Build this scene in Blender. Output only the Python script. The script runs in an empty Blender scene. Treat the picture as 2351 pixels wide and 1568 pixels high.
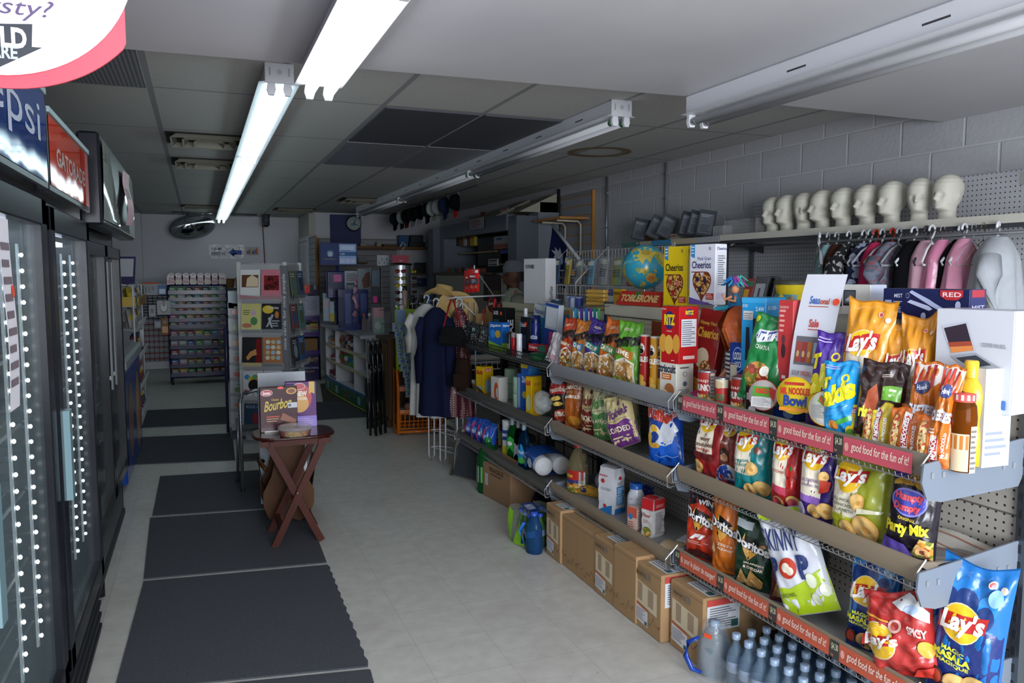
import bpy,math,random
from mathutils import Vector,Matrix,noise
from math import sin,cos,pi,radians,hypot,atan,atan2,sqrt
SC=bpy.context.scene
COL=SC.collection
random.seed(7)
# ---------------------------------------------------------------- camera
PW,PH,FPX,CAMH=2351.0,1568.0,1800.0,1.52
PITCH=atan(156/FPX);YAW=atan(720/hypot(FPX,156))
camd=bpy.data.cameras.new('camera');cam=bpy.data.objects.new('camera',camd);COL.objects.link(cam)
camd.sensor_fit='HORIZONTAL';camd.sensor_width=36.0;camd.lens=36.0*FPX/PW;camd.clip_start=0.05
cam.location=(0,0,CAMH);cam.rotation_euler=(pi/2-PITCH,0,-YAW)
SC.camera=cam
# ---------------------------------------------------------------- light and exposure
SC.view_settings.view_transform='Standard';SC.view_settings.look='None'
SC.view_settings.gamma=1.0;SC.view_settings.use_curve_mapping=False
SC.view_settings.exposure=0.0
wd=bpy.data.worlds.new('world');SC.world=wd;wd.use_nodes=True
wd.node_tree.nodes['Background'].inputs[0].default_value=(0.62,0.74,1.0,1)
wd.node_tree.nodes['Background'].inputs[1].default_value=0.14
def area(name,loc,rot,sx,sy,power,col):
 l=bpy.data.lights.new(name,'AREA');l.shape='RECTANGLE';l.size=sx;l.size_y=sy
 l.energy=power;l.color=col
 o=bpy.data.objects.new(name,l);o.location=loc;o.rotation_euler=rot;COL.objects.link(o);return o
 # daylight through the shop front behind the photographer
area('shopfront_daylight',(1.0,-1.9,1.5),(pi/2-0.03,0,radians(-8)),2.6,1.5,275,(0.88,0.93,1.0))
TUBE_EMIT=9.0
# ---------------------------------------------------------------- pixel helpers (photo pixel -> point on a real plane)
_F=Vector((sin(YAW)*cos(PITCH),cos(YAW)*cos(PITCH),-sin(PITCH)));_R=Vector((cos(YAW),-sin(YAW),0));_U=_R.cross(_F)
def ray(px,py):return _F*FPX+_R*(px-PW/2)-_U*(py-PH/2)
def aX(px,py,X):d=ray(px,py);t=X/d.x;return Vector((X,d.y*t,CAMH+d.z*t))
def aY(px,py,Y):d=ray(px,py);t=Y/d.y;return Vector((d.x*t,Y,CAMH+d.z*t))
def aZ(px,py,z):d=ray(px,py);t=(z-CAMH)/d.z;return Vector((d.x*t,d.y*t,z))
# ---------------------------------------------------------------- materials
def lin(h):
 h=h.lstrip('#');c=[int(h[i:i+2],16)/255 for i in(0,2,4)]
 return tuple([(x/12.92 if x<=.04045 else((x+.055)/1.055)**2.4)for x in c])+(1,)
_M={}
def M(h,st='plain'):
 if not isinstance(h,str):return h
 if ':' in h:h,st=h.split(':')
 k=(h,st)
 if k in _M:return _M[k]
 m=bpy.data.materials.new('%s_%s'%(st,h.strip('#')));m.use_nodes=True;nt=m.node_tree
 b=nt.nodes['Principled BSDF'];c=lin(h);b.inputs['Base Color'].default_value=c
 R,Me,SP=b.inputs['Roughness'],b.inputs['Metallic'],b.inputs['Specular IOR Level']
 R.default_value=.55;SP.default_value=.4
 def bump(scale,strn,dist=.01,kind='ShaderNodeTexNoise'):
  t=nt.nodes.new(kind);t.inputs['Scale'].default_value=scale
  tc=nt.nodes.new('ShaderNodeTexCoord');nt.links.new(tc.outputs['Object'],t.inputs['Vector'])
  bp=nt.nodes.new('ShaderNodeBump');bp.inputs['Strength'].default_value=strn;bp.inputs['Distance'].default_value=dist
  nt.links.new(t.outputs[0],bp.inputs['Height']);nt.links.new(bp.outputs[0],b.inputs['Normal']);return t
 def vary(scale,amt,stretch=None):
  t=nt.nodes.new('ShaderNodeTexNoise');t.inputs['Scale'].default_value=scale;t.inputs['Detail'].default_value=4
  tc=nt.nodes.new('ShaderNodeTexCoord');mp=nt.nodes.new('ShaderNodeMapping');nt.links.new(tc.outputs['Object'],mp.inputs[0]);nt.links.new(mp.outputs[0],t.inputs['Vector'])
  if stretch:mp.inputs['Scale'].default_value=stretch
  mx=nt.nodes.new('ShaderNodeMix');mx.data_type='RGBA';mx.inputs[6].default_value=tuple(x*(1-amt)for x in c[:3])+(1,);mx.inputs[7].default_value=tuple(min(1,x*(1+amt))for x in c[:3])+(1,)
  nt.links.new(t.outputs[0],mx.inputs[0]);nt.links.new(mx.outputs[2],b.inputs['Base Color'])
 if st=='foil':R.default_value=.27;SP.default_value=.6;bump(34,.32,.006)
 elif st=='ink':R.default_value=.3;SP.default_value=.5
 elif st=='gloss':R.default_value=.22
 elif st=='paint':R.default_value=.4;bump(90,.05,.002)
 elif st=='sign':R.default_value=.05;SP.default_value=.45;bump(2.4,.10,.02)
 elif st=='metal':Me.default_value=.85;R.default_value=.36
 elif st=='chrome':Me.default_value=1;R.default_value=.12
 elif st=='mirror':Me.default_value=1;R.default_value=.02
 elif st=='glass':b.inputs['Transmission Weight'].default_value=1;R.default_value=.02;b.inputs['IOR'].default_value=1.2
 elif st=='film':b.inputs['Alpha'].default_value=.28;R.default_value=.12;SP.default_value=.9;bump(30,.6,.01)
 elif st=='pane':b.inputs['Alpha'].default_value=.22;R.default_value=.04;SP.default_value=.6
 elif st=='liquid':b.inputs['Transmission Weight'].default_value=.75;R.default_value=.08;b.inputs['IOR'].default_value=1.15
 elif st=='cloth':R.default_value=.9;SP.default_value=.1;bump(400,.3,.002);vary(30,.12)
 elif st=='wood':R.default_value=.5;SP.default_value=.25;vary(9,.45,(1,1,.12)if True else None)
 elif st=='card':R.default_value=.8;SP.default_value=.15;vary(7,.13);bump(220,.12,.002)
 elif st=='hair':R.default_value=.4;vary(60,.45,(1,1,.08));bump(120,.5,.004)
 elif st=='skin':R.default_value=.55;vary(40,.1)
 elif st=='foam':R.default_value=.55;SP.default_value=.3;bump(300,.15,.002)
 elif st=='emit':b.inputs['Emission Color'].default_value=c;b.inputs['Emission Strength'].default_value=TUBE_EMIT
 elif st=='emitlow':b.inputs['Emission Color'].default_value=c;b.inputs['Emission Strength'].default_value=TUBE_EMIT*.5
 elif st=='led':b.inputs['Emission Color'].default_value=c;b.inputs['Emission Strength'].default_value=6
 elif st=='screen':b.inputs['Emission Color'].default_value=c;b.inputs['Emission Strength'].default_value=.12
 elif st=='mat':
  R.default_value=.95;SP.default_value=.05;bump(260,.8,.004);vary(130,.5)
 _M[k]=m;return m
def nodes_mat(name):
 m=bpy.data.materials.new(name);m.use_nodes=True;return m,m.node_tree,m.node_tree.nodes['Principled BSDF']
def mth(nt,op,a,b=None,c=None):
 n=nt.nodes.new('ShaderNodeMath');n.operation=op
 for i,v in enumerate((a,b,c)):
  if v is None:continue
  if isinstance(v,(int,float)):n.inputs[i].default_value=v
  else:nt.links.new(v,n.inputs[i])
 return n.outputs[0]
def coords(nt,kind='Object'):
 tc=nt.nodes.new('ShaderNodeTexCoord');s=nt.nodes.new('ShaderNodeSeparateXYZ');nt.links.new(tc.outputs[kind],s.inputs[0]);return s.outputs,tc.outputs[kind]
def mixc(nt,f,a,b):
 mx=nt.nodes.new('ShaderNodeMix');mx.data_type='RGBA'
 for i,v in((0,f),(6,a),(7,b)):
  if isinstance(v,(tuple,float,int)):mx.inputs[i].default_value=v
  else:nt.links.new(v,mx.inputs[i])
 return mx.outputs[2]
def linemask(nt,co,off,per,w):
 f=mth(nt,'FRACT',mth(nt,'DIVIDE',mth(nt,'SUBTRACT',co,off),per))
 d=mth(nt,'MINIMUM',f,mth(nt,'SUBTRACT',1.0,f))
 return mth(nt,'LESS_THAN',d,w/2/per)
def noisef(nt,vec,scale,detail=4,lo=.4,hi=.6):
 t=nt.nodes.new('ShaderNodeTexNoise');t.inputs['Scale'].default_value=scale;t.inputs['Detail'].default_value=detail;nt.links.new(vec,t.inputs['Vector'])
 r=nt.nodes.new('ShaderNodeMapRange');r.inputs[1].default_value=lo;r.inputs[2].default_value=hi;nt.links.new(t.outputs[0],r.inputs[0]);return r.outputs[0]
def floor_mat():
 m,nt,b=nodes_mat('vinyl_tile');(x,y,z),v=coords(nt)
 l=mth(nt,'MAXIMUM',linemask(nt,x,1.39,.3048,.0022),linemask(nt,y,3.037,.3048,.0022))
 c=mixc(nt,noisef(nt,v,14,8,.3,.7),lin('#b6b4ac'),lin('#c5c3bc'))
 c=mixc(nt,mth(nt,'MULTIPLY',noisef(nt,v,1.7,5,.52,.75),.35),c,lin('#8b8377'))
 c=mixc(nt,mth(nt,'MULTIPLY',mth(nt,'GREATER_THAN',noisef(nt,v,55,2,.2,.8),.86),.5),c,lin('#6d675c'))
 c=mixc(nt,mth(nt,'MULTIPLY',l,.45),c,lin('#6c675e'))
 nt.links.new(c,b.inputs['Base Color']);b.inputs['Roughness'].default_value=.33;return m
def ceil_mat():
 m,nt,b=nodes_mat('acoustic_tile');(x,y,z),v=coords(nt)
 l=mth(nt,'MAXIMUM',linemask(nt,x,-.2,.603,.03),linemask(nt,y,4.49,1.243,.022))
 c=mixc(nt,noisef(nt,v,260,2,.35,.65),lin('#b3b1ad'),lin('#c8c6c1'))
 c=mixc(nt,mth(nt,'GREATER_THAN',noisef(nt,v,190,1,.2,.8),.82),c,lin('#8a8781'))
 c=mixc(nt,l,c,lin('#8f8f91'));nt.links.new(c,b.inputs['Base Color']);b.inputs['Roughness'].default_value=.85
 bp=nt.nodes.new('ShaderNodeBump');bp.inputs['Strength'].default_value=.5;bp.inputs['Distance'].default_value=.01;nt.links.new(l,bp.inputs['Height']);nt.links.new(bp.outputs[0],b.inputs['Normal']);return m
def block_mat():
 m,nt,b=nodes_mat('painted_block');(x,y,z),v=coords(nt)
 cb=nt.nodes.new('ShaderNodeCombineXYZ');nt.links.new(y,cb.inputs[0]);nt.links.new(mth(nt,'SUBTRACT',z,.18),cb.inputs[1])
 br=nt.nodes.new('ShaderNodeTexBrick');nt.links.new(cb.outputs[0],br.inputs['Vector']);br.inputs['Scale'].default_value=1
 br.inputs['Brick Width'].default_value=.4;br.inputs['Row Height'].default_value=.2;br.inputs['Mortar Size'].default_value=.009;br.inputs['Mortar Smooth'].default_value=.6
 c=mixc(nt,mth(nt,'MULTIPLY',br.outputs['Fac'],.35),lin('#aeaeb2'),lin('#d0d0d3'))
 nt.links.new(c,b.inputs['Base Color']);b.inputs['Roughness'].default_value=.6
 h=mth(nt,'SUBTRACT',mth(nt,'MULTIPLY',noisef(nt,v,40,5,.3,.7),.25),br.outputs['Fac'])
 bp=nt.nodes.new('ShaderNodeBump');bp.inputs['Strength'].default_value=.55;bp.inputs['Distance'].default_value=.006;nt.links.new(h,bp.inputs['Height']);nt.links.new(bp.outputs[0],b.inputs['Normal']);return m
def peg_mat(name,col,seam=0,oy=0.0,hole='#3a2f28'):
 m,nt,b=nodes_mat(name);(x,y,z),v=coords(nt)
 fy=mth(nt,'SUBTRACT',mth(nt,'FRACT',mth(nt,'DIVIDE',y,.0254)),.5);fz=mth(nt,'SUBTRACT',mth(nt,'FRACT',mth(nt,'DIVIDE',z,.0254)),.5)
 d=mth(nt,'SQRT',mth(nt,'ADD',mth(nt,'MULTIPLY',fy,fy),mth(nt,'MULTIPLY',fz,fz)))
 c=mixc(nt,mth(nt,'LESS_THAN',d,.15),lin(col),lin(hole))
 if seam:c=mixc(nt,mth(nt,'MULTIPLY',linemask(nt,z,.03,seam,.006),.8),c,lin('#4c4a48'))
 nt.links.new(c,b.inputs['Base Color']);b.inputs['Roughness'].default_value=.5;return m
def slat_mat(name,col,line,per=.098,axis=2):
 m,nt,b=nodes_mat(name);co,v=coords(nt)
 c=mixc(nt,linemask(nt,co[axis],.02,per,.011),lin(col),lin(line));nt.links.new(c,b.inputs['Base Color']);b.inputs['Roughness'].default_value=.6;return m
def print_mat(name,cols,scale=22,kind='cell',rough=.35):
 m,nt,b=nodes_mat(name);_,v=coords(nt)
 t=nt.nodes.new('ShaderNodeTexVoronoi' if kind=='cell' else 'ShaderNodeTexNoise');t.inputs['Scale'].default_value=scale;nt.links.new(v,t.inputs['Vector'])
 r=nt.nodes.new('ShaderNodeValToRGB');r.color_ramp.interpolation='CONSTANT' if kind=='cell' else 'LINEAR'
 src=t.outputs[0]if kind!='cell' else mth(nt,'FRACT',mth(nt,'MULTIPLY',t.outputs['Color'],3.0))if False else t.outputs['Color']
 nt.links.new(src,r.inputs[0]);e=r.color_ramp.elements
 while len(e)<len(cols):e.new(.5)
 for i,cc in enumerate(cols):
  e[i].position=(i/len(cols))if kind=='cell' else.3+.4*i/(len(cols)-1);e[i].color=lin(cc)
 nt.links.new(r.outputs[0],b.inputs['Base Color']);b.inputs['Roughness'].default_value=rough;return m
 # ---------------------------------------------------------------- text triangles
_T={}
def text_tris(s,bold=0.0,shear=0.0):
 k=(s,bold,shear)
 if k in _T:return _T[k]
 cu=bpy.data.curves.new('t','FONT');cu.body=s;cu.offset=bold;cu.shear=shear;cu.resolution_u=3;cu.size=1
 o=bpy.data.objects.new('t',cu);COL.objects.link(o)
 me=bpy.data.meshes.new_from_object(o.evaluated_get(bpy.context.evaluated_depsgraph_get()))
 vs=[(v.co.x,v.co.y)for v in me.vertices];fs=[tuple(p.vertices)for p in me.polygons]
 bpy.data.objects.remove(o);bpy.data.curves.remove(cu);bpy.data.meshes.remove(me)
 if vs:
  x0=min(v[0]for v in vs);x1=max(v[0]for v in vs);y0=min(v[1]for v in vs);y1=max(v[1]for v in vs)
  vs=[((a-x0)/max(1e-6,x1-x0),(b-y0)/max(1e-6,y1-y0))for a,b in vs]
 _T[k]=(vs,fs);return _T[k]
def subdiv(vs,fs,mx,depth=3,ay=.35):
 vs=list(vs);mid={};out=[];st=[tuple(f[i]for i in(0,k,k+1))for f in fs for k in range(1,len(f)-1)]
 def m(a,b):
  k=(min(a,b),max(a,b))
  if k not in mid:vs.append(((vs[a][0]+vs[b][0])/2,(vs[a][1]+vs[b][1])/2));mid[k]=len(vs)-1
  return mid[k]
 for dep in range(depth):
  nx=[]
  for a,b,c in st:
   L=[max(abs(vs[p][0]-vs[q][0]),abs(vs[p][1]-vs[q][1])*ay)for p,q in((a,b),(b,c),(c,a))]
   if max(L)<mx:out.append((a,b,c));continue
   i=L.index(max(L));p,q,r=((a,b,c),(b,c,a),(c,a,b))[i];x=m(p,q);nx+=[(p,x,r),(x,q,r)]
  st=nx
 return vs,out+st
 # ---------------------------------------------------------------- mesh builder
class B:
 def __init__(s):s.v=[];s.f=[];s.m=[];s.s=[];s.mats=[];s.T=Matrix.Identity(4)
 def mi(s,m):
  m=M(m)
  if m not in s.mats:s.mats.append(m)
  return s.mats.index(m)
 def add(s,vs,fs,m,smooth=False):
  n=len(s.v);k=s.mi(m)
  s.v+=[tuple(s.T@Vector(p))for p in vs]
  for f in fs:s.f.append([i+n for i in f]);s.m.append(k);s.s.append(smooth)
 def box(s,a,b,m):
  (x0,y0,z0),(x1,y1,z1)=a,b
  s.add([(x0,y0,z0),(x1,y0,z0),(x1,y1,z0),(x0,y1,z0),(x0,y0,z1),(x1,y0,z1),(x1,y1,z1),(x0,y1,z1)],
[(0,3,2,1),(4,5,6,7),(0,1,5,4),(1,2,6,5),(2,3,7,6),(3,0,4,7)],m)
 def rbox(s,a,b,m,r=.004):
  (x0,y0,z0),(x1,y1,z1)=a,b;r=min(r,(x1-x0)/3,(y1-y0)/3,(z1-z0)/3)
  def ring(i,z):return[(x0+i+r,y0+i,z),(x1-i-r,y0+i,z),(x1-i,y0+i+r,z),(x1-i,y1-i-r,z),(x1-i-r,y1-i,z),(x0+i+r,y1-i,z),(x0+i,y1-i-r,z),(x0+i,y0+i+r,z)]
  rs=[ring(r,z0),ring(0,z0+r),ring(0,z1-r),ring(r,z1)];vs=sum(rs,[]);fs=[tuple(range(7,-1,-1)),tuple(range(24,32))]
  for k in range(3):
   for j in range(8):fs.append((k*8+j,k*8+(j+1)%8,k*8+8+(j+1)%8,k*8+8+j))
  s.add(vs,fs,m)
 def tube(s,pts,r,m,n=6,closed=False,caps=True):
  P=[Vector(p)for p in pts];L=len(P);vs=[];fs=[]
  rr=r if isinstance(r,(list,tuple))else[r]*L
  up=Vector((0,0,1))
  for i,p in enumerate(P):
   if closed:d=P[(i+1)%L]-P[i-1]
   else:d=P[min(i+1,L-1)]-P[max(i-1,0)]
   d.normalize();a=d.cross(up)
   if a.length<.05:a=d.cross(Vector((1,0,0)))
   a.normalize();b2=a.cross(d).normalized()
   for k in range(n):t=2*pi*k/n;vs.append(p+(a*cos(t)+b2*sin(t))*rr[i])
  for i in range(L if closed else L-1):
   j=(i+1)%L
   for k in range(n):fs.append((i*n+k,i*n+(k+1)%n,j*n+(k+1)%n,j*n+k))
  if caps and not closed:fs+=[tuple(range(n-1,-1,-1)),tuple(range((L-1)*n,L*n))]
  s.add(vs,fs,m,n>5)
 def lathe(s,prof,m,n=20,c=(0,0,0),axis='z',smooth=True,sq=1.0):
  vs=[];fs=[]
  for r,h in prof:
   for k in range(n):
    t=2*pi*k/n;a,b2=r*cos(t),r*sin(t)*sq
    p=(a,b2,h)if axis=='z' else((h,a,b2)if axis=='x' else(a,h,b2))
    vs.append((p[0]+c[0],p[1]+c[1],p[2]+c[2]))
  for i in range(len(prof)-1):
   for k in range(n):fs.append((i*n+k,i*n+(k+1)%n,(i+1)*n+(k+1)%n,(i+1)*n+k))
  s.add(vs,fs,m,smooth)
  for i in(0,len(prof)-1):
   if prof[i][0]>1e-4:s.add(vs[i*n:(i+1)*n],[tuple(range(n))],m)
 def ell(s,c,r,m,n=12):
  prof=[(max(1e-5,sin(pi*i/n)),-cos(pi*i/n))for i in range(n+1)];vs=[];fs=[]
  for a,h in prof:
   for k in range(n):t=2*pi*k/n;vs.append((c[0]+r[0]*a*cos(t),c[1]+r[1]*a*sin(t),c[2]+r[2]*h))
  for i in range(n):
   for k in range(n):fs.append((i*n+k,i*n+(k+1)%n,(i+1)*n+(k+1)%n,(i+1)*n+k))
  s.add(vs,fs,m,True)
 def surf(s,fn,nu,nv,m,wrap=False,smooth=True,mf=None):
  vs=[fn(i/nu,j/nv)for j in range(nv+1)for i in range(nu+(0 if wrap else 1))];W=nu+(0 if wrap else 1)
  for j in range(nv):
   pass
  if mf is None:
   s.add(vs,[(j*W+i,j*W+(i+1)%W,(j+1)*W+(i+1)%W,(j+1)*W+i)for j in range(nv)for i in range(nu)],m,smooth)
  else:
   n=len(s.v);s.v+=[tuple(s.T@Vector(p))for p in vs]
   for j in range(nv):
    for i in range(nu):
     s.f.append([n+j*W+i,n+j*W+(i+1)%W,n+(j+1)*W+(i+1)%W,n+(j+1)*W+i]);s.m.append(s.mi(mf((i+.5)/nu,(j+.5)/nv)));s.s.append(smooth)
 def prism(s,poly,y0,y1,m,smooth=False):
  n=len(poly);vs=[(x,y0,z)for x,z in poly]+[(x,y1,z)for x,z in poly]
  s.add(vs,[tuple(range(n)),tuple(range(2*n-1,n-1,-1))]+[(i,n+i,n+(i+1)%n,(i+1)%n)for i in range(n)],m,smooth)
  # decals on a surface F(u, v, off)
 def decs(s,F,ds,ink=':ink',d0=.0007,dk=.00035):
  for k,d in enumerate(ds):
   off=d0+dk*k;t=d[0]
   q=(lambda c:c if not isinstance(c,str)or ':' in c else c+ink)
   if t=='r':
    _,u0,v0,u1,v1,c=d;nu=max(1,int(abs(u1-u0)*8));nv=max(1,int(abs(v1-v0)*8))
    s.surf(lambda a,b:F(u0+a*(u1-u0),v0+b*(v1-v0),off),nu,nv,q(c))
   elif t=='d':
    _,u,v,ru,rv,c=d[:6];n=22;K=6 if(d0>.001 and ru>.12)else 3;vs=[F(u,v,off)];fs=[]
    for j in range(1,K+1):
     for i in range(n):a=2*pi*i/n;vs.append(F(u+ru*cos(a)*j/K,v+rv*sin(a)*j/K,off))
    for i in range(n):fs.append((0,1+i,1+(i+1)%n))
    for j in range(K-1):
     for i in range(n):fs.append((1+j*n+i,1+(j+1)*n+i,1+(j+1)*n+(i+1)%n,1+j*n+(i+1)%n))
    s.add(vs,fs,q(c),True)
   elif t=='p':
    pts,c=d[1],d[2]
    if d0>.001:
     cc=(sum(p[0]for p in pts)/len(pts),sum(p[1]for p in pts)/len(pts));tv,tf=subdiv(list(pts)+[cc],[(i,(i+1)%len(pts),len(pts))for i in range(len(pts))],.09,5,1)
     s.add([F(a,b,off)for a,b in tv],tf,q(c),True);continue
    cu=sum(p[0]for p in pts)/len(pts);cv=sum(p[1]for p in pts)/len(pts);n=len(pts)
    vs=[F(cu,cv,off)];fs=[]
    for j in(1,2):
     for p in pts:vs.append(F(cu+(p[0]-cu)*j/2,cv+(p[1]-cv)*j/2,off))
    for i in range(n):fs+=[(0,1+i,1+(i+1)%n),(1+i,1+n+i,1+n+(i+1)%n,1+(i+1)%n)]
    s.add(vs,fs,q(c),True)
   elif t=='t':
    _,st,u0,v0,u1,v1,c=d[:7];rot=d[7]if len(d)>7 else 0;bold=d[8]if len(d)>8 else.02;sh=d[9]if len(d)>9 else 0
    tv,tf=text_tris(st,bold,sh)
    if d0>.001:tv,tf=subdiv(tv,tf,.1,4);off+=.0009
    cu,cv=(u0+u1)/2,(v0+v1)/2;w,h=u1-u0,v1-v0;vs=[]
    for a,b in tv:
     x,y=(a-.5)*w,(b-.5)*h
     if rot==90:x,y=(.5-b)*w,(a-.5)*h
     elif rot==-90:x,y=(b-.5)*w,(.5-a)*h
     elif rot:y+=rot*x
     vs.append(F(cu+x,cv+y,off+.0006))
    s.add(vs,tf,q(c))
   elif t=='l':
    _,u0,v0,u1,v1,n,c=d
    for i in range(n):
     vv=v0+(v1-v0)*(i+.5)/n;hh=abs(v1-v0)/n*.22;e=u1-(u1-u0)*random.random()*.35
     s.surf(lambda a,b:F(u0+a*(e-u0),vv-hh+b*2*hh,off),2,1,q(c))
 def build(s,name,parent=None,loc=(0,0,0),rz=0,rx=0,ry=0):
  me=bpy.data.meshes.new(name);me.from_pydata(s.v,[],s.f)
  for m in s.mats:me.materials.append(m)
  me.polygons.foreach_set('material_index',s.m);me.polygons.foreach_set('use_smooth',s.s);me.update()
  o=bpy.data.objects.new(name,me);COL.objects.link(o);o.location=loc;o.rotation_euler=(rx,ry,rz);o.parent=parent;return o
def tag(o,label,cat=None,group=None,kind=None):
 if label:o['label']=label
 if cat:o['category']=cat
 if group:o['group']=group
 if kind:o['kind']=kind
 return o
def thing(name,label,cat,loc=(0,0,0),rz=0,group=None,rx=0,ry=0):
 o=bpy.data.objects.new(name,None);COL.objects.link(o);o.empty_display_size=.05;o.location=loc;o.rotation_euler=(rx,ry,rz);return tag(o,label,cat,group)
def copy_tree(o,parent=None,label=None,loc=None,rz=None):
 c=o.copy();COL.objects.link(c)
 if parent:c.parent=parent
 if label:c['label']=label
 if loc is not None:c.location=loc
 if rz is not None:c.rotation_euler.z=rz
 for ch in[x for x in bpy.data.objects if x.parent==o]:copy_tree(ch,c)
 return c
def struct(b,name):o=b.build(name);o['kind']='structure';return o
def flat(o3,ux,uz):
 o3,ux,uz=Vector(o3),Vector(ux),Vector(uz);n=ux.cross(uz).normalized()
 return lambda u,v,off:o3+ux*u+uz*v+n*off
def cyl(r,z0,z1,span=pi):
 return lambda u,v,off:Vector(((r+off)*sin((u-.5)*span),-(r+off)*cos((u-.5)*span),z0+(z1-z0)*v))
A0=-pi/2
# ================================================================ SETTING
CZ,CL=2.47,2.33
b=B();b.box((-1.35,-2.2,-.05),(3.74,14.0,0),floor_mat());struct(b,'floor')
b=B();b.box((-1.35,3.0,CZ),(3.74,14.0,CZ+.05),ceil_mat());struct(b,'ceiling')
m,nt,bb=nodes_mat('soffit_paint');_,v_=coords(nt);nt.links.new(mixc(nt,noisef(nt,v_,1.4,5,.35,.7),lin('#bdbcc0'),lin('#c8c7c9')),bb.inputs['Base Color']);bb.inputs['Roughness'].default_value=.42
b=B();b.prism([(0,0)],0,0,m)if False else None
b.add([(-1.35,-2.2,CL),(3.74,-2.2,CL),(3.74,3.13,CL),(2.4,3.11,CL),(-.3,3.235,CL),(-1.35,3.28,CL),
(-1.35,-2.2,CL+.19),(3.74,-2.2,CL+.19),(3.74,3.13,CL+.19),(2.4,3.11,CL+.19),(-.3,3.235,CL+.19),(-1.35,3.28,CL+.19)],
[(0,1,2,3,4,5),(11,10,9,8,7,6)]+[(i,i+6,(i+1)%6+6,(i+1)%6)for i in range(6)],m);struct(b,'ceiling')
b=B();b.box((3.74,-2.2,0),(3.84,14.0,2.52),block_mat());struct(b,'wall_right')
WP='#aeaeb4:paint'
b=B();b.box((-1.45,-2.2,0),(-1.35,14.0,2.52),WP);struct(b,'wall_left')
b=B();b.box((-1.35,13.95,0),(1.72,14.05,CZ),WP);b.box((-1.35,13.8,0),(-.82,13.95,CZ),WP);struct(b,'wall_back')
b=B();b.box((1.72,12.6,0),(3.74,12.7,CZ),WP);struct(b,'wall_back')
b=B();b.box((1.62,12.6,0),(1.72,13.95,CZ),'#9f9b94:paint');struct(b,'wall_back')
# shop front behind the photographer: low wall, header, side piers around the window
b=B();b.box((-1.35,-2.3,0),(3.74,-2.2,.6),WP);b.box((-1.35,-2.3,2.25),(3.74,-2.2,2.52),WP);b.box((-1.35,-2.3,.6),(-.5,-2.2,2.25),WP);b.box((2.5,-2.3,.6),(3.74,-2.2,2.25),WP);struct(b,'wall_front')
b=B()
b.box((1.59,12.72,0),(1.62,13.7,2.03),'#b9b9bd:paint')
for z0,z1 in((.2,.9),(1.0,1.45),(1.55,1.95)):
 for y0 in(12.82,13.26):b.box((1.58,y0,z0),(1.592,y0+.34,z1),'#a9a9ae:paint')
b.tube([(1.57,12.8,1.0),(1.54,12.8,1.0),(1.54,12.9,1.0)],.01,'#8a8a8a:metal');struct(b,'door_1')
b=B();b.box((1.6,12.64,0),(1.63,12.7,2.1),'#c0c0c3:paint');b.box((1.6,12.7,2.04),(1.63,13.75,2.1),'#c0c0c3:paint');struct(b,'trim_1')
# ceiling panels that differ from the acoustic tiles
def cpanel(x0,y0,x1,y1,label,dark):
 if dark:mm=M('#4a4b52')
 else:
  mm,nt,bb=nodes_mat('prismatic_lens');(x,y,z),v=coords(nt);nt.links.new(mixc(nt,mth(nt,'MAXIMUM',linemask(nt,x,0,.02,.009),linemask(nt,y,0,.03,.01)),lin('#9c9ca0'),lin('#63646a')),bb.inputs['Base Color']);bb.inputs['Roughness'].default_value=.35
 b=B();b.box((x0+.018,y0+.014,CZ-.012),(x1-.018,y1-.014,CZ-.001),mm);tag(b.build('ceiling_panel'),label,'ceiling panel')
cpanel(1.006,4.49,1.609,5.733,'dark grey ceiling panel on the left of the dark pair among pale tiles',1)
cpanel(1.609,4.49,2.212,5.733,'dark grey ceiling panel beside the long unlit ceiling strip light',1)
cpanel(1.006,5.733,1.609,6.976,'ribbed plastic light lens behind the left dark ceiling panel',0)
cpanel(1.609,5.733,2.212,6.976,'ribbed plastic light lens behind the right dark ceiling panel',0)
cpanel(-.803,3.25,-.2,4.49,'ribbed plastic light lens above the cooler headers, left end of the tiles',0)
b=B()
for i in range(2):
 b.surf(lambda u,v,k=i:Vector((2.955+(.2+.03*k+(.055-.02*k)*(v-.5))*cos(2*pi*u),5.56+(.2+.03*k+.05*(v-.5))*sin(2*pi*u),CZ-.002-.001*k)),40,1,'#85714f' if i else '#96866a')
tag(b.build('water_stain'),'brown ring of water stain on a pale ceiling tile','stain')
def vent(cx,cy,sx,sy,label):
 t=thing('ceiling_vent',label,'vent',(cx,cy,CZ))
 b=B();b.box((-sx/2,-sy/2,-.006),(sx/2,sy/2,-.001),'#1b1a19');b.build('duct_opening',t)
 for k in range(3):
  w,h=sx/2-.03-k*.075,sy/2-.02-k*.05;b=B();z=-.008-k*.004
  for(x0,y0,x1,y1,dx,dy)in((-w,-h,w,-h,0,1),(w,-h,w,h,-1,0),(w,h,-w,h,0,-1),(-w,h,-w,-h,1,0)):
   b.add([(x0,y0,z-.03),(x1,y1,z-.03),(x1+dx*.04-(0 if dx else.04*(1 if x1>x0 else-1)),y1+dy*.035-(0 if dy else.035*(1 if y1>y0 else-1)),z+.004),(x0+dx*.04+(0 if dx else.04*(1 if x1>x0 else-1)),y0+dy*.035+(0 if dy else.035*(1 if y1>y0 else-1)),z+.004)],[(0,1,2,3)],'#8f8a7e')
  b.build('louvre_ring',t)
vent(.1,6.05,.56,.5,'square louvred ceiling vent nearest the lit strip light')
vent(.1,7.3,.56,.5,'square louvred ceiling vent just behind the nearest one')
vent(2.0,10.2,.6,.5,'ceiling vent beside the far end of the unlit strip light')
vent(1.35,12.1,.6,.45,'ceiling vent near the blue panel and clock wall')
vent(.1,12.0,.6,.4,'farthest ceiling vent, above the convex mirror')
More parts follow.
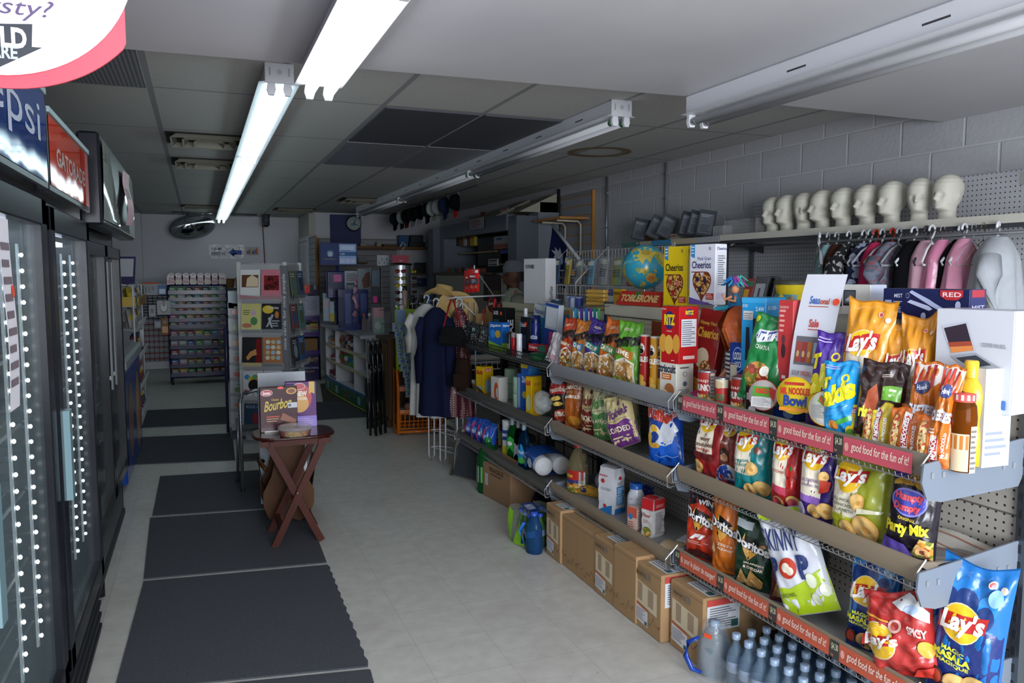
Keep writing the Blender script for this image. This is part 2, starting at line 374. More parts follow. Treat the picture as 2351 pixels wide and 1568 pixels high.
# ---------------------------------------------------------------- strip lights
def strip(name_lbl,x,y0,y1,z,lit,nseg,w=.12,near_cap=True,group=None):
 t=thing('strip_light',name_lbl,'ceiling light',(x,y0,z),0,group);L=y1-y0
 b=B();b.rbox((-w/2,0,-.085),(w/2,L,-.0005),'#cfd0d6:paint',.006)
 for i in range(int(L/.6)):b.box((-w/2-.0006,.35+i*.6,-.05),(-w/2,.45+i*.6,-.043),'#3a3a3c')
 b.prism([(-w/2-.03,-.088),(w/2+.03,-.088),(w/2,-.083),(-w/2,-.083)],0,L,'#dcdde2:paint');b.build('housing',t)
 s=L/nseg
 for k in range(nseg):
  for sx in(-.036,.036):
   b=B();a,e=k*s+.03,(k+1)*s-.03
   b.tube([(sx,a,-.118),(sx,e,-.118)],.0165 if lit<2 else.014,('#f4f8ff:emit' if lit==1 else '#e2fbff:emitlow')if lit else '#c9cace:gloss',12)
   if not lit:
    b.tube([(sx,a-.001,-.118),(sx,a+.03,-.118)],.0172,'#3f7b57',12);b.tube([(sx,e-.03,-.118),(sx,e,-.118)],.0172,'#9b9ba0:metal',12)
   b.build('tube',t)
 for k in range(nseg+1):
  for sx in(-.036,.036):
   b=B();yy=min(max(k*s,.012),L-.012);b.prism([(sx-.014,-.08),(sx+.014,-.08),(sx+.02,-.118),(sx+.012,-.142),(sx-.012,-.142),(sx-.02,-.118)],yy-.01,yy+.01,'#d9dadf:paint');b.build('lamp_holder',t)
 if near_cap:b=B();b.rbox((-w/2-.004,-.006,-.09),(w/2+.004,.002,0),'#cfd0d6:paint');b.decs(flat((-w/2,-.006,-.09),(w,0,0),(0,0,.09)),[('d',.5,.55,.1,.13,'#b2b3ba'),('r',.12,.35,.18,.75,'#a5a6ad'),('r',.82,.35,.88,.75,'#a5a6ad')]);b.build('end_cap',t)
 return t
strip('lit white strip light on the low smooth ceiling, nearest the camera',.455,.72,3.17,CL,1,2)
strip('long lit strip light row running away under the tiled ceiling',.37,3.78,13.6,CZ,2,4)
strip('long unlit strip light under the tiles beside the dark ceiling panels',2.19,3.87,11.4,CZ,False,3)
strip('unlit strip light on the low smooth ceiling above the snack shelves',2.16,.2,3.12,CL,False,1)
# conduits on the block wall
def conduit(px,y0,y1,col,r,label,name='conduit_pipe',X=3.74):
 a=aX(px,y0,X-.02);e=aX(px,y1,X-.02);b=B();b.tube([(X-.015,a.y,min(a.z,2.46)),(X-.015,a.y,(a.z+e.z)/2),(X-.015,a.y,e.z)],r,col,8)
 for k in range(3):z=a.z-(a.z-e.z)*(k+.5)/3;b.box((X-.018-r,a.y-r*1.6,z-.01),(X,a.y+r*1.6,z+.01),col)
 tag(b.build(name),label,'pipe')
conduit(1393,404,640,'#9aa0a8:metal',.011,'thin galvanised conduit pipe down the block wall beside the wooden slat panel')
conduit(1529,370,540,'#6a6a6e',.009,'dark conduit pipe down the block wall above the upright DVD cases')
conduit(1282,434,660,'#1d1d20',.016,'black cable run down the block wall behind the blue leaf flag','cable')
# ---------------------------------------------------------------- floor mats
def fmat(pts,label,wavy=False,ridge=None,col='#4c4e53'):
 P=[aZ(x,y,0)for x,y in pts];c=sum(P,Vector())/4;b=B()
 F=lambda u,v:(P[3]*(1-u)+P[2]*u)*(1-v)+(P[0]*(1-u)+P[1]*u)*v
 n=26;L=[]
 for i in range(n):L.append(F(0,i/n))
 for i in range(n):L.append(F(i/n,1))
 for i in range(n):q=F(1,1-i/n);L.append(q+Vector((.008*(i%2)if wavy else 0,0,0)))
 for i in range(n):L.append(F(1-i/n,0))
 N=len(L);vs=[(p.x,p.y,.0005)for p in L]+[(p.x,p.y,.007)for p in L]
 b.add(vs,[tuple(range(N-1,-1,-1)),tuple(range(N,2*N))]+[(i,(i+1)%N,N+(i+1)%N,N+i)for i in range(N)][::-1],col+':mat')
 tag(b.build('floor_mat'),label,'mat')
fmat([(330,1337),(752,1299),(845,1532),(262,1590)],'dark grey ribbed floor mat nearest the camera with a scalloped right edge',True)
fmat([(345,1191),(702,1166),(750,1293),(330,1331)],'dark grey floor mat under the feet of the small wooden table')
fmat([(368,1095),(640,1078),(700,1162),(350,1186)],'dark grey floor mat under the step stool and white board')
fmat([(328,1005),(533,996),(540,1057),(302,1068)],'dark floor mat beside the ice cream freezer')
fmat([(338,943),(522,935),(527,973),(325,983)],'farthest dark floor mat on the left aisle, in front of the candy rack')
fmat([(735,882),(790,877),(830,920),(742,924)],'brownish dark floor mat nearest the purple display stand',col='#4a4642')
fmat([(690,925),(828,922),(842,958),(690,968)],'blue grey floor mat in front of the shop counter')
fmat([(262,1598),(846,1540),(862,1600),(250,1660)],'dark floor mat cut off by the bottom edge of the picture',True)
# ================================================================ GONDOLA SHELVING
XF,XB=1.80,2.15
PEG=peg_mat('pegboard_taupe','#b8b3a9',.2);PEGC=peg_mat('pegboard_cream','#c2bea6');PEGL=peg_mat('pegboard_lower','#aaa69c',.2)
def zone(y0,y1,z,label_dec,rail,t,clips=True,basket=False):
 """one shelf: tray, price rail along the front, low wire fence"""
 b=B();b.box((XF+.02,y0+.01,z-.03),(XB,y1-.01,z),'#8e8d8b:paint');b.build('shelf',t)
 R={'red':'#7b7164:gloss','grey':'#8d8f93:gloss','brown':'#8a7c69:gloss','dark':'#56554f:gloss','black':'#17181a'}[rail]
 if basket:
  b=B();n=int((y1-y0)/.028)
  for i in range(n+1):yy=y0+(y1-y0)*i/n;b.tube([(XF+.03,yy,z-.02),(XF-.01,yy,z-.015),(XF-.02,yy,z+.05)],.0022,R,4)
  for zz in(-.015,.005,.027,.05):b.tube([(XF-.015-.1*0,y0,z+zz),(XF-.015,y1,z+zz)],.0028,R,4)
  b.build('wire_basket_front',t);return
 b=B();b.surf(lambda u,v:Vector((XF-.012*sin(v*pi*.8),y0+.012+(y1-y0-.024)*(1-u),z-.028+.068*v)),12,6,R)
 b.surf(lambda u,v:Vector((XF+.003-.012*sin(v*pi*.8),y0+.012+(y1-y0-.024)*(u),z-.028+.068*v)),12,6,R)
 F=lambda u,v,off:Vector((XF-.0135-off-.003*0,y1-.012-(y1-y0-.024)*u,z-.026+.06*v))
 o=b.build('price_rail',t)
 if label_dec:
  for k,(u0,u1)in enumerate(label_dec):
   e=u0+(u1-u0)*.13;b=B()
   ds=[('r',u0,.02,e,.98,'#3d3c39:plain'),('r',e,.02,u1,.98,'#c65562:plain'),
('t','Lay',u0+.003,.1,u0+.012,.28,'#c98b76'),('t','$4.30',u0+(e-u0)*.15,.45,u0+(e-u0)*.9,.85,'#c9c9a8'),
('d',e+.012,.5,.007,.22,'#e0a59a'),('t','good food for the fun of it!' if not(k==0 and rail=='brown')else 'pour le plaisir de manger!',e+(u1-e)*.13,.25,u1-.008,.8,'#f3ded0',0,.012,.2)]
   if rail=='brown':ds[1]=('r',e,.02,u1,.98,'#c0583f:plain')
   b.decs(F,ds,':plain');b.build('price_strip',t)
 b=B();n=int((y1-y0)/.022)
 for i in range(n):yy=y0+.02+(y1-y0-.04)*i/(n-1);b.tube([(XF+.02,yy,z-.034),(XF-.012,yy,z-.04),(XF-.016,yy,z-.028)],.0016,'#a6a7a9:metal',4)
 b.tube([(XF-.012,y0+.01,z-.041),(XF-.012,y1-.01,z-.041)],.002,'#a6a7a9:metal',4)
 for yy in(y0+.008,y1-.008):b.tube([(XF+.03,yy,z-.03),(XF-.03,yy,z-.035),(XF-.034,yy,z+.01),(XF+.0,yy,z+.045)],.0028,'#b5b6b8:metal',5)
 b.build('wire_fence',t)
def upright(t,y,z1,col='#6d747c:metal',w=.03,slots=True):
 b=B();b.box((XB-.015,y-w/2,0),(XB+.03,y+w/2,z1),col)
 if slots:
  for k in range(int(z1/.05)):b.box((XB-.0165,y-.004,.03+k*.05),(XB-.015,y+.004,.055+k*.05),'#24272b')
 b.build('upright',t)
def bracket(t,y,z,col='#6f7884:paint',th=.006,inner=False):
 b=B();XF=1.80+(.035 if inner else 0);pts=[(XF-.045,z+.02),(XF-.05,z-.03),(XF-.03,z-.075),(XF+.02,z-.088),(XB-.03,z-.075),(XB-.01,z-.04),(XB,z+.06),(XB-.03,z+.06),(XF+.1,z+.035)]
 b.prism(pts,y-th,y,col)
 for xx in(XF-.02,XF+.02,XB-.1,XB-.06):b.box((xx,y-th-.004,z-.02),(xx+.009,y-th,z-.004),'#b9bdc2:metal')
 b.build('bracket',t)
 # section 1 (nearest)
S1=thing('gondola_shelving','nearest bay of grey pegboard shelving holding the big crisp bags','shelving',(0,0,0),0,'bays of the long snack shelving')
b=B();b.box((XB,1.49,.12),(XB+.02,2.69,1.36),PEG);b.build('back_panel',S1)
for y in(1.475,2.69):upright(S1,y,1.38)
b=B();pts=[(XB,1.475,1.0+.0)];b.tube([(XB+.03,1.46,.98),(XB+.03,1.46,1.28),(XB+.02,1.46,1.34),(XB-.04,1.46,1.36)],.014,'#8d97a3:metal',8);b.build('corner_tube',S1)
b=B();b.box((XB-.02,1.47,1.36),(XB+.5,2.70,1.375),'#c9c4ae:paint');b.box((XB-.02,1.47,1.31),(XB-.005,2.70,1.36),'#d2cdb8:paint');b.build('top_ledge',S1)
b=B();b.box((XB-.12,1.49,0),(XB+.02,2.69,.1),'#2b2a2a');b.build('kick_base',S1)
z1_,z2_,z3_=1.0,.705,.36
zone(1.49,2.68,z1_,[(0,.22),(.222,.47),(.472,.72),(.722,.965)],'red',S1)
zone(1.49,2.68,z2_,None,'brown',S1)
zone(1.49,2.68,z3_,[(0,.24),(.245,.49),(.495,.73),(.735,.975)],'brown',S1)
for z in(z1_,z2_,z3_):
 bracket(S1,1.485,z);bracket(S1,2.69,z,inner=True)
b=B();b.surf(lambda u,v:Vector((XF+.03+.31*u,1.5+.42*v,z2_+.003+.05*max(0,u-.8)**1.0*1.6+.02*max(0,.12-v)*8*(u>.0)+.006*sin(9*v+4*u))),14,14,'#cfc9bd')
b.decs(lambda u,v,off:Vector((XF+.03+.31*u,1.5+.42*v,z2_+.0045+off+.05*max(0,u-.8)*1.6+.02*max(0,.12-v)*8+.006*sin(9*v+4*u))),[('r',.6,0,.615,1,'#b26a55:plain'),('r',.64,0,.648,1,'#b26a55:plain'),('r',.7,0,.715,1,'#b9785f:plain'),('r',.9,.0,.915,1,'#b9785f:plain')])
tag(b.build('shelf_paper'),'curled white paper liner with thin red lines on the near end of the middle shelf','paper')
# section 2
S2=thing('gondola_shelving','second bay of shelving with tortilla chips on top and flour at the bottom','shelving',(0,0,0),0,'bays of the long snack shelving')
b=B();b.box((XB,2.70,.12),(XB+.02,3.92,1.33),PEGL);b.box((XB-.003,2.72,1.0),(XB,3.9,1.33),PEGC);b.build('back_panel',S2)
upright(S2,3.93,1.36,'#565c63:metal')
b=B();b.box((XB-.02,2.70,1.335),(XB+.5,3.93,1.35),'#c9c4ae:paint');b.box((XB-.02,2.70,1.29),(XB-.005,3.93,1.335),'#cbc7b2:paint');b.build('top_ledge',S2)
b=B();b.box((XB-.05,2.7,0),(XB+.02,3.92,.1),'#2b2a2a');b.build('kick_base',S2)
zone(2.70,3.92,.99,None,'grey',S2);zone(2.70,3.92,.675,None,'brown',S2);zone(2.70,3.92,.325,None,'brown',S2)
for z in(.99,.675,.325):bracket(S2,3.93,z,inner=True)
# section 3: older black grid bay
S3=thing('gondola_shelving','far bay of shelving with black wire grid and toiletries in a wire basket shelf','shelving',(0,0,0),0,'bays of the long snack shelving')
b=B();b.box((XB+.03,3.94,.3),(XB+.05,5.6,1.30),PEGL);b.box((XB+.026,3.96,.99),(XB+.03,4.72,1.29),PEGC);b.box((XB+.026,4.76,.99),(XB+.03,5.58,1.29),PEGC);b.build('back_panel',S3)
for y,zt in((4.72,1.3),(5.58,1.22),(3.99,1.02)):upright(S3,y,zt,'#141517',.05,False)
b=B()
for z in(.42,.52,.62,.74,.86,.96):b.tube([(XB+.01,3.95,z),(XB+.01,5.58,z)],.004,'#141517',5)
for k in range(8):y=4.1+k*.2;b.tube([(XB+.005,y,.3),(XB+.005,y,1.0)],.004,'#141517',5)
b.build('wire_grid',S3)
b=B();b.box((XB+.01,3.94,1.29),(XB+.45,5.62,1.305),'#c0bba2:paint');b.box((XB+.01,3.94,1.25),(XB+.022,5.62,1.29),'#c6c1a8:paint');b.build('top_ledge',S3)
zone(3.93,5.55,1.0,None,'black',S3,basket=True);zone(3.93,5.62,.655,None,'dark',S3);zone(3.93,5.62,.30,None,'dark',S3)
b=B();b.box((XB-.1,4.9,.36),(XB-.02,5.4,.4),'#141517');b.build('crossbar',S3)
# ================================================================ COOLERS ON THE LEFT
XC=-.40
def ledstrip(t,y,z0,z1,x=XC-.045,n=26,both=True):
 b=B()
 for k in range(n):
  z=z0+(z1-z0)*k/(n-1);b.ell((x,y,z),(.005,.006,.006),'#ffffff:led',6)
 b.box((x-.012,y-.008,z0-.03),(x-.006,y+.008,z1+.03),'#9aa5a8');b.build('led_strip',t)
def cooler(label,y0,y1,ztop,zh,header,handle_y,nshelf=6):
 t=thing('drinks_cooler',label,'cooler',(0,0,0));D=XC-.68;K='#15181e:gloss'
 b=B();b.box((D,y0,.1),(D+.02,y1,ztop),'#24282f');b.box((D,y0,.06),(XC-.05,y0+.03,ztop),K);b.box((D,y1-.03,.06),(XC-.05,y1,ztop),K);b.box((D,y0,zh),(XC-.03,y1,ztop),K);b.box((D,y0,.06),(XC-.05,y1,.27),K);b.build('body',t)
 b=B()
 for k in range(9):b.box((XC-.05,y0+.04,.05+k*.024),(XC-.02+.006*(k%2),y1-.04,.065+k*.024),'#1d1f23')
 b.build('vent_grille',t)
 d=B();f=.075
 d.rbox((XC-.05,y0+.01,.29),(XC,y0+.01+f,zh),K);d.rbox((XC-.05,y1-.01-f,.29),(XC,y1-.01,zh),K);d.rbox((XC-.05,y0+.01,.29),(XC,y1-.01,.29+f),K);d.rbox((XC-.05,y0+.01,zh-f),(XC,y1-.01,zh),K)
 dd=d.build('door',t)
 g=B();g.box((XC-.03,y0+.08,.36),(XC-.022,y1-.08,zh-.07),'#8fa3a8:pane');g.build('glass',dd)
 g=B();g.box((XC,handle_y-.035,.82),(XC+.018,handle_y+.012,1.1),'#6f8a90:gloss');g.build('handle',dd)
 for k in range(nshelf):
  z=.5+k*(zh-.75)/(nshelf-1);g=B()
  for i in range(9):xx=D+.05+i*.062;g.tube([(xx,y0+.04,z),(xx,y1-.04,z)],.003,'#8d9294:metal',4)
  g.tube([(XC-.09,y0+.04,z),(XC-.09,y1-.04,z)],.006,'#a5abad:metal',5);g.build('wire_shelf',t)
 ledstrip(t,y1-.35,.5,zh-.16);ledstrip(t,y1-.14,.5,zh-.16)
 g=B();g.box((XC-.2,y0+.12,zh-.1),(XC-.08,y1-.12,zh-.085),'#dfeaff:led');g.build('top_lamp',t)
 h=B();h.rbox((XC-.3,y0-.01,header[0]),(XC+.005,y1+.01,header[1]),'#1b1e24:gloss');h.box((XC-.02,y0,header[1]-.016),(XC+.012,y1,header[1]),'#8fa7a8:paint')
 F=lambda u,v,off:Vector((XC+.006+off,y0+(y1-y0)*u,header[0]+.02+(header[1]-header[0]-.04)*v))
 h.decs(F,header[2],':sign');h.build('header_sign',t);return t
cooler('black glass door drinks cooler under the dark blue header sign',1.72,2.62,1.98,1.73,(1.76,2.045,[('r',0,0,1,1,'#16346f'),('r',0,.45,1,1,'#1c3e82'),('t','pepsi',.0,.28,.9,.82,'#c8d2e2',0,.0)]),1.80)
cooler('black glass door drinks cooler under the orange header sign',2.66,3.56,1.95,1.72,(1.76,2.005,[('r',0.01,0,.99,1,'#c8371d'),('t','GATORADE',.14,.34,.86,.62,'#cfc4bd',0,.03)]),2.75)
t=thing('drinks_cooler','tall two door black cooler under the blank white header sign','cooler',(0,0,0));K='#14161a:gloss'
b=B();b.box((-1.1,3.62,.1),(-1.08,5.12,1.95),'#24282f');b.box((-1.1,3.62,.12),(-.46,3.65,1.95),K);b.box((-1.1,5.09,.12),(-.46,5.12,1.95),K);b.box((-1.1,3.62,1.66),(-.46,5.12,2.06),K);b.box((-1.1,3.62,.12),(-.46,5.12,.36),'#5c6064:metal');b.build('body',t)
for y0,y1,hy in((3.63,4.36,4.27),(4.38,5.11,4.46)):
 d=B();f=.05
 d.rbox((-.47,y0,.38),(-.42,y0+f,1.66),K);d.rbox((-.47,y1-f,.38),(-.42,y1,1.66),K);d.rbox((-.47,y0,.38),(-.42,y1,.45),K);d.rbox((-.47,y0,1.6),(-.42,y1,1.66),K);dd=d.build('door',t)
 g=B();g.box((-.45,y0+.04,.44),(-.442,y1-.04,1.61),'#6a7377:pane');g.build('glass',dd)
 g=B();g.rbox((-.415,hy-.009,.95),(-.403,hy+.009,1.58),'#5d6164:paint');g.box((-.42,hy-.008,1.0),(-.41,hy+.008,1.02),'#777b7d');g.build('handle',dd)
for k in range(5):
 g=B()
 for i in range(8):g.tube([(-1.05+i*.07,3.66,.55+k*.22),(-1.05+i*.07,5.08,.55+k*.22)],.003,'#8d9294:metal',4)
 g.build('wire_shelf',t)
b=B();b.rbox((-.445,3.66,1.72),(-.36,5.36,2.1),'#1a1c22:gloss',.01)
b.surf(lambda u,v:Vector((-.358+.006*sin(u*7+v*2),3.69+1.64*u,1.745+.33*v)),24,8,'#a9b2ab:sign')
b.tube([(-.357,3.69,1.735),(-.357,5.33,1.735)],.006,'#7f8785:metal');b.build('header_sign',t)
g=B();g.tube([(-.47,4.0,.02),(-.47,4.0,.1)],.02,K,6);g.lathe([(.045,-.015),(.05,0),(.045,.015)],'#232327',16,(-.5,5.02,.052),'x');g.lathe([(.045,-.015),(.05,0),(.045,.015)],'#232327',16,(-.5,3.75,.052),'x');g.box((-.53,3.7,.1),(-.45,5.1,.13),'#2a2c2f');g.build('castor',t)
b=B();b.surf(lambda u,v:Vector((-.335-.012*abs(v-.5)+.01*sin(v*6)-.014*(u>2),4.55+.42*u,1.77+.28*v+.02*u)),4,12,'#d9b4b9')
b.decs(lambda u,v,off:Vector((-.332+off-.012*abs(v-.5)+.01*sin(v*6),4.55+.42*u,1.77+.28*v+.02*u)),[('t','COLD',.15,.5,.5,.7,'#4a3b40'),('t','ONLY',.52,.5,.85,.7,'#4a3b40')])
tag(b.build('paper_note'),'pink paper note taped on the blank white cooler header','note')
# round hanging sign in the near left corner
t=thing('hanging_sign','big round white and red sign with a black arrow, top left corner','sign',(0,0,0))
c0=aY(-30,-140,1.62);k=(c0.y/FPX)*1.11;R=(aY(-30,171,1.62)-c0).length
b=B();edge=aY(287,50,1.62).x;pts=[]
for i in range(61):
 a=-pi/2+.0+(i/60-.5)*pi*1.25;pts.append((min(c0.x+R*1.115*cos(a)+.012,edge),c0.z+R*1.09*sin(a)))
b.prism(pts,1.62,1.626,'#e2525f:gloss');b.build('red_backing',t)
b=B();b.lathe([(R,0),(R,.003)],'#fbfbfb:gloss',72,(c0.x,1.614,c0.z),'y',False);F=lambda u,v,off:Vector((c0.x-R+2*R*u,1.6135-off,c0.z-R+2*R*v))
P_=lambda px,py:((aY(px,py,1.62).x-c0.x+R)/2/R,(aY(px,py,1.62).z-c0.z+R)/2/R)
b.decs(F,[('p',[P_(-120,55),P_(76,58),P_(75,110),P_(99,112),P_(0,157),P_(-120,170)],'#31343c'),('t','COLD',*P_(-75,104),*P_(62,68),'#eef0f2',0,.04),('t','ARE',*P_(-20,134),*P_(42,109),'#aab0b8',0,.03),('t','Thirsty?',*P_(-130,32),*P_(125,8),'#5a4a6e',0,0,.3)]);b.build('white_disc',t)
b=B();b.tube([(c0.x-.1,1.62,c0.z),(c0.x-.1,1.62,CL)],.006,'#888888:metal');b.tube([(c0.x-.1,1.62,c0.z+.1),(XC-.1,1.73,2.0)],.006,'#888888:metal');b.build('bracket',t)
b=B();b.surf(lambda u,v:Vector((XC+.012+.004*sin(v*5),1.96+.1*u,1.22+.42*v)),2,10,'#c9c7cc');b.decs(lambda u,v,off:Vector((XC+.013+off+.004*sin(v*5),1.96+.1*u,1.22+.42*v)),[('l',.1,.1,.9,.9,9,'#6c6066:plain'),('d',.85,.62,.14,.035,'#e8502e')]);tag(b.build('paper_notice'),'white paper notice with an orange sticker on the nearest cooler door','notice')
# ================================================================ PRODUCTS: builders
def fit(px0,px1,yt,X,z0,phi=0):
 ym=yt+40;a,e=aX(px0,ym,X),aX(px1,ym,X);zt=aX((px0+px1)/2,yt,X).z;yc=(a.y+e.y)/2
 al=atan2(X,yc);w=abs(a.y-e.y)*sin(al)/sin(al+radians(phi));return yc,w,zt-z0
def bag(label,px0,px1,yt,X,z0,base,decf,phi=24,roll=0,lean=6,T=.09,name='chip_bag',cat='snack bag',group=None,h=None,w=None,ear=.0,nowr=1.0,st=':foil',pinch=.06,fold=0.0):
 yc,w_,h_=fit(px0,px1,yt,X,z0,phi);w=w or w_*1.07;h=h or h_/max(.5,cos(radians(lean))*cos(radians(roll)))
 sd=random.random()*50;b=B()
 def S(u,v,off,s=-1):
  q=min(1,max(0,(v-.045)/.9));e=max(0,1-abs(2*u-1)**3.6)
  bl=max(0,sin(pi*q))**.55*e**.6*(1.1-.35*v)
  n=noise.noise(Vector((u*4.2,v*5.5,sd)))*.011+noise.noise(Vector((u*9,v*10,sd+9)))*.0035
  wr=.0045*sin(u*26+sd)*(math.exp(-((v-.9)/.07)**2)+math.exp(-((v-.08)/.05)**2))
  pn=1-pinch*max(0,sin(pi*v))**.8
  y=s*(T/2*bl+off)+n*nowr*(.35+bl)+wr*nowr+fold*max(0,v-.7)**2*6
  return Vector(((u-.5)*w*pn,y,h*v+ear*h*(abs(2*u-1)**3)*max(0,v-.85)*6+.004*sin(u*9+sd)*v))
 bm=base+st if isinstance(base,str)else base
 b.surf(lambda u,v:S(u,v,0),36,44,bm);b.surf(lambda u,v:S(1-u,v,0,1),12,16,bm)
 # zigzag seals
 for v0 in(0,1):
  for k in range(2):b.surf(lambda u,v:S(u,v0+(.012*v if v0 else-.008*v),0),12,1,bm)
 b.decs(S,decf(w/h)if callable(decf)else decf,':foil' if st==':foil' else ':ink',.0016,.0005)
 # bottom rests on the shelf: compensate rotation
 o=b.build(name);o.rotation_euler=(-radians(lean),radians(roll),A0+radians(phi))
 lift=abs(sin(radians(roll)))*w/2+.004+sin(abs(radians(lean)))*.004
 o.location=(X-.0+.0,yc,z0+lift);tag(o,label,cat,group);return o
def circ(u,v,r,asp,c):return('d',u,v,r,r*asp,c)
def lays(lines,strip,chips=((.68,.18,.2),),cu=.4,cv=.72,r=.27,tc='#6a4a3c',panel='#e3d9c4',extra=(),top=None,topc=None):
 def f(a):
  D=[]
  if top:D.append(('p',[(0.02,.9),(.3,.84),(.98,.8),(.98,.97),(.02,.97)],top))
  if panel:D.append(('p',[(cu-.3,cv-.44),(cu+.22,cv-.46),(cu+.2,cv),(cu-.3,cv)],panel))
  if panel and strip:D.append(('p',[(cu-.3,cv-.5),(cu+.22,cv-.54),(cu+.22,cv-.44),(cu-.3,cv-.42)],strip))
  D+=[circ(cu,cv,r+.018,a,'#d8c8a0'),circ(cu,cv,r,a,'#e3b41c')]
  D.append(('p',[(cu-.36,cv-.085*1),(cu+.34,cv-.03),(cu+.37,cv+.09),(cu-.33,cv+.045)],'#b3201f'))
  D.append(('t',"Lay's",cu-.31,cv-.1,cu+.33,cv+.09,'#f2efe8',.05,.04,.15))
  n=len(lines)
  for i,s in enumerate(lines):D.append(('t',s,cu-.25,cv-.27-.055*i-.0,cu+.17,cv-.235-.055*i,tc))
  for(x,y,q)in chips:D+=[circ(x,y,q,a,'#d9a75a'),circ(x-.01,y+.008,q*.82,a,'#e0b871'),circ(x+.03,y-.01,q*.3,a,'#c98f45')]
  D+=[circ(.72,.91,.055,a,'#d9bfae'),circ(.72,.91,.038,a,'#c4464a'),circ(.88,.88,.05,a,'#dccbb9')]
  return D+list(extra)
 return f
def pbox(label,px0,px1,yt,X,z0,d,base,front=(),side=(),phi=0,name='carton',cat='box',roll=0,lean=0,side_col=None,top_col=None,st=':gloss',h=None,group=None,w=None,loc=None):
 if loc is None:yc,w_,h_=fit(px0,px1,yt,X,z0,phi);w=w or w_;h=h or h_
 b=B();b.rbox((-w/2,0,0),(w/2,d,h),base+st if ':' not in base else base,.002)
 if side_col:b.decs(flat((w/2,0,0),(0,d,0),(0,0,h)),[('r',0.02,.01,.98,.99,side_col)],st)
 if top_col:b.decs(flat((-w/2,0,h),(w,0,0),(0,d,0)),[('r',0.01,.01,.99,.99,top_col)],st)
 b.decs(flat((-w/2,0,0),(w,0,0),(0,0,h)),front,':ink');b.decs(flat((w/2,-.0005,0),(.0001,d,0),(0,0,h)),[]if not side else side,':ink')
 o=b.build(name);o.rotation_euler=(-radians(lean),radians(roll),A0+radians(phi));o.location=loc or(X,yc,z0+.001+abs(sin(radians(roll)))*w/2);tag(o,label,cat,group);return o
def facts(u0=.1,v0=.35,u1=.9,v1=.82):return[('r',u0,v0,u1,v1,'#d5dade'),('l',u0+.05,v0+.02,u1-.03,v1-.02,10,'#77787f')]
def can(label,px0,px1,yt,X,z0,decs_,base='#b9b9bd:metal',name='food_can',cat='can',lid='#9fa0a3:metal',body=None,phi=20,dr=1.0,r=None,h=None,group=None,parts=None,prof=None,tilt=0):
 yc,w,h_=fit(px0,px1,yt,X,z0);al=atan2(X,yc);r=r or abs(w)*sin(al)/2;h=h or h_
 t=thing(name,label,cat,(X+r,yc,z0),A0+radians(phi),group,ry=radians(tilt))
 b=B();pr=prof(r,h)if prof else[(r*.96,0),(r,.004),(r,h-.004),(r*.96,h)]
 b.lathe(pr,body or base,24);b.decs(cyl(r*dr,0,h),decs_,':ink');b.build('body',t)
 if lid:
  b=B();b.lathe([(r*1.0,h-.006),(r*1.035,h-.004),(r*1.035,h+.002),(r*.97,h+.003),(r*.93,h-.001),(.001,h-.001)],lid,24);b.build('lid',t)
 return t
def bottle(label,px,yt,X,z0,r,prof,base,cap,name='bottle',cat='bottle',decs_=(),lr=None,lz=(.2,.7),capname='cap',phi=25,h=None,sq=.7,group=None):
 p=aX(px,yt,X);h=h or p.z-z0;yc=aX(px,yt+30,X).y
 t=thing(name,label,cat,(X+r*sq,yc,z0),A0+radians(phi),group)
 b=B();b.lathe([(a*r,c*h)for a,c in prof],base,20,sq=sq)
 if decs_:b.decs(lambda u,v,off:Vector((((lr or r)+off)*sin((u-.5)*2.4),-((lr or r)*sq+off+.001)*cos((u-.5)*2.4),h*(lz[0]+(lz[1]-lz[0])*v))),decs_,':ink')
 b.build('body',t)
 cz,cr,cc=cap;b=B();b.lathe([(cr,cz*h),(cr,h*.985),(cr*.8,h)],cc,16);b.build(capname,t);return t
 # print materials
CEREAL=print_mat('cereal_print',['#8a5a2a','#c79a55','#6b3a1c','#d8b070','#7a4420'],110)
CHIPP=print_mat('tortilla_print',['#b98b4d','#d8b176','#a77a3f','#caa062'],46)
FOOD=print_mat('food_print',['#9a3a1d','#c98a3a','#6f7a2c','#d9b36a','#7d2a18'],60)
NOOD=print_mat('noodle_print',['#d6b678','#e6cf9a','#c79b58','#b5462e','#d9c089'],150)
FLAKE=print_mat('chip_photo',['#d8a557','#e5bd77','#c98d3e'],30)
GX='#e9e6de'
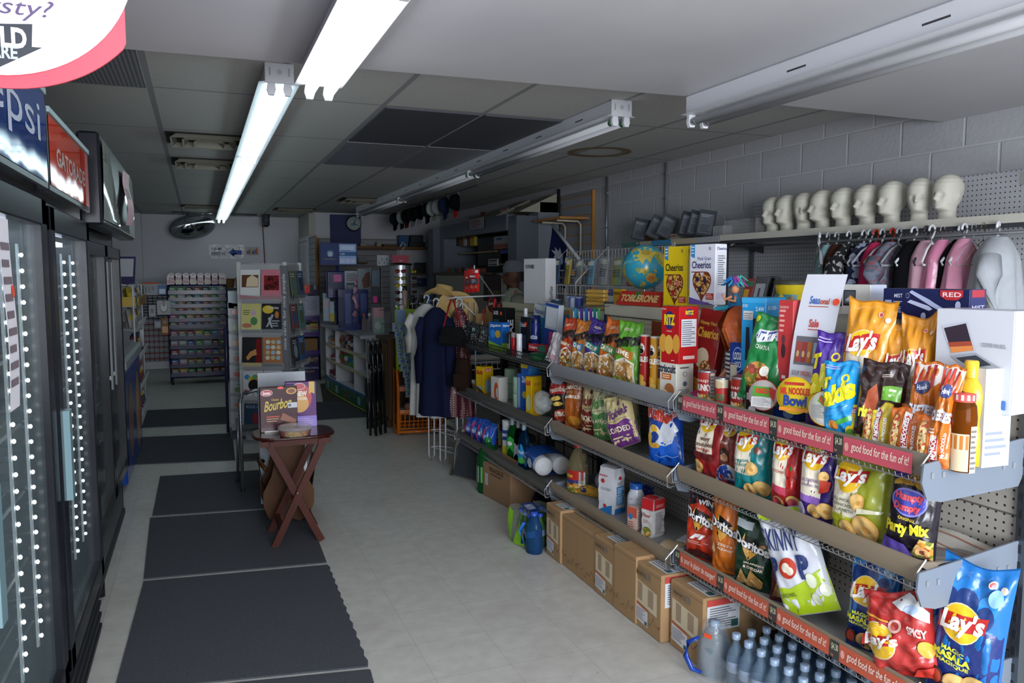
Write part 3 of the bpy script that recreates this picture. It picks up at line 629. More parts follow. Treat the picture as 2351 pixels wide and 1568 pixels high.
# ================================================================ TOP OF THE SHELVING
ZT1,ZT2,ZT3=1.376,1.351,1.306
def cheer(label,px0,px1,yt,base,name2,tcol,corner,w=None,side=None):
 front=[('p',[(.05,.8),(.2,.77),(.2,1.0),(.05,1.0)],'#2d86c9'),('l',.07,.83,.18,.98,3,'#cfe4f4'),
('t',name2,.1,.6,.84,.72,tcol,0,.015)if not isinstance(name2,list)else('t',name2[1],.1,.6,.84,.72,tcol,0,.015)]
 if isinstance(name2,list):front.append(('t',name2[0],.32,.735,.84,.79,'#5b5aa5',0,0))
 hp=lambda k:[(.5+k*.36*sin(t)**3,.335+k*.018*(13*cos(t)-5*cos(2*t)-2*cos(3*t)-cos(4*t)))for t in[2*pi*i/28 for i in range(28)]]
 front+=[('p',[(0,0),(1,0),(1,.06 if base[1]=='e' else.0),(0,.12 if corner else.0)],'#6b4aa8')if corner else('r',.0,.0,1,.01,base),('p',hp(1.0),'#7c2018'),('p',hp(.9),CEREAL),
('d',.33,.42,.07,.045,'#b03530' if not corner else '#2c2840'),('d',.62,.4,.07,.045,'#cf6a66' if not corner else '#2c2840'),('d',.44,.25,.07,.05,'#a82a25' if not corner else '#2c2840'),
('r',.68,.09,.97,.19,'#b5321f'),('l',.7,.1,.95,.18,3,'#e8c3b4'),('l',.1,.52,.8,.56,1,'#8c4a3c'),('l',.05,.03,.9,.05,1,'#777777'),('t','G',.78,.9,.85,.95,'#33415e')]
 return pbox(label,px0,px1,yt,2.16,ZT1 if px0>1560 else ZT2,.075,base,front,[('t','Cheerios',.1,.9,.95,.95,tcol,0,.01),('r',.15,.3,.9,.84,'#d9dde3'),('l',.2,.32,.88,.82,14,'#70707c'),('r',.1,.1,.9,.2,'#cfc9e2' if corner else '#efe08a')],phi=12,name='cereal_box')
cheer('yellow cereal box with a heart, standing on the shelving top beside the globe',1524,1578,566,'#e3c51e','Cheerios','#1c1c1c',False)
cheer('white and purple cereal box with a heart, standing on the shelving top',1584,1643,561,'#dfe0ea',['Multi Grain','Cheerios'],'#2b2560',True)
# globe
def globe():
 t=thing('desk_globe','blue desk globe standing on the shelving top','globe',(0,0,0));c=aX(1480,613,2.28);R=.105*(c.y/3.6)*1.12
 m,nt,bb=nodes_mat('globe_map');_,v=coords(nt)
 land=noisef(nt,v,11,6,.515,.525);cc=mixc(nt,land,lin('#2f93ab'),mixc(nt,noisef(nt,v,30,3,.4,.6),lin('#c8a94a'),lin('#8f9a4a')))
 nt.links.new(cc,bb.inputs['Base Color']);bb.inputs['Roughness'].default_value=.25
 b=B();b.ell((0,0,0),(R,R,R),m,36)
 o=b.build('sphere',t,c)
 # Australia and Asia patches, bent to the sphere, seen from the aisle
 cdir=(Vector((0,0,CAMH))-c).normalized();rt=Vector((0,0,1)).cross(cdir).normalized();up=cdir.cross(rt)
 def SF(u,v,off):
  a,e=(u-.5)*pi,(v-.5)*pi;return(cdir*(cos(a)*cos(e))+rt*(sin(a)*cos(e))+up*sin(e))*(R+off)
 b=B();b.decs(SF,[('p',[(.52,.35),(.55,.41),(.6,.42),(.63,.40),(.66,.43),(.67,.38),(.7,.33),(.68,.27),(.63,.24),(.6,.28),(.55,.28)],'#c59a43'),('d',.6,.34,.06,.04,'#b5763a'),
('p',[(.3,.66),(.36,.78),(.5,.84),(.66,.8),(.7,.7),(.62,.64),(.58,.55),(.52,.62),(.47,.54),(.42,.6),(.36,.58)],'#c2b04e'),('d',.52,.72,.09,.05,'#a88f3e'),('p',[(.48,.5),(.52,.47),(.56,.44),(.53,.44),(.49,.47)],'#b7a24a'),('p',[(.6,.47),(.66,.46),(.7,.42),(.65,.43)],'#b7a24a')],':gloss')
 b.build('land_print',t,c)
 b=B();pts=[]
 for i in range(25):a=-pi/2+pi*i/24;pts.append(c+rt*(R*1.06*sin(a)*-.35+R*1.06*cos(a)*.0)+Vector((0,0,1))*0+(up*sin(a)+(rt*.25+cdir*-.97)*cos(a))*R*1.06)
 b.tube(pts,.005,'#8a8d92:metal',6);b.build('meridian_ring',t)
 zb=ZT2;b=B();b.lathe([(.075,zb),(.075,zb+.006),(.02,zb+.018),(.008,zb+.04),(.008,c.z-R)],'#9fa3a8:metal',24,(c.x,c.y,0));b.build('base',t)
globe()
pbox('white smart device box standing upright at the far end of the shelving top',1203,1253,594,2.2,ZT3,.09,'#cfd0d2',[('t',"YAY I'M HERE!",.08,.78,.48,.87,'#3a3b3f',0,.04)],[('t','PureWater',.35,.1,.7,.4,'#55565a',90)],phi=12,name='device_box',top_col='#d8d9db')
b=B()
for k in range(5):b.rbox((-.085,0,.002+k*.024),(.085,.05,.024+k*.024),'#c9a14a:foil',.006)
b.decs(flat((-.085,-.001,0),(.17,0,0),(0,0,.12)),[('l',.1,.42,.9,.6,2,'#8a6524')]);o=b.build('wafer_pack',None,(2.16,aX(1365,670,2.16).y,ZT3),A0+.2);tag(o,'gold foil wrapped wafer pack on the shelving top left of the long red chocolate box','snack pack')
# triangular chocolate bar box
b=B();yc,w,h=fit(1423,1508,674,2.14,ZT2);b.T=Matrix.Rotation(pi/2,4,'Z')
b.T=Matrix.Identity(4);L=w*.98
b.add([(-L/2,0,0),(L/2,0,0),(L/2,.08,0),(-L/2,.08,0),(-L/2,.04,.075),(L/2,.04,.075)],[(0,3,2,1),(0,1,5,4),(2,3,4,5),(1,2,5),(3,0,4)],'#b93127:gloss')
b.decs(flat((-L/2,0,0),(L,0,0),(0,.04,.075)),[('t','TOBLERONE',.06,.25,.94,.75,'#d9b877',0,.05),('p',[(.36,.95),(.42,.5),(.5,.4),(.52,.95)],'#2f7a3b')]);b.decs(flat((L/2,0,0),(0,.08,0),(0,0,.075)),[('p',[(.3,.1),(.7,.1),(.5,.6)],'#d9a04a')])
tag(b.build('chocolate_box',None,(2.13,yc,ZT2+.001),A0+.1),'long red triangular chocolate box lying on the shelving top in front of the globe','chocolate')
def jar(label,px,yt,X,z0,r,h,col,lid,cat='jar',name='glass_jar'):
 p=aX(px,yt,X);t=thing(name,label,cat,(X,p.y,z0));b=B();b.lathe([(r,0),(r*1.02,h*.1),(r,h*.75),(r*.85,h*.85),(r*.85,h*.88)],col,16);b.build('body',t)
 b=B();b.lathe([(r*.9,h*.85),(r*.92,h*.9),(r*.9,h),(.001,h)],lid,16);b.build('lid',t)
jar('small clear jar with a silver lid beside the white device box',1278,672,2.2,ZT3,.04,.045,'#56709a:liquid','#a9adb5:metal')
for i,(px,c)in enumerate(((1306,'#8fa0c4'),(1318,'#a9b6d4'),(1330,'#2b3f84'))):
 jar(['pale plastic cup on the shelving top, left of a row of three','light blue plastic cup in the middle of a row of three','dark blue lidded cup next to the gold wafer pack'][i],px,665,2.2,ZT3,.025,.07,c+':pane' if i<1 else c,'#8390b8','cup','plastic_cup')
pbox('yellow and blue small card box between the gold wafer pack and red chocolate',1408,1427,664,2.2,ZT3+.02,.03,'#d3a81c',[('t','BEST',.1,.7,.9,.85,'#3a2f14'),('r',.4,.1,.7,.4,'#22356f')],name='card_box')
pbox('white and blue small box beside the yellow one on the shelving top',1393,1408,665,2.21,ZT3,.04,'#a9aebb',[('r',0,.7,1,1,'#2b3c7c')],name='card_box')
pbox('dark blue small box behind the red chocolate box and yellow cereal box',1505,1525,678,2.25,ZT2,.05,'#1f2550',[('r',.1,.2,.5,.5,'#7a2b45')],name='card_box')
# wire literature rack standing behind the shelving top
t=thing('wire_magazine_rack','white sloping wire rack full of booklets behind the shelving top','wire rack',(0,0,0));b=B();XR=2.42
Y0,Y1=aX(1500,640,XR).y,aX(1262,640,XR).y;Z0=1.38
for i in range(34):
 y=Y0+(Y1-Y0)*i/33;b.tube([(XR-.1,y,Z0),(XR-.1,y,Z0+.06),(XR+.02,y,Z0+.06),(XR+.02,y,Z0+.16),(XR+.14,y,Z0+.17),(XR+.14,y,Z0+.3)],.0018,'#b9b9bb',4)
for x,z in((-.1,0),(-.1,.06),(.02,.06),(.02,.11),(.02,.16),(.14,.17),(.14,.24),(.14,.3)):b.tube([(XR+x,Y0,Z0+z),(XR+x,Y1,Z0+z)],.0024,'#c0c0c2',4)
for y in(Y0,(Y0+Y1)/2+.08,Y1):b.tube([(XR-.1,y,ZT3),(XR-.1,y,Z0+.08),(XR+.14,y,Z0+.32),(XR+.14,y,ZT3)],.004,'#c6c6c8',5)
b.build('wire_frame',t)
cols=['#3b5878','#5c6b80','#b39a3a','#8f9aa0','#8a8f8a','#5b7fa0','#6f9ab0','#9aa0a5','#a8a8a8','#c2a83c','#8fae8a','#a05a5a']
ON=['one','two','three','four','five','six','seven','eight','nine','ten','eleven','twelve'];CN=['navy','slate','yellow','grey','grey green','blue','light blue','pale grey','silver','mustard','green','red']
for i in range(12):
 y=Y1-.16-(Y1-Y0-.35)*i/12;b=B();h=.16+.05*random.random();b.rbox((0,-.035,0),(.012,.035,h),cols[i]);b.decs(flat((-.001,.035,0),(0,-.07,0),(0,0,h)),[('r',.1,.75,.9,.92,'#d0cfc2'),('l',.15,.3,.85,.6,4,'#3a3f4a')])
 o=b.build('booklet',None,(XR-.03+.03*(i%2),y,Z0+.008+.062*0+(.056)),0,0,.12);tag(o,'thin %s booklet in the white wire rack, number %s from its left end'%(CN[i],ON[i]),'booklet','booklets in the white wire rack')
 # doll with rainbow hair on the ledge
def blobdoll():
 c=aX(1688,705,2.1);t=thing('rag_doll','small doll with blue and pink hair perched on the shelving top','doll',(2.1,c.y,ZT1),A0+.3)
 t.scale=(.68,.68,.68)
 b=B();b.lathe([(.001,-.03),(.05,-.02),(.055,.0),(.035,.04),(.018,.075),(.012,.09)],'#2a6f9a:cloth',16)
 b.tube([(-.01,-.02,.07),(-.05,-.035,.05),(-.06,-.05,.085)],[.01,.009,.008],'#d9936a:skin',8);b.tube([(.01,-.02,.07),(.03,-.045,.04),(-.01,-.06,.05)],[.01,.009,.008],'#d9936a:skin',8)
 b.tube([(-.02,-.03,0),(-.09,-.07,-.01),(-.13,-.06,-.04)],[.02,.016,.01],'#3f9ab0:cloth',8);b.tube([(.02,-.03,0),(.03,-.08,-.04),(.05,-.09,-.08)],[.02,.018,.012],'#a23c8a:cloth',8)
 b.ell((0,-.005,.115),(.024,.024,.028),'#d9936a:skin');b.build('body',t)
 b=B()
 for i in range(26):
  a=i*2.4;r=.03+.04*random.random();h=.05*random.random();b.tube([(0,0,.13),(r*.6*cos(a),r*.5*sin(a),.15+h),(r*1.4*cos(a),r*sin(a),.12+h)],[.008,.009,.004],random.choice(['#3fa0b8','#2a6fb0','#b04a9a','#7a4ab0','#4ab0a0'])+':cloth',5)
 b.build('hair',t)
 b=B();b.surf(lambda u,v:Vector((-.02+.09*v*cos(2.6+u*2.6),-.05-.02*v,-.01+.06*v*sin(2.2+u*2.6)-.02)),12,4,'#b9c0d8:cloth');b.build('skirt_frill',t)
blobdoll()
pbox('upright DVD case with red and yellow cover behind the rainbow haired doll',1700,1722,638,2.3,ZT1,.015,'#8a2f34',[('r',.1,.3,.6,.6,'#c79a2a'),('r',.1,.7,.9,.9,'#2f6f4a')],name='dvd_case',cat='DVD',lean=14)
pbox('upright DVD case with a black and white wedding cover on the shelving top',1722,1752,633,2.3,ZT1,.015,'#2a2c30',[('r',.12,.1,.86,.75,'#9aa0a8'),('r',.4,.2,.55,.6,'#202226'),('d',.48,.66,.06,.04,'#c9a58a')],name='dvd_case',cat='DVD',lean=14)
pbox('black DVD case leaning just behind the wedding cover',1750,1768,632,2.32,ZT1,.03,'#15171b',[],name='dvd_case',cat='DVD',lean=14)
t=thing('plastic_bucket','small yellow cartoon bucket with a dark lid on the shelving top','bucket',(2.3,aX(1815,660,2.3).y,ZT1));b=B();b.lathe([(.05,0),(.062,.1)],'#c9b21c:gloss',24);b.decs(lambda u,v,off:Vector((-(.0625+off)*cos((u-.5)*2.6),-(.0625+off)*sin((u-.5)*2.6)*1,.01+.06*v)),[('r',.0,.0,1,.8,'#3a7a80'),('r',.1,.2,.35,.95,'#5a3a22'),('d',.6,.5,.08,.3,'#d0b23c'),('d',.85,.4,.08,.3,'#7a5a2a')]);b.build('body',t)
b=B();b.lathe([(.066,.098),(.067,.112),(.04,.118),(.001,.118)],'#3a3a30',24);b.build('lid',t)
# boxes along the near top
pbox('white tablet box with a car picture standing on the shelving top',1932,1998,654,2.1,ZT1,.09,'#cdccc6',[('r',.07,.3,.5,.82,'#26282c'),('r',.1,.38,.47,.78,'#5b6168'),('p',[(.14,.5),(.3,.62),(.44,.52),(.4,.45),(.2,.44)],'#b9bfc6'),('r',.68,.32,.76,.46,'#2c2f33'),('r',.62,.1,.76,.13,'#8c8c8c')],phi=10,name='tablet_box',side_col='#c4cbe0')
pbox('dark blue hair straightener box lying on the shelving top',2028,2228,664,2.08,ZT1,.1,'#1b2048',[('t','MIST',.14,.7,.24,.83,'#c3c6d6',0,.01),('d',.3,.77,.022,.09,'#9aa0ba'),('d',.3,.77,.018,.075,'#1b2048'),('r',.03,.35,.11,.62,'#8e95b4'),('l',.13,.2,.24,.6,7,'#9aa0ba'),('p',[(.32,.88),(.35,.95),(.56,.66),(.62,.55),(.9,.12),(.86,.06),(.58,.45)],'#a7afd0'),('p',[(.3,.56),(.34,.64),(.55,.46),(.6,.36),(.56,.3)],'#b9c0dc'),('p',[(.68,.97),(.93,.97),(.93,.78),(.87,.66),(.75,.66),(.68,.78)],'#b02a30'),('t','RED',.71,.76,.91,.9,'#e8d9dc',0,.01),('d',.88,.5,.03,.13,'#a5adc8'),('d',.5,.12,.03,.12,'#a5adc8')],[('r',0,0,1,1,'#232a66'),('r',.1,.75,.9,.98,'#a82a38'),('t','MIST',.1,.35,.9,.5,'#b9bede')],phi=14,name='straightener_box')
YB=aX(2150,760,1.98).y
pbox('big white laptop carton with a laptop picture at the near end of the shelves',2150,2330,712,1.98,1.14,.12,'#c3c5cc',[('p',[(0.073,0.825),(0.421,0.885),(0.552,0.578),(0.218,0.532)],'#b5b9c2'),('p',[(0.11,0.802),(0.4,0.862),(0.516,0.6),(0.233,0.555)],'#352a35'),('p',[(0.175,0.66),(0.48,0.69),(0.516,0.6),(0.233,0.555)],'#a04a34'),('p',[(0.204,0.615),(0.494,0.645),(0.516,0.6),(0.233,0.555)],'#d8874a'),('p',[(0.218,0.525),(0.552,0.578),(0.871,0.45),(0.552,0.345)],'#9a9fa9'),('p',[(0.291,0.51),(0.552,0.555),(0.755,0.472),(0.494,0.427)],'#3b3d44'),('t','COOPER WAI SKEL',.62,.64,.92,.68,'#8c8f96',-.02,.02),('r',.9,.05,.95,.14,'#3f6fae'),('l',.8,.06,.89,.14,3,'#5577aa')],phi=8,name='laptop_carton',side_col='#b5bac9')
b=B();b.rbox((-.055,0,0),(.055,.2,.16),'#b9bdca');b.build('carton_tmp')if False else None
pbox('plain white carton with a pale blue grey end beside the mustard bottle',2222,2262,846,1.93,z1_,.1,'#c9c9c4',[],[('r',0,0,1,1,'#b4bdd4'),('r',.1,.1,.9,.4,'#d6dbe8'),('l',.1,.1,.9,.38,4,'#8a93ad'),('l',.2,.55,.7,.65,2,'#dfe4ee')],phi=-2,name='carton')
pbox('plain carton supporting the white laptop carton, behind the orange crisp bags',2120,2235,880,2.0,z1_,.1,'#b7b3a8',[],name='carton',cat='box')
pbox('bright blue speaker box stacked on a blue food container box',1703,1758,684,1.93,1.15,.13,'#2a93cf',[('r',.0,.93,1,1,'#3fa3d8'),('t','2.4W',.6,.82,.95,.88,'#cfe6f4'),('t','S150',.04,.87,.25,.91,'#cfe6f4'),('r',.08,.7,.5,.82,'#cfd0cc'),('l',.1,.71,.48,.8,3,'#888888'),('p',[(.2,.15),(.22,.6),(.34,.6),(.42,.15)],'#23262c'),('p',[(.5,.3),(.5,.72),(.78,.72),(.84,.3)],'#23262c')],[('t','S150',.1,.84,.5,.89,'#cfe6f4'),('p',[(.3,.2),(.3,.7),(.85,.72),(.95,.2)],'#23262c')],phi=16,name='speaker_box',top_col='#4aa9d9')
pbox('red earphone box stacked on a blue food container box',1787,1822,690,1.9,1.14,.07,'#b5393b',[('l',.1,.6,.5,.9,5,'#d99a96'),('t','THE EVERYDAY',.1,.9,.7,.93,'#e0b0ac'),('d',.4,.38,.14,.09,'#3c2a2c'),('d',.4,.52,.1,.06,'#54393b'),('r',.35,.04,.6,.08,'#d8cfcc')],[('r',0,0,1,1,'#c8494a'),('d',.6,.7,.15,.05,'#5a3436'),('d',.6,.15,.1,.02,'#3a2224'),('r',.2,.06,.4,.14,'#d8cfcc')],phi=14,name='earphone_box')
for(p0,p1,lb,zz,tt)in((1676,1712,'blue food container box on the top shelf, left one behind the green snack bag',z1_,788),(1778,1838,'blue food container box on the top shelf, under the red earphone box',z1_,790)):
 pbox(lb,p0,p1,tt,1.93,zz,.1,'#1c3f92',[('r',.0,.45,1,1,'#1a3784'),('d',.5,.74,.36,.2,'#8fa6d8'),('d',.5,.74,.33,.18,'#1b3c8e'),('t','LOCK&',.25,.74,.75,.86,'#e8ecf6',0,.03),('t','LOCK',.35,.62,.8,.72,'#e8ecf6',0,.03),('t','XTEREPORT',.15,.46,.9,.53,'#c9506a'),('d',.62,.25,.2,.08,'#b9cdea'),('r',.42,.08,.82,.25,'#9db8e2'),('d',.62,.08,.2,.06,'#86a6da')],phi=14,name='container_box',top_col='#3a6fae')
pbox('beige card box behind the purple corn snack bag on the top shelf',1838,1868,860-40,1.98,z1_,.1,'#bdb9ae',[],name='carton',cat='box')
# sheet sign
def sheet():
 yc,w,h=fit(1842,1934,615,1.95,1.08,12);b=B();w*=1.0
 S=lambda u,v,off:Vector(((u-.5)*w+.02*v,-off-.012*sin(v*3)+.05*v*v,h*v))
 b.surf(lambda u,v:S(u,v,0),6,16,'#d3d5de');b.surf(lambda u,v:S(1-u,v,-.002),6,16,'#c9cbd2')
 b.decs(S,[('t','Seas',.24,.78,.5,.84,'#4a6fb5',0,.03),('t','onal',.5,.78,.74,.825,'#b5543c',0,.03),('r',.24,.76,.74,.766,'#b5543c'),('t','Sale',.35,.61,.6,.67,'#c04a44',0,.03),('r',.35,.59,.6,.597,'#c04a44'),
('r',.1,.33,.86,.54,'#6d6a72')]+[('r',.13+.145*i,.35,.245+.145*i,.5,['#a8453a','#a33','#b0662f','#8fa8b8','#9a4a3a'][i]if i!=1 else '#a03a34')for i in range(5)]+[('d',.19+.145*i,.41,.04,.025,'#c9a070')for i in range(5)]+
[('t','SOUP',.1,.25,.3,.285,'#7a7c84'),('t','SPECIAL',.33,.25,.6,.285,'#c9605c'),('t','3 FOR $10.00',.1,.16,.58,.2,'#5f6168'),('t','*',.62,.17,.66,.2,'#c9605c'),('l',.1,.08,.85,.11,1,'#8a8c92'),('d',.93,.8,.08,.025,'#e8472a')],':plain')
 tag(b.build('sale_sign',None,(1.9,yc,z1_+.06),A0+.2,-.03),'white seasonal sale sign sheet with a soup can picture and orange sticker','sign')
sheet()
# ================================================================ NEAR BAY, TOP SHELF
def cyl_can(label,px0,px1,yt,X,decs_,lid='#a9aaad:metal',body='#9a3028',**k):return can(label,px0,px1,yt,X,z1_,decs_,lid=lid,body=body,**k)
SOUP=lambda w,c:[('r',-.1,0,1.1,1,c),('r',0,.02,1,.32,FOOD),('t',w,.12,.42,.85,.62,'#ece6e0',0,.04),('t',"soup",.2,.66,.75,.76,'#e6c9c0',0,.02),('d',.3,.2,.18,.14,'#e2d3b4'),('r',.8,.05,.98,.95,'#c9c8c2'),('l',.81,.08,.97,.9,8,'#7d7f84')]
cyl_can('tall soup can with a red label, leftmost at the shelf edge',1586,1627,852,1.84,SOUP('CHUNKY','#a52a24'),group=None)
cyl_can('small pasta can with green and red label between two soup cans',1629,1661,868,1.83,[('r',0,0,1,.7,'#b5322c'),('r',0,.7,1,.97,'#d8d2b4'),('t','YARDEE',.1,.3,.8,.5,'#3c7a4a',0,.04),('d',.5,.8,.2,.12,'#c9b48a')])
cyl_can('soup can with a red label right behind the gold lidded can',1662,1706,867,1.83,SOUP('CHUNKY','#96261f'))
cyl_can('pasta can standing behind the front row, under the green snack bag',1660,1698,834,1.92,[('r',0,0,1,.6,'#b5322c'),('r',0,.6,1,.97,'#cfc9ae'),('t','YARDEE',.1,.2,.8,.4,'#3c7a4a',0,.04)])
cyl_can('black tin with a gold lid in front of the soup cans',1697,1735,882,1.83,[('t','SG',.1,.3,.3,.5,'#c9b43c',0,.05),('r',.35,.55,.85,.75,'#b9bcc4'),('d',.6,.25,.14,.13,'#c9ccd2')],body='#1c1c20',lid='#b8923c:metal')
cyl_can('red labelled can half hidden behind the green snack bag',1710,1738,862,1.9,[('t','BEEF',.2,.4,.8,.6,'#e0c9c0')],body='#b02f2a')
bag('green curly snack bag standing on the soup cans',1698,1787,738,1.86,z1_+.045,'#1f7a3e',lambda a:[('p',[(.12,.74),(.2,.82),(.5,.84),(.84,.88),(.8,.78),(.5,.72),(.25,.66)],'#c9ced6'),('p',[(.14,.74),(.22,.8),(.5,.82),(.8,.86),(.77,.79),(.5,.735),(.26,.69)],'#2c3f8a'),('t','urkure',.2,.7,.78,.84,'#e8ecf0',.08,.05,.2),('t','CHATKA',.25,.6,.62,.65,'#c9d8c0'),('d',.42,.3,.3,.16,FOOD),('d',.6,.36,.11,.06,'#e4dfd0'),('d',.35,.14,.07,.05,'#c9b03c'),('d',.55,.16,.1,.05,'#c99a4a'),('d',.8,.92,.07,.035,'#d8b9a8'),('d',.1,.93,.06,.04,'#c9c92c')],roll=8,lean=10,T=.06)
def bowl(label,px,py,X,r_px,col,decs_,rim=None,tilt=78):
 c=aX(px,py,X);d=c.length*.96;r=r_px/FPX*d
 t=thing('noodle_bowl',label,'instant noodles',c,A0+radians(28));b=B();b.T=Matrix.Rotation(radians(90-6),4,'X')
 b.lathe([(r*.7,-.07),(r*.95,-.005),(r*1.04,0),(r*1.04,.004)],rim or col,32);b.build('bowl',t)
 b=B();b.T=Matrix.Rotation(radians(90-6),4,'X');b.lathe([(r,.0045),(r,.006),(.001,.0065)],col,40);b.decs(lambda u,v,off:Vector(((u-.5)*2*r,(v-.5)*2*r,.007+off)),decs_,':ink');b.build('lid',t)
bowl('tilted noodle bowl with a white and green label at the soup cans end',1753,907,1.82,32,'#b9b4ae',[('r',.15,.45,.82,.78,'#4f9a35'),('t','KIMCHI',.25,.55,.78,.72,'#d8402e',0,.05),('r',.12,.1,.8,.42,'#dcdad6'),('l',.15,.12,.78,.4,7,'#7c7c80'),('p',[(.7,.8),(.95,.7),(.9,.3),(.75,.5)],'#b9352c')],rim='#c0392f:gloss')
bowl('yellow noodle bowl facing the aisle behind the red price rail',1826,908,1.82,38,'#dfc01f',[('p',[(.2,.86),(.75,.87),(.75,.79),(.2,.78)],'#b5352a'),('t','MR. NOODLES',.1,.52,.92,.72,'#c23a24',.02,.05),('t','Bowl',.2,.2,.85,.5,'#24408f',0,.05),('r',.1,.06,.9,.16,'#d98a2c')],rim='#d9a81f:gloss')
bowl('small yellow rimmed noodle bowl leaning on the price rail',1897,938,1.81,35,'#cfccbf',[('p',[(.35,.9),(.85,.55),(.7,.38),(.25,.7)],'#5a9a35'),('t','KIMCHI',.32,.57,.72,.75,'#d0402e',-.55,.05),('l',.1,.2,.5,.6,8,'#7c7c80'),('p',[(.5,.3),(.8,.1),(.85,.25),(.6,.4)],'#c9c9c4')],rim='#dfb21f:gloss')
def noodle_pack(label,px0,px1,yt,X,ph=10,orange=True):
 base='#c8661f' if orange else '#cdb42c'
 return bag(label,px0,px1,yt,X,z1_,base,[('d',.26,.5,.17,.4,'#8a5a2c'),('d',.26,.5,.14,.36,NOOD),('r',.5,.08,.72,.92,'#dcd8d2'),('p',[(.52,.12),(.6,.08),(.7,.14),(.72,.8),(.64,.88),(.53,.8)],'#b02f35'),('t','Mr.NOODLES',.55,.15,.69,.82,'#efe9e6',90,.04),('t','Mr.NOODLES',.82,.2,.92,.7,'#efe9e6',90,.03)],phi=ph,lean=8,T=.035,name='noodle_packet',cat='instant noodles',nowr=.5,pinch=.02)
pbox('flat yellow noodle carton standing left of the wrapped noodle packs',1940,1976,930,1.83,z1_,.03,'#d8b62c',[('p',[(.05,.78),(.7,.78),(.7,.94),(.05,.94)],'#b5352a'),('t','NOODLES',.08,.8,.66,.9,'#efe9e6'),('r',0,.45,.8,.62,'#e0c81f'),('d',.4,.2,.35,.2,'#4f7a2c'),('r',.82,0,1,1,'#c9c9c4')],phi=16,name='noodle_carton',cat='instant noodles')
noodle_pack('yellow edged noodle pack, leftmost of the wrapped noodle packs',1980,2040,930,1.83,12,False)
noodle_pack('orange noodle pack in the middle of the wrapped noodle packs',2040,2108,943,1.82,10)
noodle_pack('orange noodle pack at the near end of the price rail, below the jar',2100,2178,964,1.81,14)
noodle_pack('orange noodle pack standing behind the front ones, below the cheese puff bags',2060,2120,938,1.87,10)
def takis(label,a0,a1,yt,base,top,sub,X,zz=z1_,**k):
 return bag(label,a0,a1,yt,X,zz,base,lambda a:[('t','akis',.08,.42,.98,.72,'#e6d81e',.18,.07),('t','T',.02,.62,.3,.78,'#e6d81e',.18,.07),('d',.72,.76,.12,.12*a,'#e0cf2a'),('d',.72,.76,.07,.07*a,top),('p',[(.04,.22),(.95,.34),(.95,.42),(.04,.3)],sub),('p',[(.3,.02),(.95,.02),(.95,.28),(.6,.24)],'#c8632c')if base=='#4a2a8f' else('p',[(.4,.1),(.9,.2),(.88,.26),(.4,.17)],'#3f9a3a'),('d',.35,.12,.14,.14*a,'#d98a35'),('l',.1,.9,.6,.96,2,'#b9a8d8')],**k)
takis('purple corn snack bag with big yellow lettering on the top shelf',1857,1932,772,'#4a2a8f','#4a2a8f','#cdbf1f',1.88,roll=3)
takis('small bright blue snack bag with yellow lettering, in front of the purple one',1898,1976,840,'#1f8fce','#1f8fce','#2f8fd0',1.83,zz=z1_+.02,roll=-4)
bag('dark brown cracker pouch with green patch on the top shelf',1966,2068,840,1.85,z1_+.03,'#2e1a17',lambda a:[('p',[(.2,.35),(.25,.6),(.4,.72),(.5,.5),(.45,.2),(.25,.15)],'#a8502e'),('t','rispers',.12,.2,.68,.4,'#d8d22c',.03,.05),('p',[(.56,.5),(.95,.5),(.95,.7),(.56,.68)],'#6fae3c'),('l',.6,.53,.92,.67,2,'#dfe8c9'),('l',.5,.8,.7,.85,2,'#b9a89a')],roll=3,lean=8,T=.05,pinch=.02)
HB=lays(['HONEY BUTTER','BEURRE AU MIEL'],None,((.82,.42,.14),),tc='#b5562e',panel='#e0d6c2',cu=.42,cv=.68,top=None)
bag('large orange yellow crisp bag with a full logo, tallest on the top shelf',1926,2032,702,1.92,z1_+.02,'#cf8a1c',HB,roll=4,lean=3,ear=.03,T=.09)
bag('orange yellow crisp bag half hidden behind the biggest one on the top shelf',2020,2092,752,1.95,z1_,'#cf8a1c',HB,roll=2,ear=.03)
bag('orange yellow crisp bag nearest the laptop carton on the top shelf',2078,2158,740,1.97,z1_,'#cc861c',HB,roll=-3,ear=.06,T=.1)
def cheez(label,a0,a1,yt,X,zz=z1_,clear=True,**k):
 D=[('r',0,.74,1,.98,'#d8d2cc')]+[('p',[(.08+.22*i,.72),(.2+.22*i,.72),(.16+.22*i,.97),(.04+.22*i,.97)],'#b8352c')for i in range(4)]+[('d',.5,.72,.26,.075,'#2b3a6f'),('t','Hawk',.32,.69,.68,.75,'#d8dce8'),('t','CHEEZIES',.06,.4,.96,.52,'#d8ddea',0,.06),('l',.1,.25,.4,.32,2,'#dfe4ee')]
 return bag(label,a0,a1,yt,X,zz,'#c46a1e',D,**k)
cheez('orange cheese puff bag with red and white stripes behind the jar',2086,2150,838,1.88,z1_+.02,roll=2)
cheez('orange cheese puff bag leaning beside the amber jar',2130,2178,848,1.83,z1_+.02,roll=8)
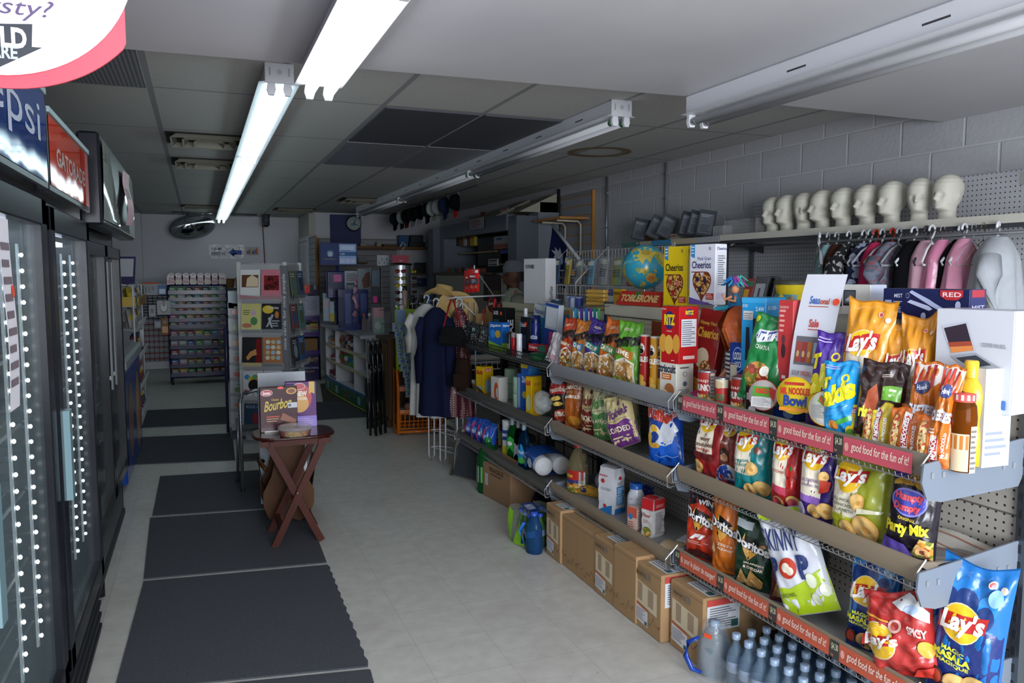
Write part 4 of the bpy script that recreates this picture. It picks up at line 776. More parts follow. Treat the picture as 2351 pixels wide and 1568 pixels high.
# jar of honey and mustard bottle
t=can('amber honey jar with a gingham lid on the near end of the top shelf',2164,2226,905,1.83,z1_,[('r',.1,.02,.75,.5,'#cdbb9a'),('r',.12,.3,.74,.48,'#b5702c'),('r',.78,.0,.98,.6,'#c9c4b8'),('l',.79,.03,.97,.57,8,'#77706a')],lid=None,body='#8f5214:liquid',name='honey_jar',cat='jar',dr=1.04,prof=lambda r,h:[(r*.9,0),(r,.01),(r*1.0,h*.45),(r*1.06,h*.7),(r*.95,h*.85),(r*.78,h*.9),(r*.78,h*.93)])
yc,w,h=fit(2164,2226,905,1.83,z1_);rr=w*sin(atan2(1.83,yc))/2
b=B();b.lathe([(rr*.82,h*.9),(rr*.86,h*.92),(rr*.86,h*1.0),(.001,h*1.01)],'#c9504a',28)
for k in range(12):b.decs(lambda u,v,off:Vector(((rr*.86+off)*cos(u*2*pi),(rr*.86+off)*sin(u*2*pi),h*(.925+.07*v))),[('r',k/12,0,k/12+.04,1,'#e2cfc6')])
b.build('lid',t)
MU=[(.6,0),(.95,.01),(1.0,.12),(.95,.3),(.8,.42),(.92,.55),(1.0,.66),(.85,.76),(.5,.82),(.42,.84)]
bottle('yellow mustard squeeze bottle on the near end of the top shelf',2214,828,1.9,z1_,.038,MU,'#dcae2a:gloss',(.84,.018,'#dcae2a:gloss'),name='mustard_bottle',decs_=[('d',.25,.8,.35,.25,'#27345f')],lz=(.3,.7),lr=.037,capname='nozzle')
# ================================================================ NEAR BAY, MIDDLE SHELF
XM=1.86
bag('red and cream wavy crisp bag, first on the middle shelf beside the gap',1603,1672,937,XM,z2_,'#8f1f22',lays([],None,((.2,.16,.17),),cu=.45,cv=.8,r=.26,extra=(('t','wavy',.28,.52,.62,.58,'#5a2a22',0,.02),('t','ondulées',.16,.455,.74,.515,'#5a2a22',0,.02),('t','ORIGINAL',.2,.4,.66,.43,'#b5402e',0,.02),('p',[(.1,.3),(.75,.27),(.75,.36),(.1,.38)],'#5f1818'))),lean=4,phi=12)
bag('brown crisp bag printed with a bearded man, behind the teal bag',1650,1712,960,XM+.03,z2_,'#7a2d1c',lays([],None,(),cu=.45,cv=.84,r=.26,panel=None,extra=(('t','SALTED',.15,.6,.5,.63,'#d8c0b0'),('p',[(.0,.02),(1,.02),(1,.2),(.62,.3),(.4,.3),(0,.16)],'#c9c6c4'),('p',[(.06,.02),(.7,.02),(.66,.2),(.5,.3),(.3,.26),(.1,.16)],'#1f3f8f'),('d',.4,.4,.13,.1,'#b07a5a'),('p',[(.27,.42),(.3,.52),(.42,.55),(.54,.5),(.53,.43),(.4,.47)],'#2a1c16'),('p',[(.3,.36),(.34,.3),(.46,.3),(.52,.36),(.41,.34)],'#4a3024'),('d',.35,.42,.015,.008,'#221a16'),('d',.45,.42,.015,.008,'#221a16'),('t','DAVID',.45,.06,.8,.1,'#dfe4ee'))),lean=5)
bag('teal salt and vinegar crisp bag on the middle shelf',1690,1773,965,XM,z2_,'#0f7a7c',lays(['& VINEGAR','VINAIGRE'],'#1d8a8c',((.52,.1,.16),(.82,.13,.2),(.62,.38,.16)),cu=.36,cv=.72,tc='#2f7a78',extra=(('d',.75,.62,.09,.045,'#7a3a24'),)),lean=3)
bag('red ketchup crisp bag with tomatoes on the middle shelf',1776,1850,985,XM,z2_,'#a82a2c',lays(['KETCHUP'],'#c2435c',((.3,.1,.17),(.75,.12,.2)),cu=.36,cv=.73,tc='#a8402c',extra=(('d',.74,.5,.16,.08,'#b3201c'),('d',.74,.36,.15,.07,'#b3201c'),('d',.74,.53,.05,.03,'#3a6a2c'),('d',.75,.1,.14,.07,'#b84a55'),('d',.3,.1,.13,.06,'#a83a45'))),lean=3)
bag('dark purple all dressed crisp bag on the middle shelf',1842,1938,1002,XM,z2_,'#34206c',lays(['ALL DRESSED','ASSAISONNÉES'],'#8a62b0',((.42,.14,.17),(.7,.17,.2),(.66,.56,.12)),cu=.36,cv=.74,tc='#7a5a86',extra=(('p',[(.55,.36),(.8,.4),(.84,.5),(.6,.52)],'#b0331f'),('d',.12,.13,.1,.1,'#a8a0b4'))),lean=3,T=.085)
bag('lime green dill pickle crisp bag on the middle shelf',1918,2046,1028,XM,z2_,'#93992a',lays(['DILL PICKLE','CORNICHON','A L ANETH'],'#b9bd2a',((.35,.1,.14),(.68,.14,.22),(.58,.42,.13)),cu=.34,cv=.66,tc='#55604a',r=.24,extra=(('d',.62,.88,.08,.045,'#b9c06a'),('p',[(.6,.3),(.95,.34),(.98,.37),(.6,.36)],'#c8c4a8'))),lean=4,T=.095,ear=.04,phi=12)
bag('dark purple party mix bag at the near end of the middle shelf',2036,2152,1065,XM,z2_,'#1b1620',lambda a:[('p',[(0,.78),(1,.74),(1,1),(0,1)],'#4a3596'),('p',[(.1,.76),(.5,.88),(.9,.7),(.88,.66),(.5,.83),(.1,.72)],'#b98d2c'),('d',.45,.58,.36,.14,'#7a78c0'),('d',.45,.58,.33,.12,'#3a3f9a'),('t','Humpty',.18,.58,.74,.68,'#c94a58',.03,.06),('t','Dumpty',.16,.47,.7,.57,'#c94a58',.03,.06),('t','ORIGINAL',.3,.4,.65,.43,'#c9b03a',0,.03),('t','Party Mix',.04,.22,.9,.38,'#d9c92c',.03,.05),('r',.64,.76,.98,.88,'#c9ccd4'),('d',.72,.82,.04,.03,'#555555'),('r',.78,.78,.95,.8,'#3a3c44'),('p',[(0,.02),(.6,.02),(.45,.14),(0,.17)],'#57459a'),('p',[(.55,.03),(.98,.03),(.98,.22),(.75,.24)],FOOD),('d',.8,.1,.12,.06,'#d9a36a'),('d',.8,.1,.05,.025,'#6a3a22')],roll=4,lean=4,T=.09,ear=.03)
bag('purple snack bag top showing behind the party mix bag',2042,2118,1052,XM+.12,z2_,'#2e2560',[('d',.5,.75,.32,.08,'#8a88b4')],roll=-3)
# ================================================================ NEAR BAY, BOTTOM SHELF
def dori(lines,tri='#c9913a',band=None,chips=True,extra=()):
 def f(a):
  D=[]
  if band:D.append(band)
  D+=[('p',[(.22,.62),(.3,.74),(.86,.62),(.42,.4)],'#16120f'),('p',[(.2,.66),(.26,.66),(.44,.47),(.82,.63),(.86,.6),(.44,.4)],tri),('p',[(.25,.64),(.34,.76),(.3,.62),(.44,.45)],'#d8b060'),
('t','Doritos',.04,.53,.97,.67,'#15151a',-.16,.1),('t','Doritos',.05,.54,.95,.665,'#e8e6e4',-.16,.04)]
  for i,s in enumerate(lines):D.append(('t',s,.35,.35-.055*i,.85,.385-.055*i,'#e2cdb8',-.05,.03))
  if chips:D+=[('p',[(.08,.04),(.3,.28),(.5,.06)],CHIPP),('p',[(.35,.03),(.55,.3),(.82,.14),(.7,.02)],CHIPP)]
  return D+list(extra)
 return f
XL=1.86
bag('red and black corn chip bag, first on the bottom snack shelf',1578,1650,1128,XL,z3_,'#b5341c',dori([],band=('p',[(0,.72),(.4,.82),(1,.66),(1,1),(0,1)],'#19171b'),chips=False,extra=(('t','F1',.25,.3,.75,.38,'#ece8e6',0,.08,.5),('l',.15,.22,.85,.27,2,'#e0a898'),('p',[(.1,.02),(.9,.02),(.85,.12),(.5,.16),(.15,.12)],'#4a1a18'),('t','WIN',.4,.78,.85,.85,'#d8d4d2',0,.04))),lean=6)
bag('orange corn chip bag between the red and dark green ones',1640,1706,1143,XL,z3_,'#c4671a',dori(['ZESTY','PIQUANT'],chips=False,extra=(('p',[(.05,.3),(.2,.4),(.22,.2)],CHIPP),)),lean=6,ear=.04,roll=-3)
bag('orange chip bag top standing right behind the first orange one',1690,1730,1162,XL+.12,z3_,'#bd5f18',[],lean=2)
bag('dark green jalapeno corn chip bag on the bottom snack shelf',1690,1778,1185,XL,z3_,'#12341f',dori(['JALAPEÑO','& CHEDDAR'],extra=(('r',.05,.8,.5,.9,'#b9c0c4'),)),lean=4,T=.085)
bag('maroon corn chip bag partly behind the white popcorn bag',1774,1862,1196,XL+.03,z3_,'#571824',dori(['SPICY','EPICÉ']),lean=6,T=.08)
bag('black chip bag in the shade behind the maroon one',1858,1900,1190,XL+.14,z3_,'#121715',[],lean=3)
bag('white and lime green popcorn bag slumped to the right on the bottom shelf',1812,1934,1255,XL-.015,z3_,'#cfd2da',lambda a:[('p',[(0,0),(1,0),(1,.42),(.6,.3),(.3,.26),(0,.3)],'#a9c420'),('r',.02,.94,.98,1,'#a9c420'),('t','SKINNY',.02,.62,.74,.84,'#24356a',-.12,.01),('t','P',.05,.36,.22,.58,'#24356a',0,.05),('d',.4,.45,.17,.17*a,'#b8331f'),('d',.38,.46,.08,.08*a,'#e6ddc9'),('d',.44,.42,.07,.07*a,'#e0d6c0'),('t','P',.6,.32,.8,.55,'#24356a',0,.06),('d',.75,.3,.09,.07,'#dfe3c9'),('d',.92,.2,.07,.06,'#dfe3c9'),('d',.72,.12,.07,.06,'#dfe3c9'),('t','ORIGINAL',.1,.18,.4,.22,'#5a6a1c')],roll=-24,lean=8,T=.09,w=.2,h=.34)
BL=lambda a:[('p',[(.02,.6),(.98,.55),(.98,.0),(.02,.0)],'#162a6c'),('d',.15,.76,.14,.1,'#1f7fc8'),('d',.4,.8,.18,.11,'#1a6fb8'),('d',.7,.72,.15,.1,'#1f7fc8'),('d',.18,.72,.12,.09,'#14306a'),('d',.42,.74,.17,.1,'#14306a'),('d',.7,.66,.13,.09,'#14306a')]+lays([],None,((.42,.1,.18),(.7,.12,.2)),cu=.4,cv=.58,r=.28,panel=None,extra=(('t','MAGIC',.18,.35,.52,.385,'#cfd22c',-.06,.03),('t','MASALA',.06,.29,.62,.345,'#cfd22c',-.06,.05),('t','MAGIQUE',.12,.245,.6,.28,'#cfd22c',-.06,.03),('d',.14,.12,.12,.08,'#3a1c1c'),('d',.14,.12,.09,.06,'#a83a24'),('d',.8,.82,.1,.06,'#8ab8dc')))(a)
bag('blue masala crisp bag, left one of the three blue bags',1952,2068,1262,XL+.02,z3_,'#1668ae',BL,roll=1,lean=4,ear=.06,T=.09)
bag('dark blue crisp bag in the middle behind the red crisp bag',2090,2164,1300,XL+.1,z3_,'#123a86',BL,roll=2,lean=3)
bag('blue masala crisp bag at the near end of the bottom shelf',2146,2300,1312,XL+.04,z3_,'#1668ae',BL,roll=4,lean=4,ear=.06,T=.1,w=.178)
bag('crumpled red crisp bag leaning across the blue bags',2030,2160,1368,XL-.03,z3_,'#a82c28',lays([],None,(),cu=.2,cv=.42,r=.26,panel=None,extra=(('p',[(.45,.9),(.7,.99),(.98,.78),(.98,.66),(.6,.8)],'#cdd0d2'),('d',.5,.62,.11,.08,'#d8aaa0'),('d',.5,.62,.07,.05,'#b5443c'),('p',[(.02,.72),(.4,.66),(.4,.68),(.02,.75)],'#d89a3c'),('d',.75,.8,.1,.05,'#a9c0dc'),('d',.9,.35,.1,.1,'#d8a23c'),('t','SPICY',.7,.5,.95,.6,'#e6cfc9',-.2,.03),('p',[(.6,.0),(.95,.0),(.95,.14),(.7,.1)],'#c0352a'))),roll=-14,lean=10,T=.11,w=.19,h=.225,nowr=1.5)
# ================================================================ SECOND BAY
def tost(label,a0,a1,yt,base,win,flav,fc,**k):
 k.setdefault('lean',9);k.setdefault('X',1.86)
 X=k.pop('X')
 return bag(label,a0,a1,yt,X,.99,base,lambda a:[('p',[(.06,.04),(.94,.04),(.9,.36),(.6,.44),(.12,.36)],GX),('p',[(.1,.03),(.9,.03),(.86,.34),(.6,.41),(.15,.34)],win),('p',[(.08,.5),(.86,.4),(.86,.54),(.08,.6)],fc),('t',flav,.16,.47,.76,.55,'#efe6d0',-.1,.03),('t','TOSTITOS',.0,.6,1,.76,'#14120f',.1,.09),('l',.3,.85,.7,.9,2,'#e6d8c0')],T=.07,phi=16,**k)
tost('red topped tortilla chip bag, leftmost of the five on the second bay',1286,1318,735,'#b8401f',FOOD,'Restaurant','#b8461f',ear=.03)
tost('orange topped tortilla chip bag with a blue band, second from the left',1313,1345,740,'#c8782a',CHIPP,'RONDES','#3a8ab5',ear=.02)
tost('purple tortilla chip bag with a teal band',1338,1384,742,'#3f2a7a',CHIPP,'SCOOP','#2f8a80',roll=4,ear=.04)
tost('orange tortilla chip bag left of the green one',1372,1418,742,'#c4601c',CHIPP,'CANTINA','#5a8a4a',roll=5,ear=.05)
tost('green lime tortilla chip bag, rightmost of the five',1410,1462,745,'#5ea02a',CHIPP,'LIME','#b8701f',roll=3,ear=.04,lean=6)
PR=lambda c:[('r',-.2,0,1.2,1,c),('d',.42,.76,.26,.1,'#e8e2d6'),('d',.42,.72,.2,.05,'#1d1512'),('d',.34,.79,.05,.02,'#1d1512'),('d',.5,.79,.05,.02,'#1d1512'),('t','INGLES',.02,.52,.9,.62,'#f0e8dc',0,.06),('l',.1,.45,.6,.48,1,'#e8dcc0'),('d',.4,.22,.26,.07,'#d8a83a'),('d',.55,.12,.24,.06,'#e0b85a')]
can('tall red stacked crisp tube beside the green tortilla bag',1461,1483,770,1.86,.99,PR('#b3251f'),body='#b3251f',name='crisp_tube',cat='crisp tube',lid='#c9c4bf')
can('tall yellow stacked crisp tube between the red and purple tubes',1483,1506,774,1.85,.99,PR('#c98f1c'),body='#c98f1c',name='crisp_tube',cat='crisp tube',lid='#c9c4bf')
can('purple stacked crisp tube half hidden behind the cracker boxes',1504,1522,776,1.87,.99,PR('#5a1c4a'),body='#5a1c4a',name='crisp_tube',cat='crisp tube',lid='#c9c4bf')
pbox('brown and navy snack box behind the crisp tubes',1495,1518,738,2.0,1.04,.05,'#7a3a20',[('r',0,0,1,.4,'#2a2440'),('t','VES',.2,.1,.9,.3,'#c9b48a')],name='snack_box')
TR=pbox('white wheat cracker box standing at the end of the second bay',1515,1553,802,1.845,.99,.1,'#d2cfc4',[('r',0,.78,1,.97,'#c2b25a'),('d',.4,.82,.12,.07,'#a9a04a'),('t','triscuit',.03,.52,.97,.68,'#2c3345',0,.03),('r',.15,.38,.72,.5,'#c46a26'),('l',.2,.4,.68,.48,2,'#f0ddc0'),('d',.62,.18,.28,.13,'#a8663a'),('d',.35,.1,.2,.07,'#d9b88a')],[('t','triscuit',.2,.82,.8,.88,'#2c3345'),('d',.5,.5,.12,.05,'#3a4356'),('d',.5,.5,.1,.042,'#cfccc2'),('d',.5,.3,.12,.05,'#5a6270'),('l',.2,.6,.8,.66,1,'#555'+'555'),('l',.15,.1,.85,.2,3,'#77777a')],name='cracker_box',phi=10)
pbox('red round cracker box stacked on the white wheat cracker box',1519,1560,704,1.845,1.14,.11,'#b51f22',[('d',.45,.76,.27,.16,'#24306f'),('t','RITZ',.16,.67,.76,.86,'#e8c81c',0,.06),('t','original',.3,.55,.6,.58,'#e8d8c8'),('d',.12,.35,.22,.16,'#d39a3e'),('d',.45,.33,.24,.17,'#dca94c'),('d',.86,.35,.2,.17,'#d39a3e'),('t','Christie',.04,.94,.28,.97,'#e8d8c8'),('l',.6,.04,.8,.07,1,'#e8d8c8')],[('d',.5,.9,.2,.06,'#24306f'),('t','RITZ',.3,.86,.72,.93,'#e8c81c',0,.05),('r',.1,.3,.88,.78,'#d8dade'),('l',.13,.32,.85,.76,12,'#70707c'),('r',.2,.08,.8,.14,'#d8b9b0')],name='cracker_box',phi=10,top_col='#c43a35')
pbox('dark red honey cereal box leaning behind the doll with ginger hair',1580,1632,712,1.98,1.0,.05,'#8a2320',[('t','Honey Nut',.1,.8,.8,.86,'#d9b24a'),('t','Cheerios',.05,.66,.95,.78,'#d9a83a',0,.03),('d',.4,.42,.3,.12,'#d2bfa0'),('d',.6,.3,.25,.1,CEREAL),('p',[(0,0),(1,0),(1,.12),(0,.2)],'#c87a2a')],roll=6,name='cereal_box',phi=14,lean=6)
# doll with long ginger hair
def head_mesh(b,skin,s=1.0,neck=True,feat=1.0,nu=56,nv=54,cloth=None):
 tab=[(0.0,.062,.052,.060),(.03,.052,.043,.052),(.055,.050,.046,.050),(.070,.053,.075,.050),(.078,.050,.090,.052),(.090,.054,.094,.056),(.110,.062,.092,.070),(.130,.067,.091,.084),(.150,.071,.090,.094),(.175,.074,.089,.102),(.200,.076,.092,.106),(.225,.075,.090,.104),(.250,.068,.079,.092),(.272,.052,.058,.070),(.286,.030,.034,.042),(.292,.0001,.0001,.0001)]
 def ip(z,k):
  for i in range(len(tab)-1):
   if tab[i][0]<=z<=tab[i+1][0]:t=(z-tab[i][0])/(tab[i+1][0]-tab[i][0]);t=t*t*(3-2*t)if k else t;return tab[i][k]*(1-t)+tab[i+1][k]*t
  return tab[-1][k]
 g=lambda x,c,w:math.exp(-((x-c)/w)**2)
 def F(u,v):
  z=.292*(1-(1-v)**1.25)if v>.0 else 0;z=.292*v if v<.9 else.292*(.9+.1*sin((v-.9)/.1*pi/2))
  th=(u-.5)*2*pi;a,f,k=ip(z,1),ip(z,2),ip(z,3);ct,st=cos(th),sin(th)
  x=a*(abs(st)**.92)*(1 if st>0 else-1);y=-f*(abs(ct)**.85)if ct>0 else k*abs(ct)**.95
  d=0
  if ct>0:
   d+=.024*g(th,0,.13)*g(z,.134,.012)+.017*g(th,0,.11)*g(z,.150,.016)+.007*g(th,0,.14)*g(z,.168,.014)
   d-=.011*(g(th,.38,.17)+g(th,-.38,.17))*g(z,.160,.012);d+=.004*(g(th,.38,.12)+g(th,-.38,.12))*g(z,.159,.006)
   d+=.005*(g(th,.38,.3)+g(th,-.38,.3))*g(z,.178,.008)
   d+=.006*g(th,0,.24)*g(z,.111,.005)+.0065*g(th,0,.2)*g(z,.101,.0045)-.004*g(th,0,.3)*g(z,.1063,.0022)
   d+=.006*g(th,0,.25)*g(z,.082,.009)+.005*(g(th,.75,.25)+g(th,-.75,.25))*g(z,.140,.018)-.003*g(th,0,.3)*g(z,.094,.005)
  e=.014*(g(th,1.62,.13)+g(th,-1.62,.13))*g(z,.150,.024)-.006*(g(th,1.58,.06)+g(th,-1.58,.06))*g(z,.15,.012)
  return Vector(((x+e*(1 if x>0 else-1))*s,(y-d*feat)*s,z*s))
 b.surf(F,nu,nv,skin,wrap=True);return F
def gdoll():
 p=aX(1650,850,1.93);t=thing('doll','doll with long ginger hair in a black and white striped top, seated on the shelf','doll',(1.99,p.y,1.001),A0-.5);t.scale=(1.25,1.25,1.25)
 b=B();b.T=Matrix.Translation((0,.02,.17));F=head_mesh(b,'#c98a68:skin',.44,nu=32,nv=32);b.T=Matrix.Identity(4)
 b.lathe([(.03,0),(.045,.02),(.04,.07),(.05,.13),(.045,.165),(.018,.18),(.016,.2)],'#c98a68:skin',20,(0,.02,0),sq=.7)
 for sx in(-1,1):b.tube([(sx*.045,.02,.155),(sx*.065,.01,.11),(sx*.075,-.03,.05),(sx*.07,-.06,.02)],[.015,.014,.011,.008],'#c98a68:skin',8);b.ell((sx*.07,-.068,.014),(.009,.012,.007),'#c98a68:skin',8)
 for sx in(-1,1):b.tube([(sx*.025,0,.025),(sx*.03,-.07,.03),(sx*.032,-.12,.012)],[.024,.019,.012],'#a8285c:cloth',8)
 b.build('body',t)
 b=B();m,nt,bb=nodes_mat('striped_cloth');(x,y,z),v=coords(nt);nt.links.new(mixc(nt,mth(nt,'LESS_THAN',mth(nt,'FRACT',mth(nt,'DIVIDE',z,.014)),.5),lin('#26262e'),lin('#cfcfd2')),bb.inputs['Base Color'])
 b.lathe([(.048,.04),(.044,.07),(.053,.12),(.05,.16),(.024,.178)],m,20,(0,.02,0),sq=.75)
 for sx in(-1,1):b.tube([(sx*.04,.02,.158),(sx*.062,.012,.125)],[.02,.018],m,10)
 b.build('striped_top',t)
 b=B();rnd=random.Random(3)
 def H(u,v):
  th=.75+u*(2*pi-1.5);r=.058+.03*v+.005*sin(u*60)*v;z=.297-.02*v*v-.17*v**1.4+.004*sin(u*47)
  if v<.3:r=.058*sin(min(1,v/.3*1.0)*pi/2)+.001;z=.262+.05*cos(v/.3*pi/2)
  else:z=.262-(v-.3)*.15-.006*sin(u*40)
  return Vector((-r*sin(th)*1.05,-r*cos(th)*1.1+.018+.08*max(0,v-.4),z))
 b.surf(H,60,16,'#a84c1e:hair');b.surf(lambda u,v:H(1-u,v)*.985,60,16,'#8f3f18:hair')
 for i in range(50):
  u=rnd.random();v=.3+.2*rnd.random();pts=[H(u,v+(1.02-v)*k/4)*1.0+Vector((0,0,0))for k in range(5)];b.tube(pts,[.003,.003,.003,.002,.001],'#b8622a:hair',4)
 b.build('hair',t)
gdoll()
# middle shelf of the second bay
V=lambda word,c:(lambda a:[('p',[(0,0),(1,0),(1,.42),(.8,.47),(.5,.42),(.2,.47),(0,.42)],c),('t',"Vickie's",.1,.54,.92,.74,c,.05,.03,.2),('d',.6,.82,.07,.05,c),('t',word,.12,.26,.88,.36,'#e4d8b4',-.04,.02),('l',.2,.08,.8,.2,2,'#cdbd90'),('r',.1,.485,.9,.492,c)])
z4_=.675
bag('black and red sour cream style crisp bag, leftmost on the second bay middle shelf',1268,1312,873,1.86,z4_,'#1d1718',lambda a:[('p',[(0,.62),(1,.58),(1,.8),(0,.9)],'#a8241f'),('t','Irresistible',.05,.64,.95,.76,'#e0cfc0',0,.02,.2),('p',[(.2,.0),(1,.0),(1,.28),(.4,.24)],'#b8452a'),('d',.5,.5,.28,.05,'#dcb95a'),('d',.6,.38,.26,.045,'#dcb95a'),('t','BBQ',.4,.1,.95,.22,'#e8d6c4',0,.05)],roll=-10,lean=8)
bag('orange brown barbecue crisp bag between the black bag and the cream bags',1300,1342,866,1.87,z4_,'#a3541c',[('d',.45,.92,.2,.04,'#3a6fae'),('t','BARBECUE',.12,.72,.9,.79,'#efe0cc',0,.05),('t','BARBEQUE',.14,.54,.92,.61,'#efe0cc',0,.05),('l',.15,.64,.85,.69,2,'#dcb48a'),('d',.6,.14,.32,.09,'#c9862f')],roll=-4,lean=8)
bag('black and yellow crisp bag standing behind the barbecue bag',1310,1345,862,2.0,z4_+.02,'#2a2618',[('r',0,.6,1,.8,'#b8a03a')],roll=-3)
bag('cream crisp bag with a maroon lower half',1338,1378,882,1.87,z4_,'#c2b284',V('SMOKE','#7a241f'),roll=-4,lean=8)
bag('cream crisp bag with a light green lower half',1366,1410,890,1.86,z4_,'#c6bf94',V('JALAPEÑO','#4d8448'),roll=-10,lean=10)
bag('cream crisp bag with a purple lower half slumping towards the near side',1408,1474,915,1.84,z4_,'#c9ba86',V('LOADED','#663074'),roll=-24,lean=12,w=.17,h=.25,T=.085)
bag('cream crisp bag with a teal lower half behind the purple one',1424,1472,893,1.98,z4_,'#c2b58c',V('SEA SALT','#0f6e6a'),roll=-12,lean=8)
bag('cream crisp bag pushed to the back between green and teal ones',1385,1425,882,1.98,z4_,'#bdb087',V('SALT','#8a6a2a'),roll=-4,lean=8)
bag('bright blue ridged crisp bag with red lettering standing alone by the gap',1494,1572,922,1.86,z4_,'#143f96',lambda a:[('p',[(0,.0),(1,.0),(1,.42),(.3,.3),(0,.34)],'#1a5cc4'),('p',[(.3,.3),(.55,.62),(.85,.62),(.95,.5),(.8,.32),(.6,.28)],'#cfd3dc'),('t','Ruffles',.05,.62,.84,.84,'#dadde6',-.14,.12),('t','Ruffles',.06,.63,.83,.83,'#bf3a24',-.14,.06),('d',.84,.72,.08,.08*a,'#d98a84'),('d',.3,.48,.17,.1,'#d8d0b0'),('d',.3,.52,.1,.06,'#d9a93c'),('d',.3,.41,.13,.07,'#23408a'),('d',.14,.38,.07,.1,'#d9b04a'),('d',.3,.28,.16,.04,'#c99a3c')]+[('p',[(.1+.2*i,.93-.03*(i%2)),(.3+.2*i,.9+.03*(i%2)),(.3+.2*i,.91+.03*(i%2)),(.1+.2*i,.94-.03*(i%2))],'#7f9fd0')for i in range(4)]+[('p',[(.3+.16*i,.14-.03*(i%2)),(.46+.16*i,.11+.03*(i%2)),(.46+.16*i,.12+.03*(i%2)),(.3+.16*i,.15-.03*(i%2))],'#7fa8e0')for i in range(4)],roll=-7,lean=8,T=.08)
# bottom shelf of the second bay
z5_=.325
p=aX(1312,1020,1.86);t=thing('vinegar_jug','clear jug with a red cap and a red salad label on the bottom shelf','jug',(1.9,p.y,z5_),A0+radians(22));hh=p.z-z5_
b=B();b.lathe([(.058,0),(.062,.008),(.062,hh*.5),(.055,hh*.62),(.038,hh*.8),(.02,hh*.9),(.018,hh*.95)],'#b5a882:liquid',24,sq=.8)
b.decs(lambda u,v,off:Vector(((.063+off)*sin((u-.5)*2.8),-(.063*.8+off+.001)*cos((u-.5)*2.8),.01+hh*.44*v)),[('r',0,0,1,1,'#a8a06a'),('r',0,.55,1,1,'#b52a22'),('r',0,.42,.8,.56,'#2a3a8a'),('t','Unico',.15,.66,.55,.86,'#d8b93a',0,.05),('r',.0,.0,.74,.42,FOOD),('r',.76,.1,.98,.95,'#cfcfcf'),('l',.77,.4,.97,.92,7,'#77787c'),('r',.79,.12,.95,.3,'#3c3d42')]);b.build('body',t)
b=B();b.tube([(.03,0,hh*.84),(.058,0,hh*.78),(.062,0,hh*.6),(.05,0,hh*.55)],.009,'#b5ab8c:liquid',8);b.build('handle',t)
b=B();b.lathe([(.023,hh*.93),(.023,hh),(.001,hh)],'#b5201c:gloss',16);b.build('cap',t)
def roll_paper(label,px,py,r_px,L=.22,X=1.86,ax='y'):
 c=aX(px,py,X);r=r_px/FPX*c.length*.95;b=B();A=.0
 b.lathe([(r*.3,0),(r*.98,0),(r,.006),(r,L-.006),(r*.98,L),(r*.3,L),(r*.3,0)],'#c9cacd',28,axis='y');b.lathe([(r*.28,.004),(r*.28,L-.004)],'#5f554c',16,axis='y');return b,c,r
b,c,r=roll_paper('',1370,1068,21,.2,1.92);tag(b.build('paper_towel_roll',None,(2.0,c.y,z5_+r+.001),-.3),'single clear wrapped paper towel roll, seen end on beside the jug','paper towel')
t=thing('paper_towel_pack','blue and white wrapped pack of paper towel rolls lying on the bottom shelf','paper towel',(1.93,aX(1255,1060,1.93).y,.33),-.15)
for i,(dx,dz)in enumerate(((-.055,0),(.055,0))):
 b=B();b.lathe([(.016,-.14),(.052,-.14),(.055,-.13),(.055,.14),(.052,.15),(.016,.15)],'#c6c7ca',24,(dx,0,.056+dz),'y');b.build('roll',t)
b=B();b.surf(lambda u,v:Vector(((.115+.004*sin(v*30))*cos(u*2*pi)*(abs(cos(u*2*pi))**-.3 if abs(cos(u*2*pi))>.2 else 1)*.98,.16-.25*v,.06+.062*sin(u*2*pi)+.002*sin(v*40+u*20))),28,10,'#1f52a8:foil',wrap=True)
b.decs(lambda u,v,off:Vector((-.114-off-.004*sin(pi*u),-.09+.25*(1-u),.02+.08*v)),[('t','Cashmere',.08,.55,.5,.85,'#c9d8ee',0,.04),('l',.1,.2,.4,.4,2,'#a9c0e2'),('d',.8,.5,.18,.36,'#c2cfe4')]);b.build('wrapper',t)
bag('gold foil packet lying behind the rail below the jug',1315,1372,1125,1.9,z5_,'#b88a22',[('r',.4,.2,.6,.9,'#2a2f6a'),('t','PASTA',.1,.4,.4,.6,'#3a2a10')],h=.05,lean=20,T=.05,name='foil_packet',cat='packet')
def paperbag(label,a0,a1,yt,X,base,top,front,side,d=.08,z=z5_,name='flour_bag',cat='baking bag'):
 yc,w,h=fit(a0,a1,yt,X,z,20);b=B();sd=random.random()*9
 def P(u,v,off=0):
  a=u*4;k=int(a)%4;f=a-int(a);q=1-.25*max(0,v-.8)*5*.6;cx=[(-1,-1),(1,-1),(1,1),(-1,1)];c0,c1=cx[k],cx[(k+1)%4]
  x,y=c0[0]*(1-f)+c1[0]*f,c0[1]*(1-f)+c1[1]*f;bul=1+.06*sin(pi*min(1,v*1.1));n=noise.noise(Vector((u*9,v*7,sd)))*.004
  return Vector((x*w/2*bul*(1-.04*abs(y))+n,(y*d/2*q+d/2)+n,h*v))
 b.surf(lambda u,v:P(u,v),32,16,base,wrap=True,smooth=False);b.surf(lambda u,v:Vector(((u-.5)*w*.98,d*(.14+.72*v),h+.006*sin(v*3))),4,4,top)
 b.decs(lambda u,v,off:Vector(((u-.5)*w*(1+.06*sin(pi*min(1,v*1.1))),-off-.003+(.25*max(0,v-.8)*5*.6)*d/2,h*v)),front);b.decs(lambda u,v,off:Vector((w/2*(1+.06*sin(pi*min(1,v*1.1)))+off+.003,d*u*.96+.002,h*v)),side)
 tag(b.build(name,None,(X,yc,z+.001),A0+radians(20)),label,cat)
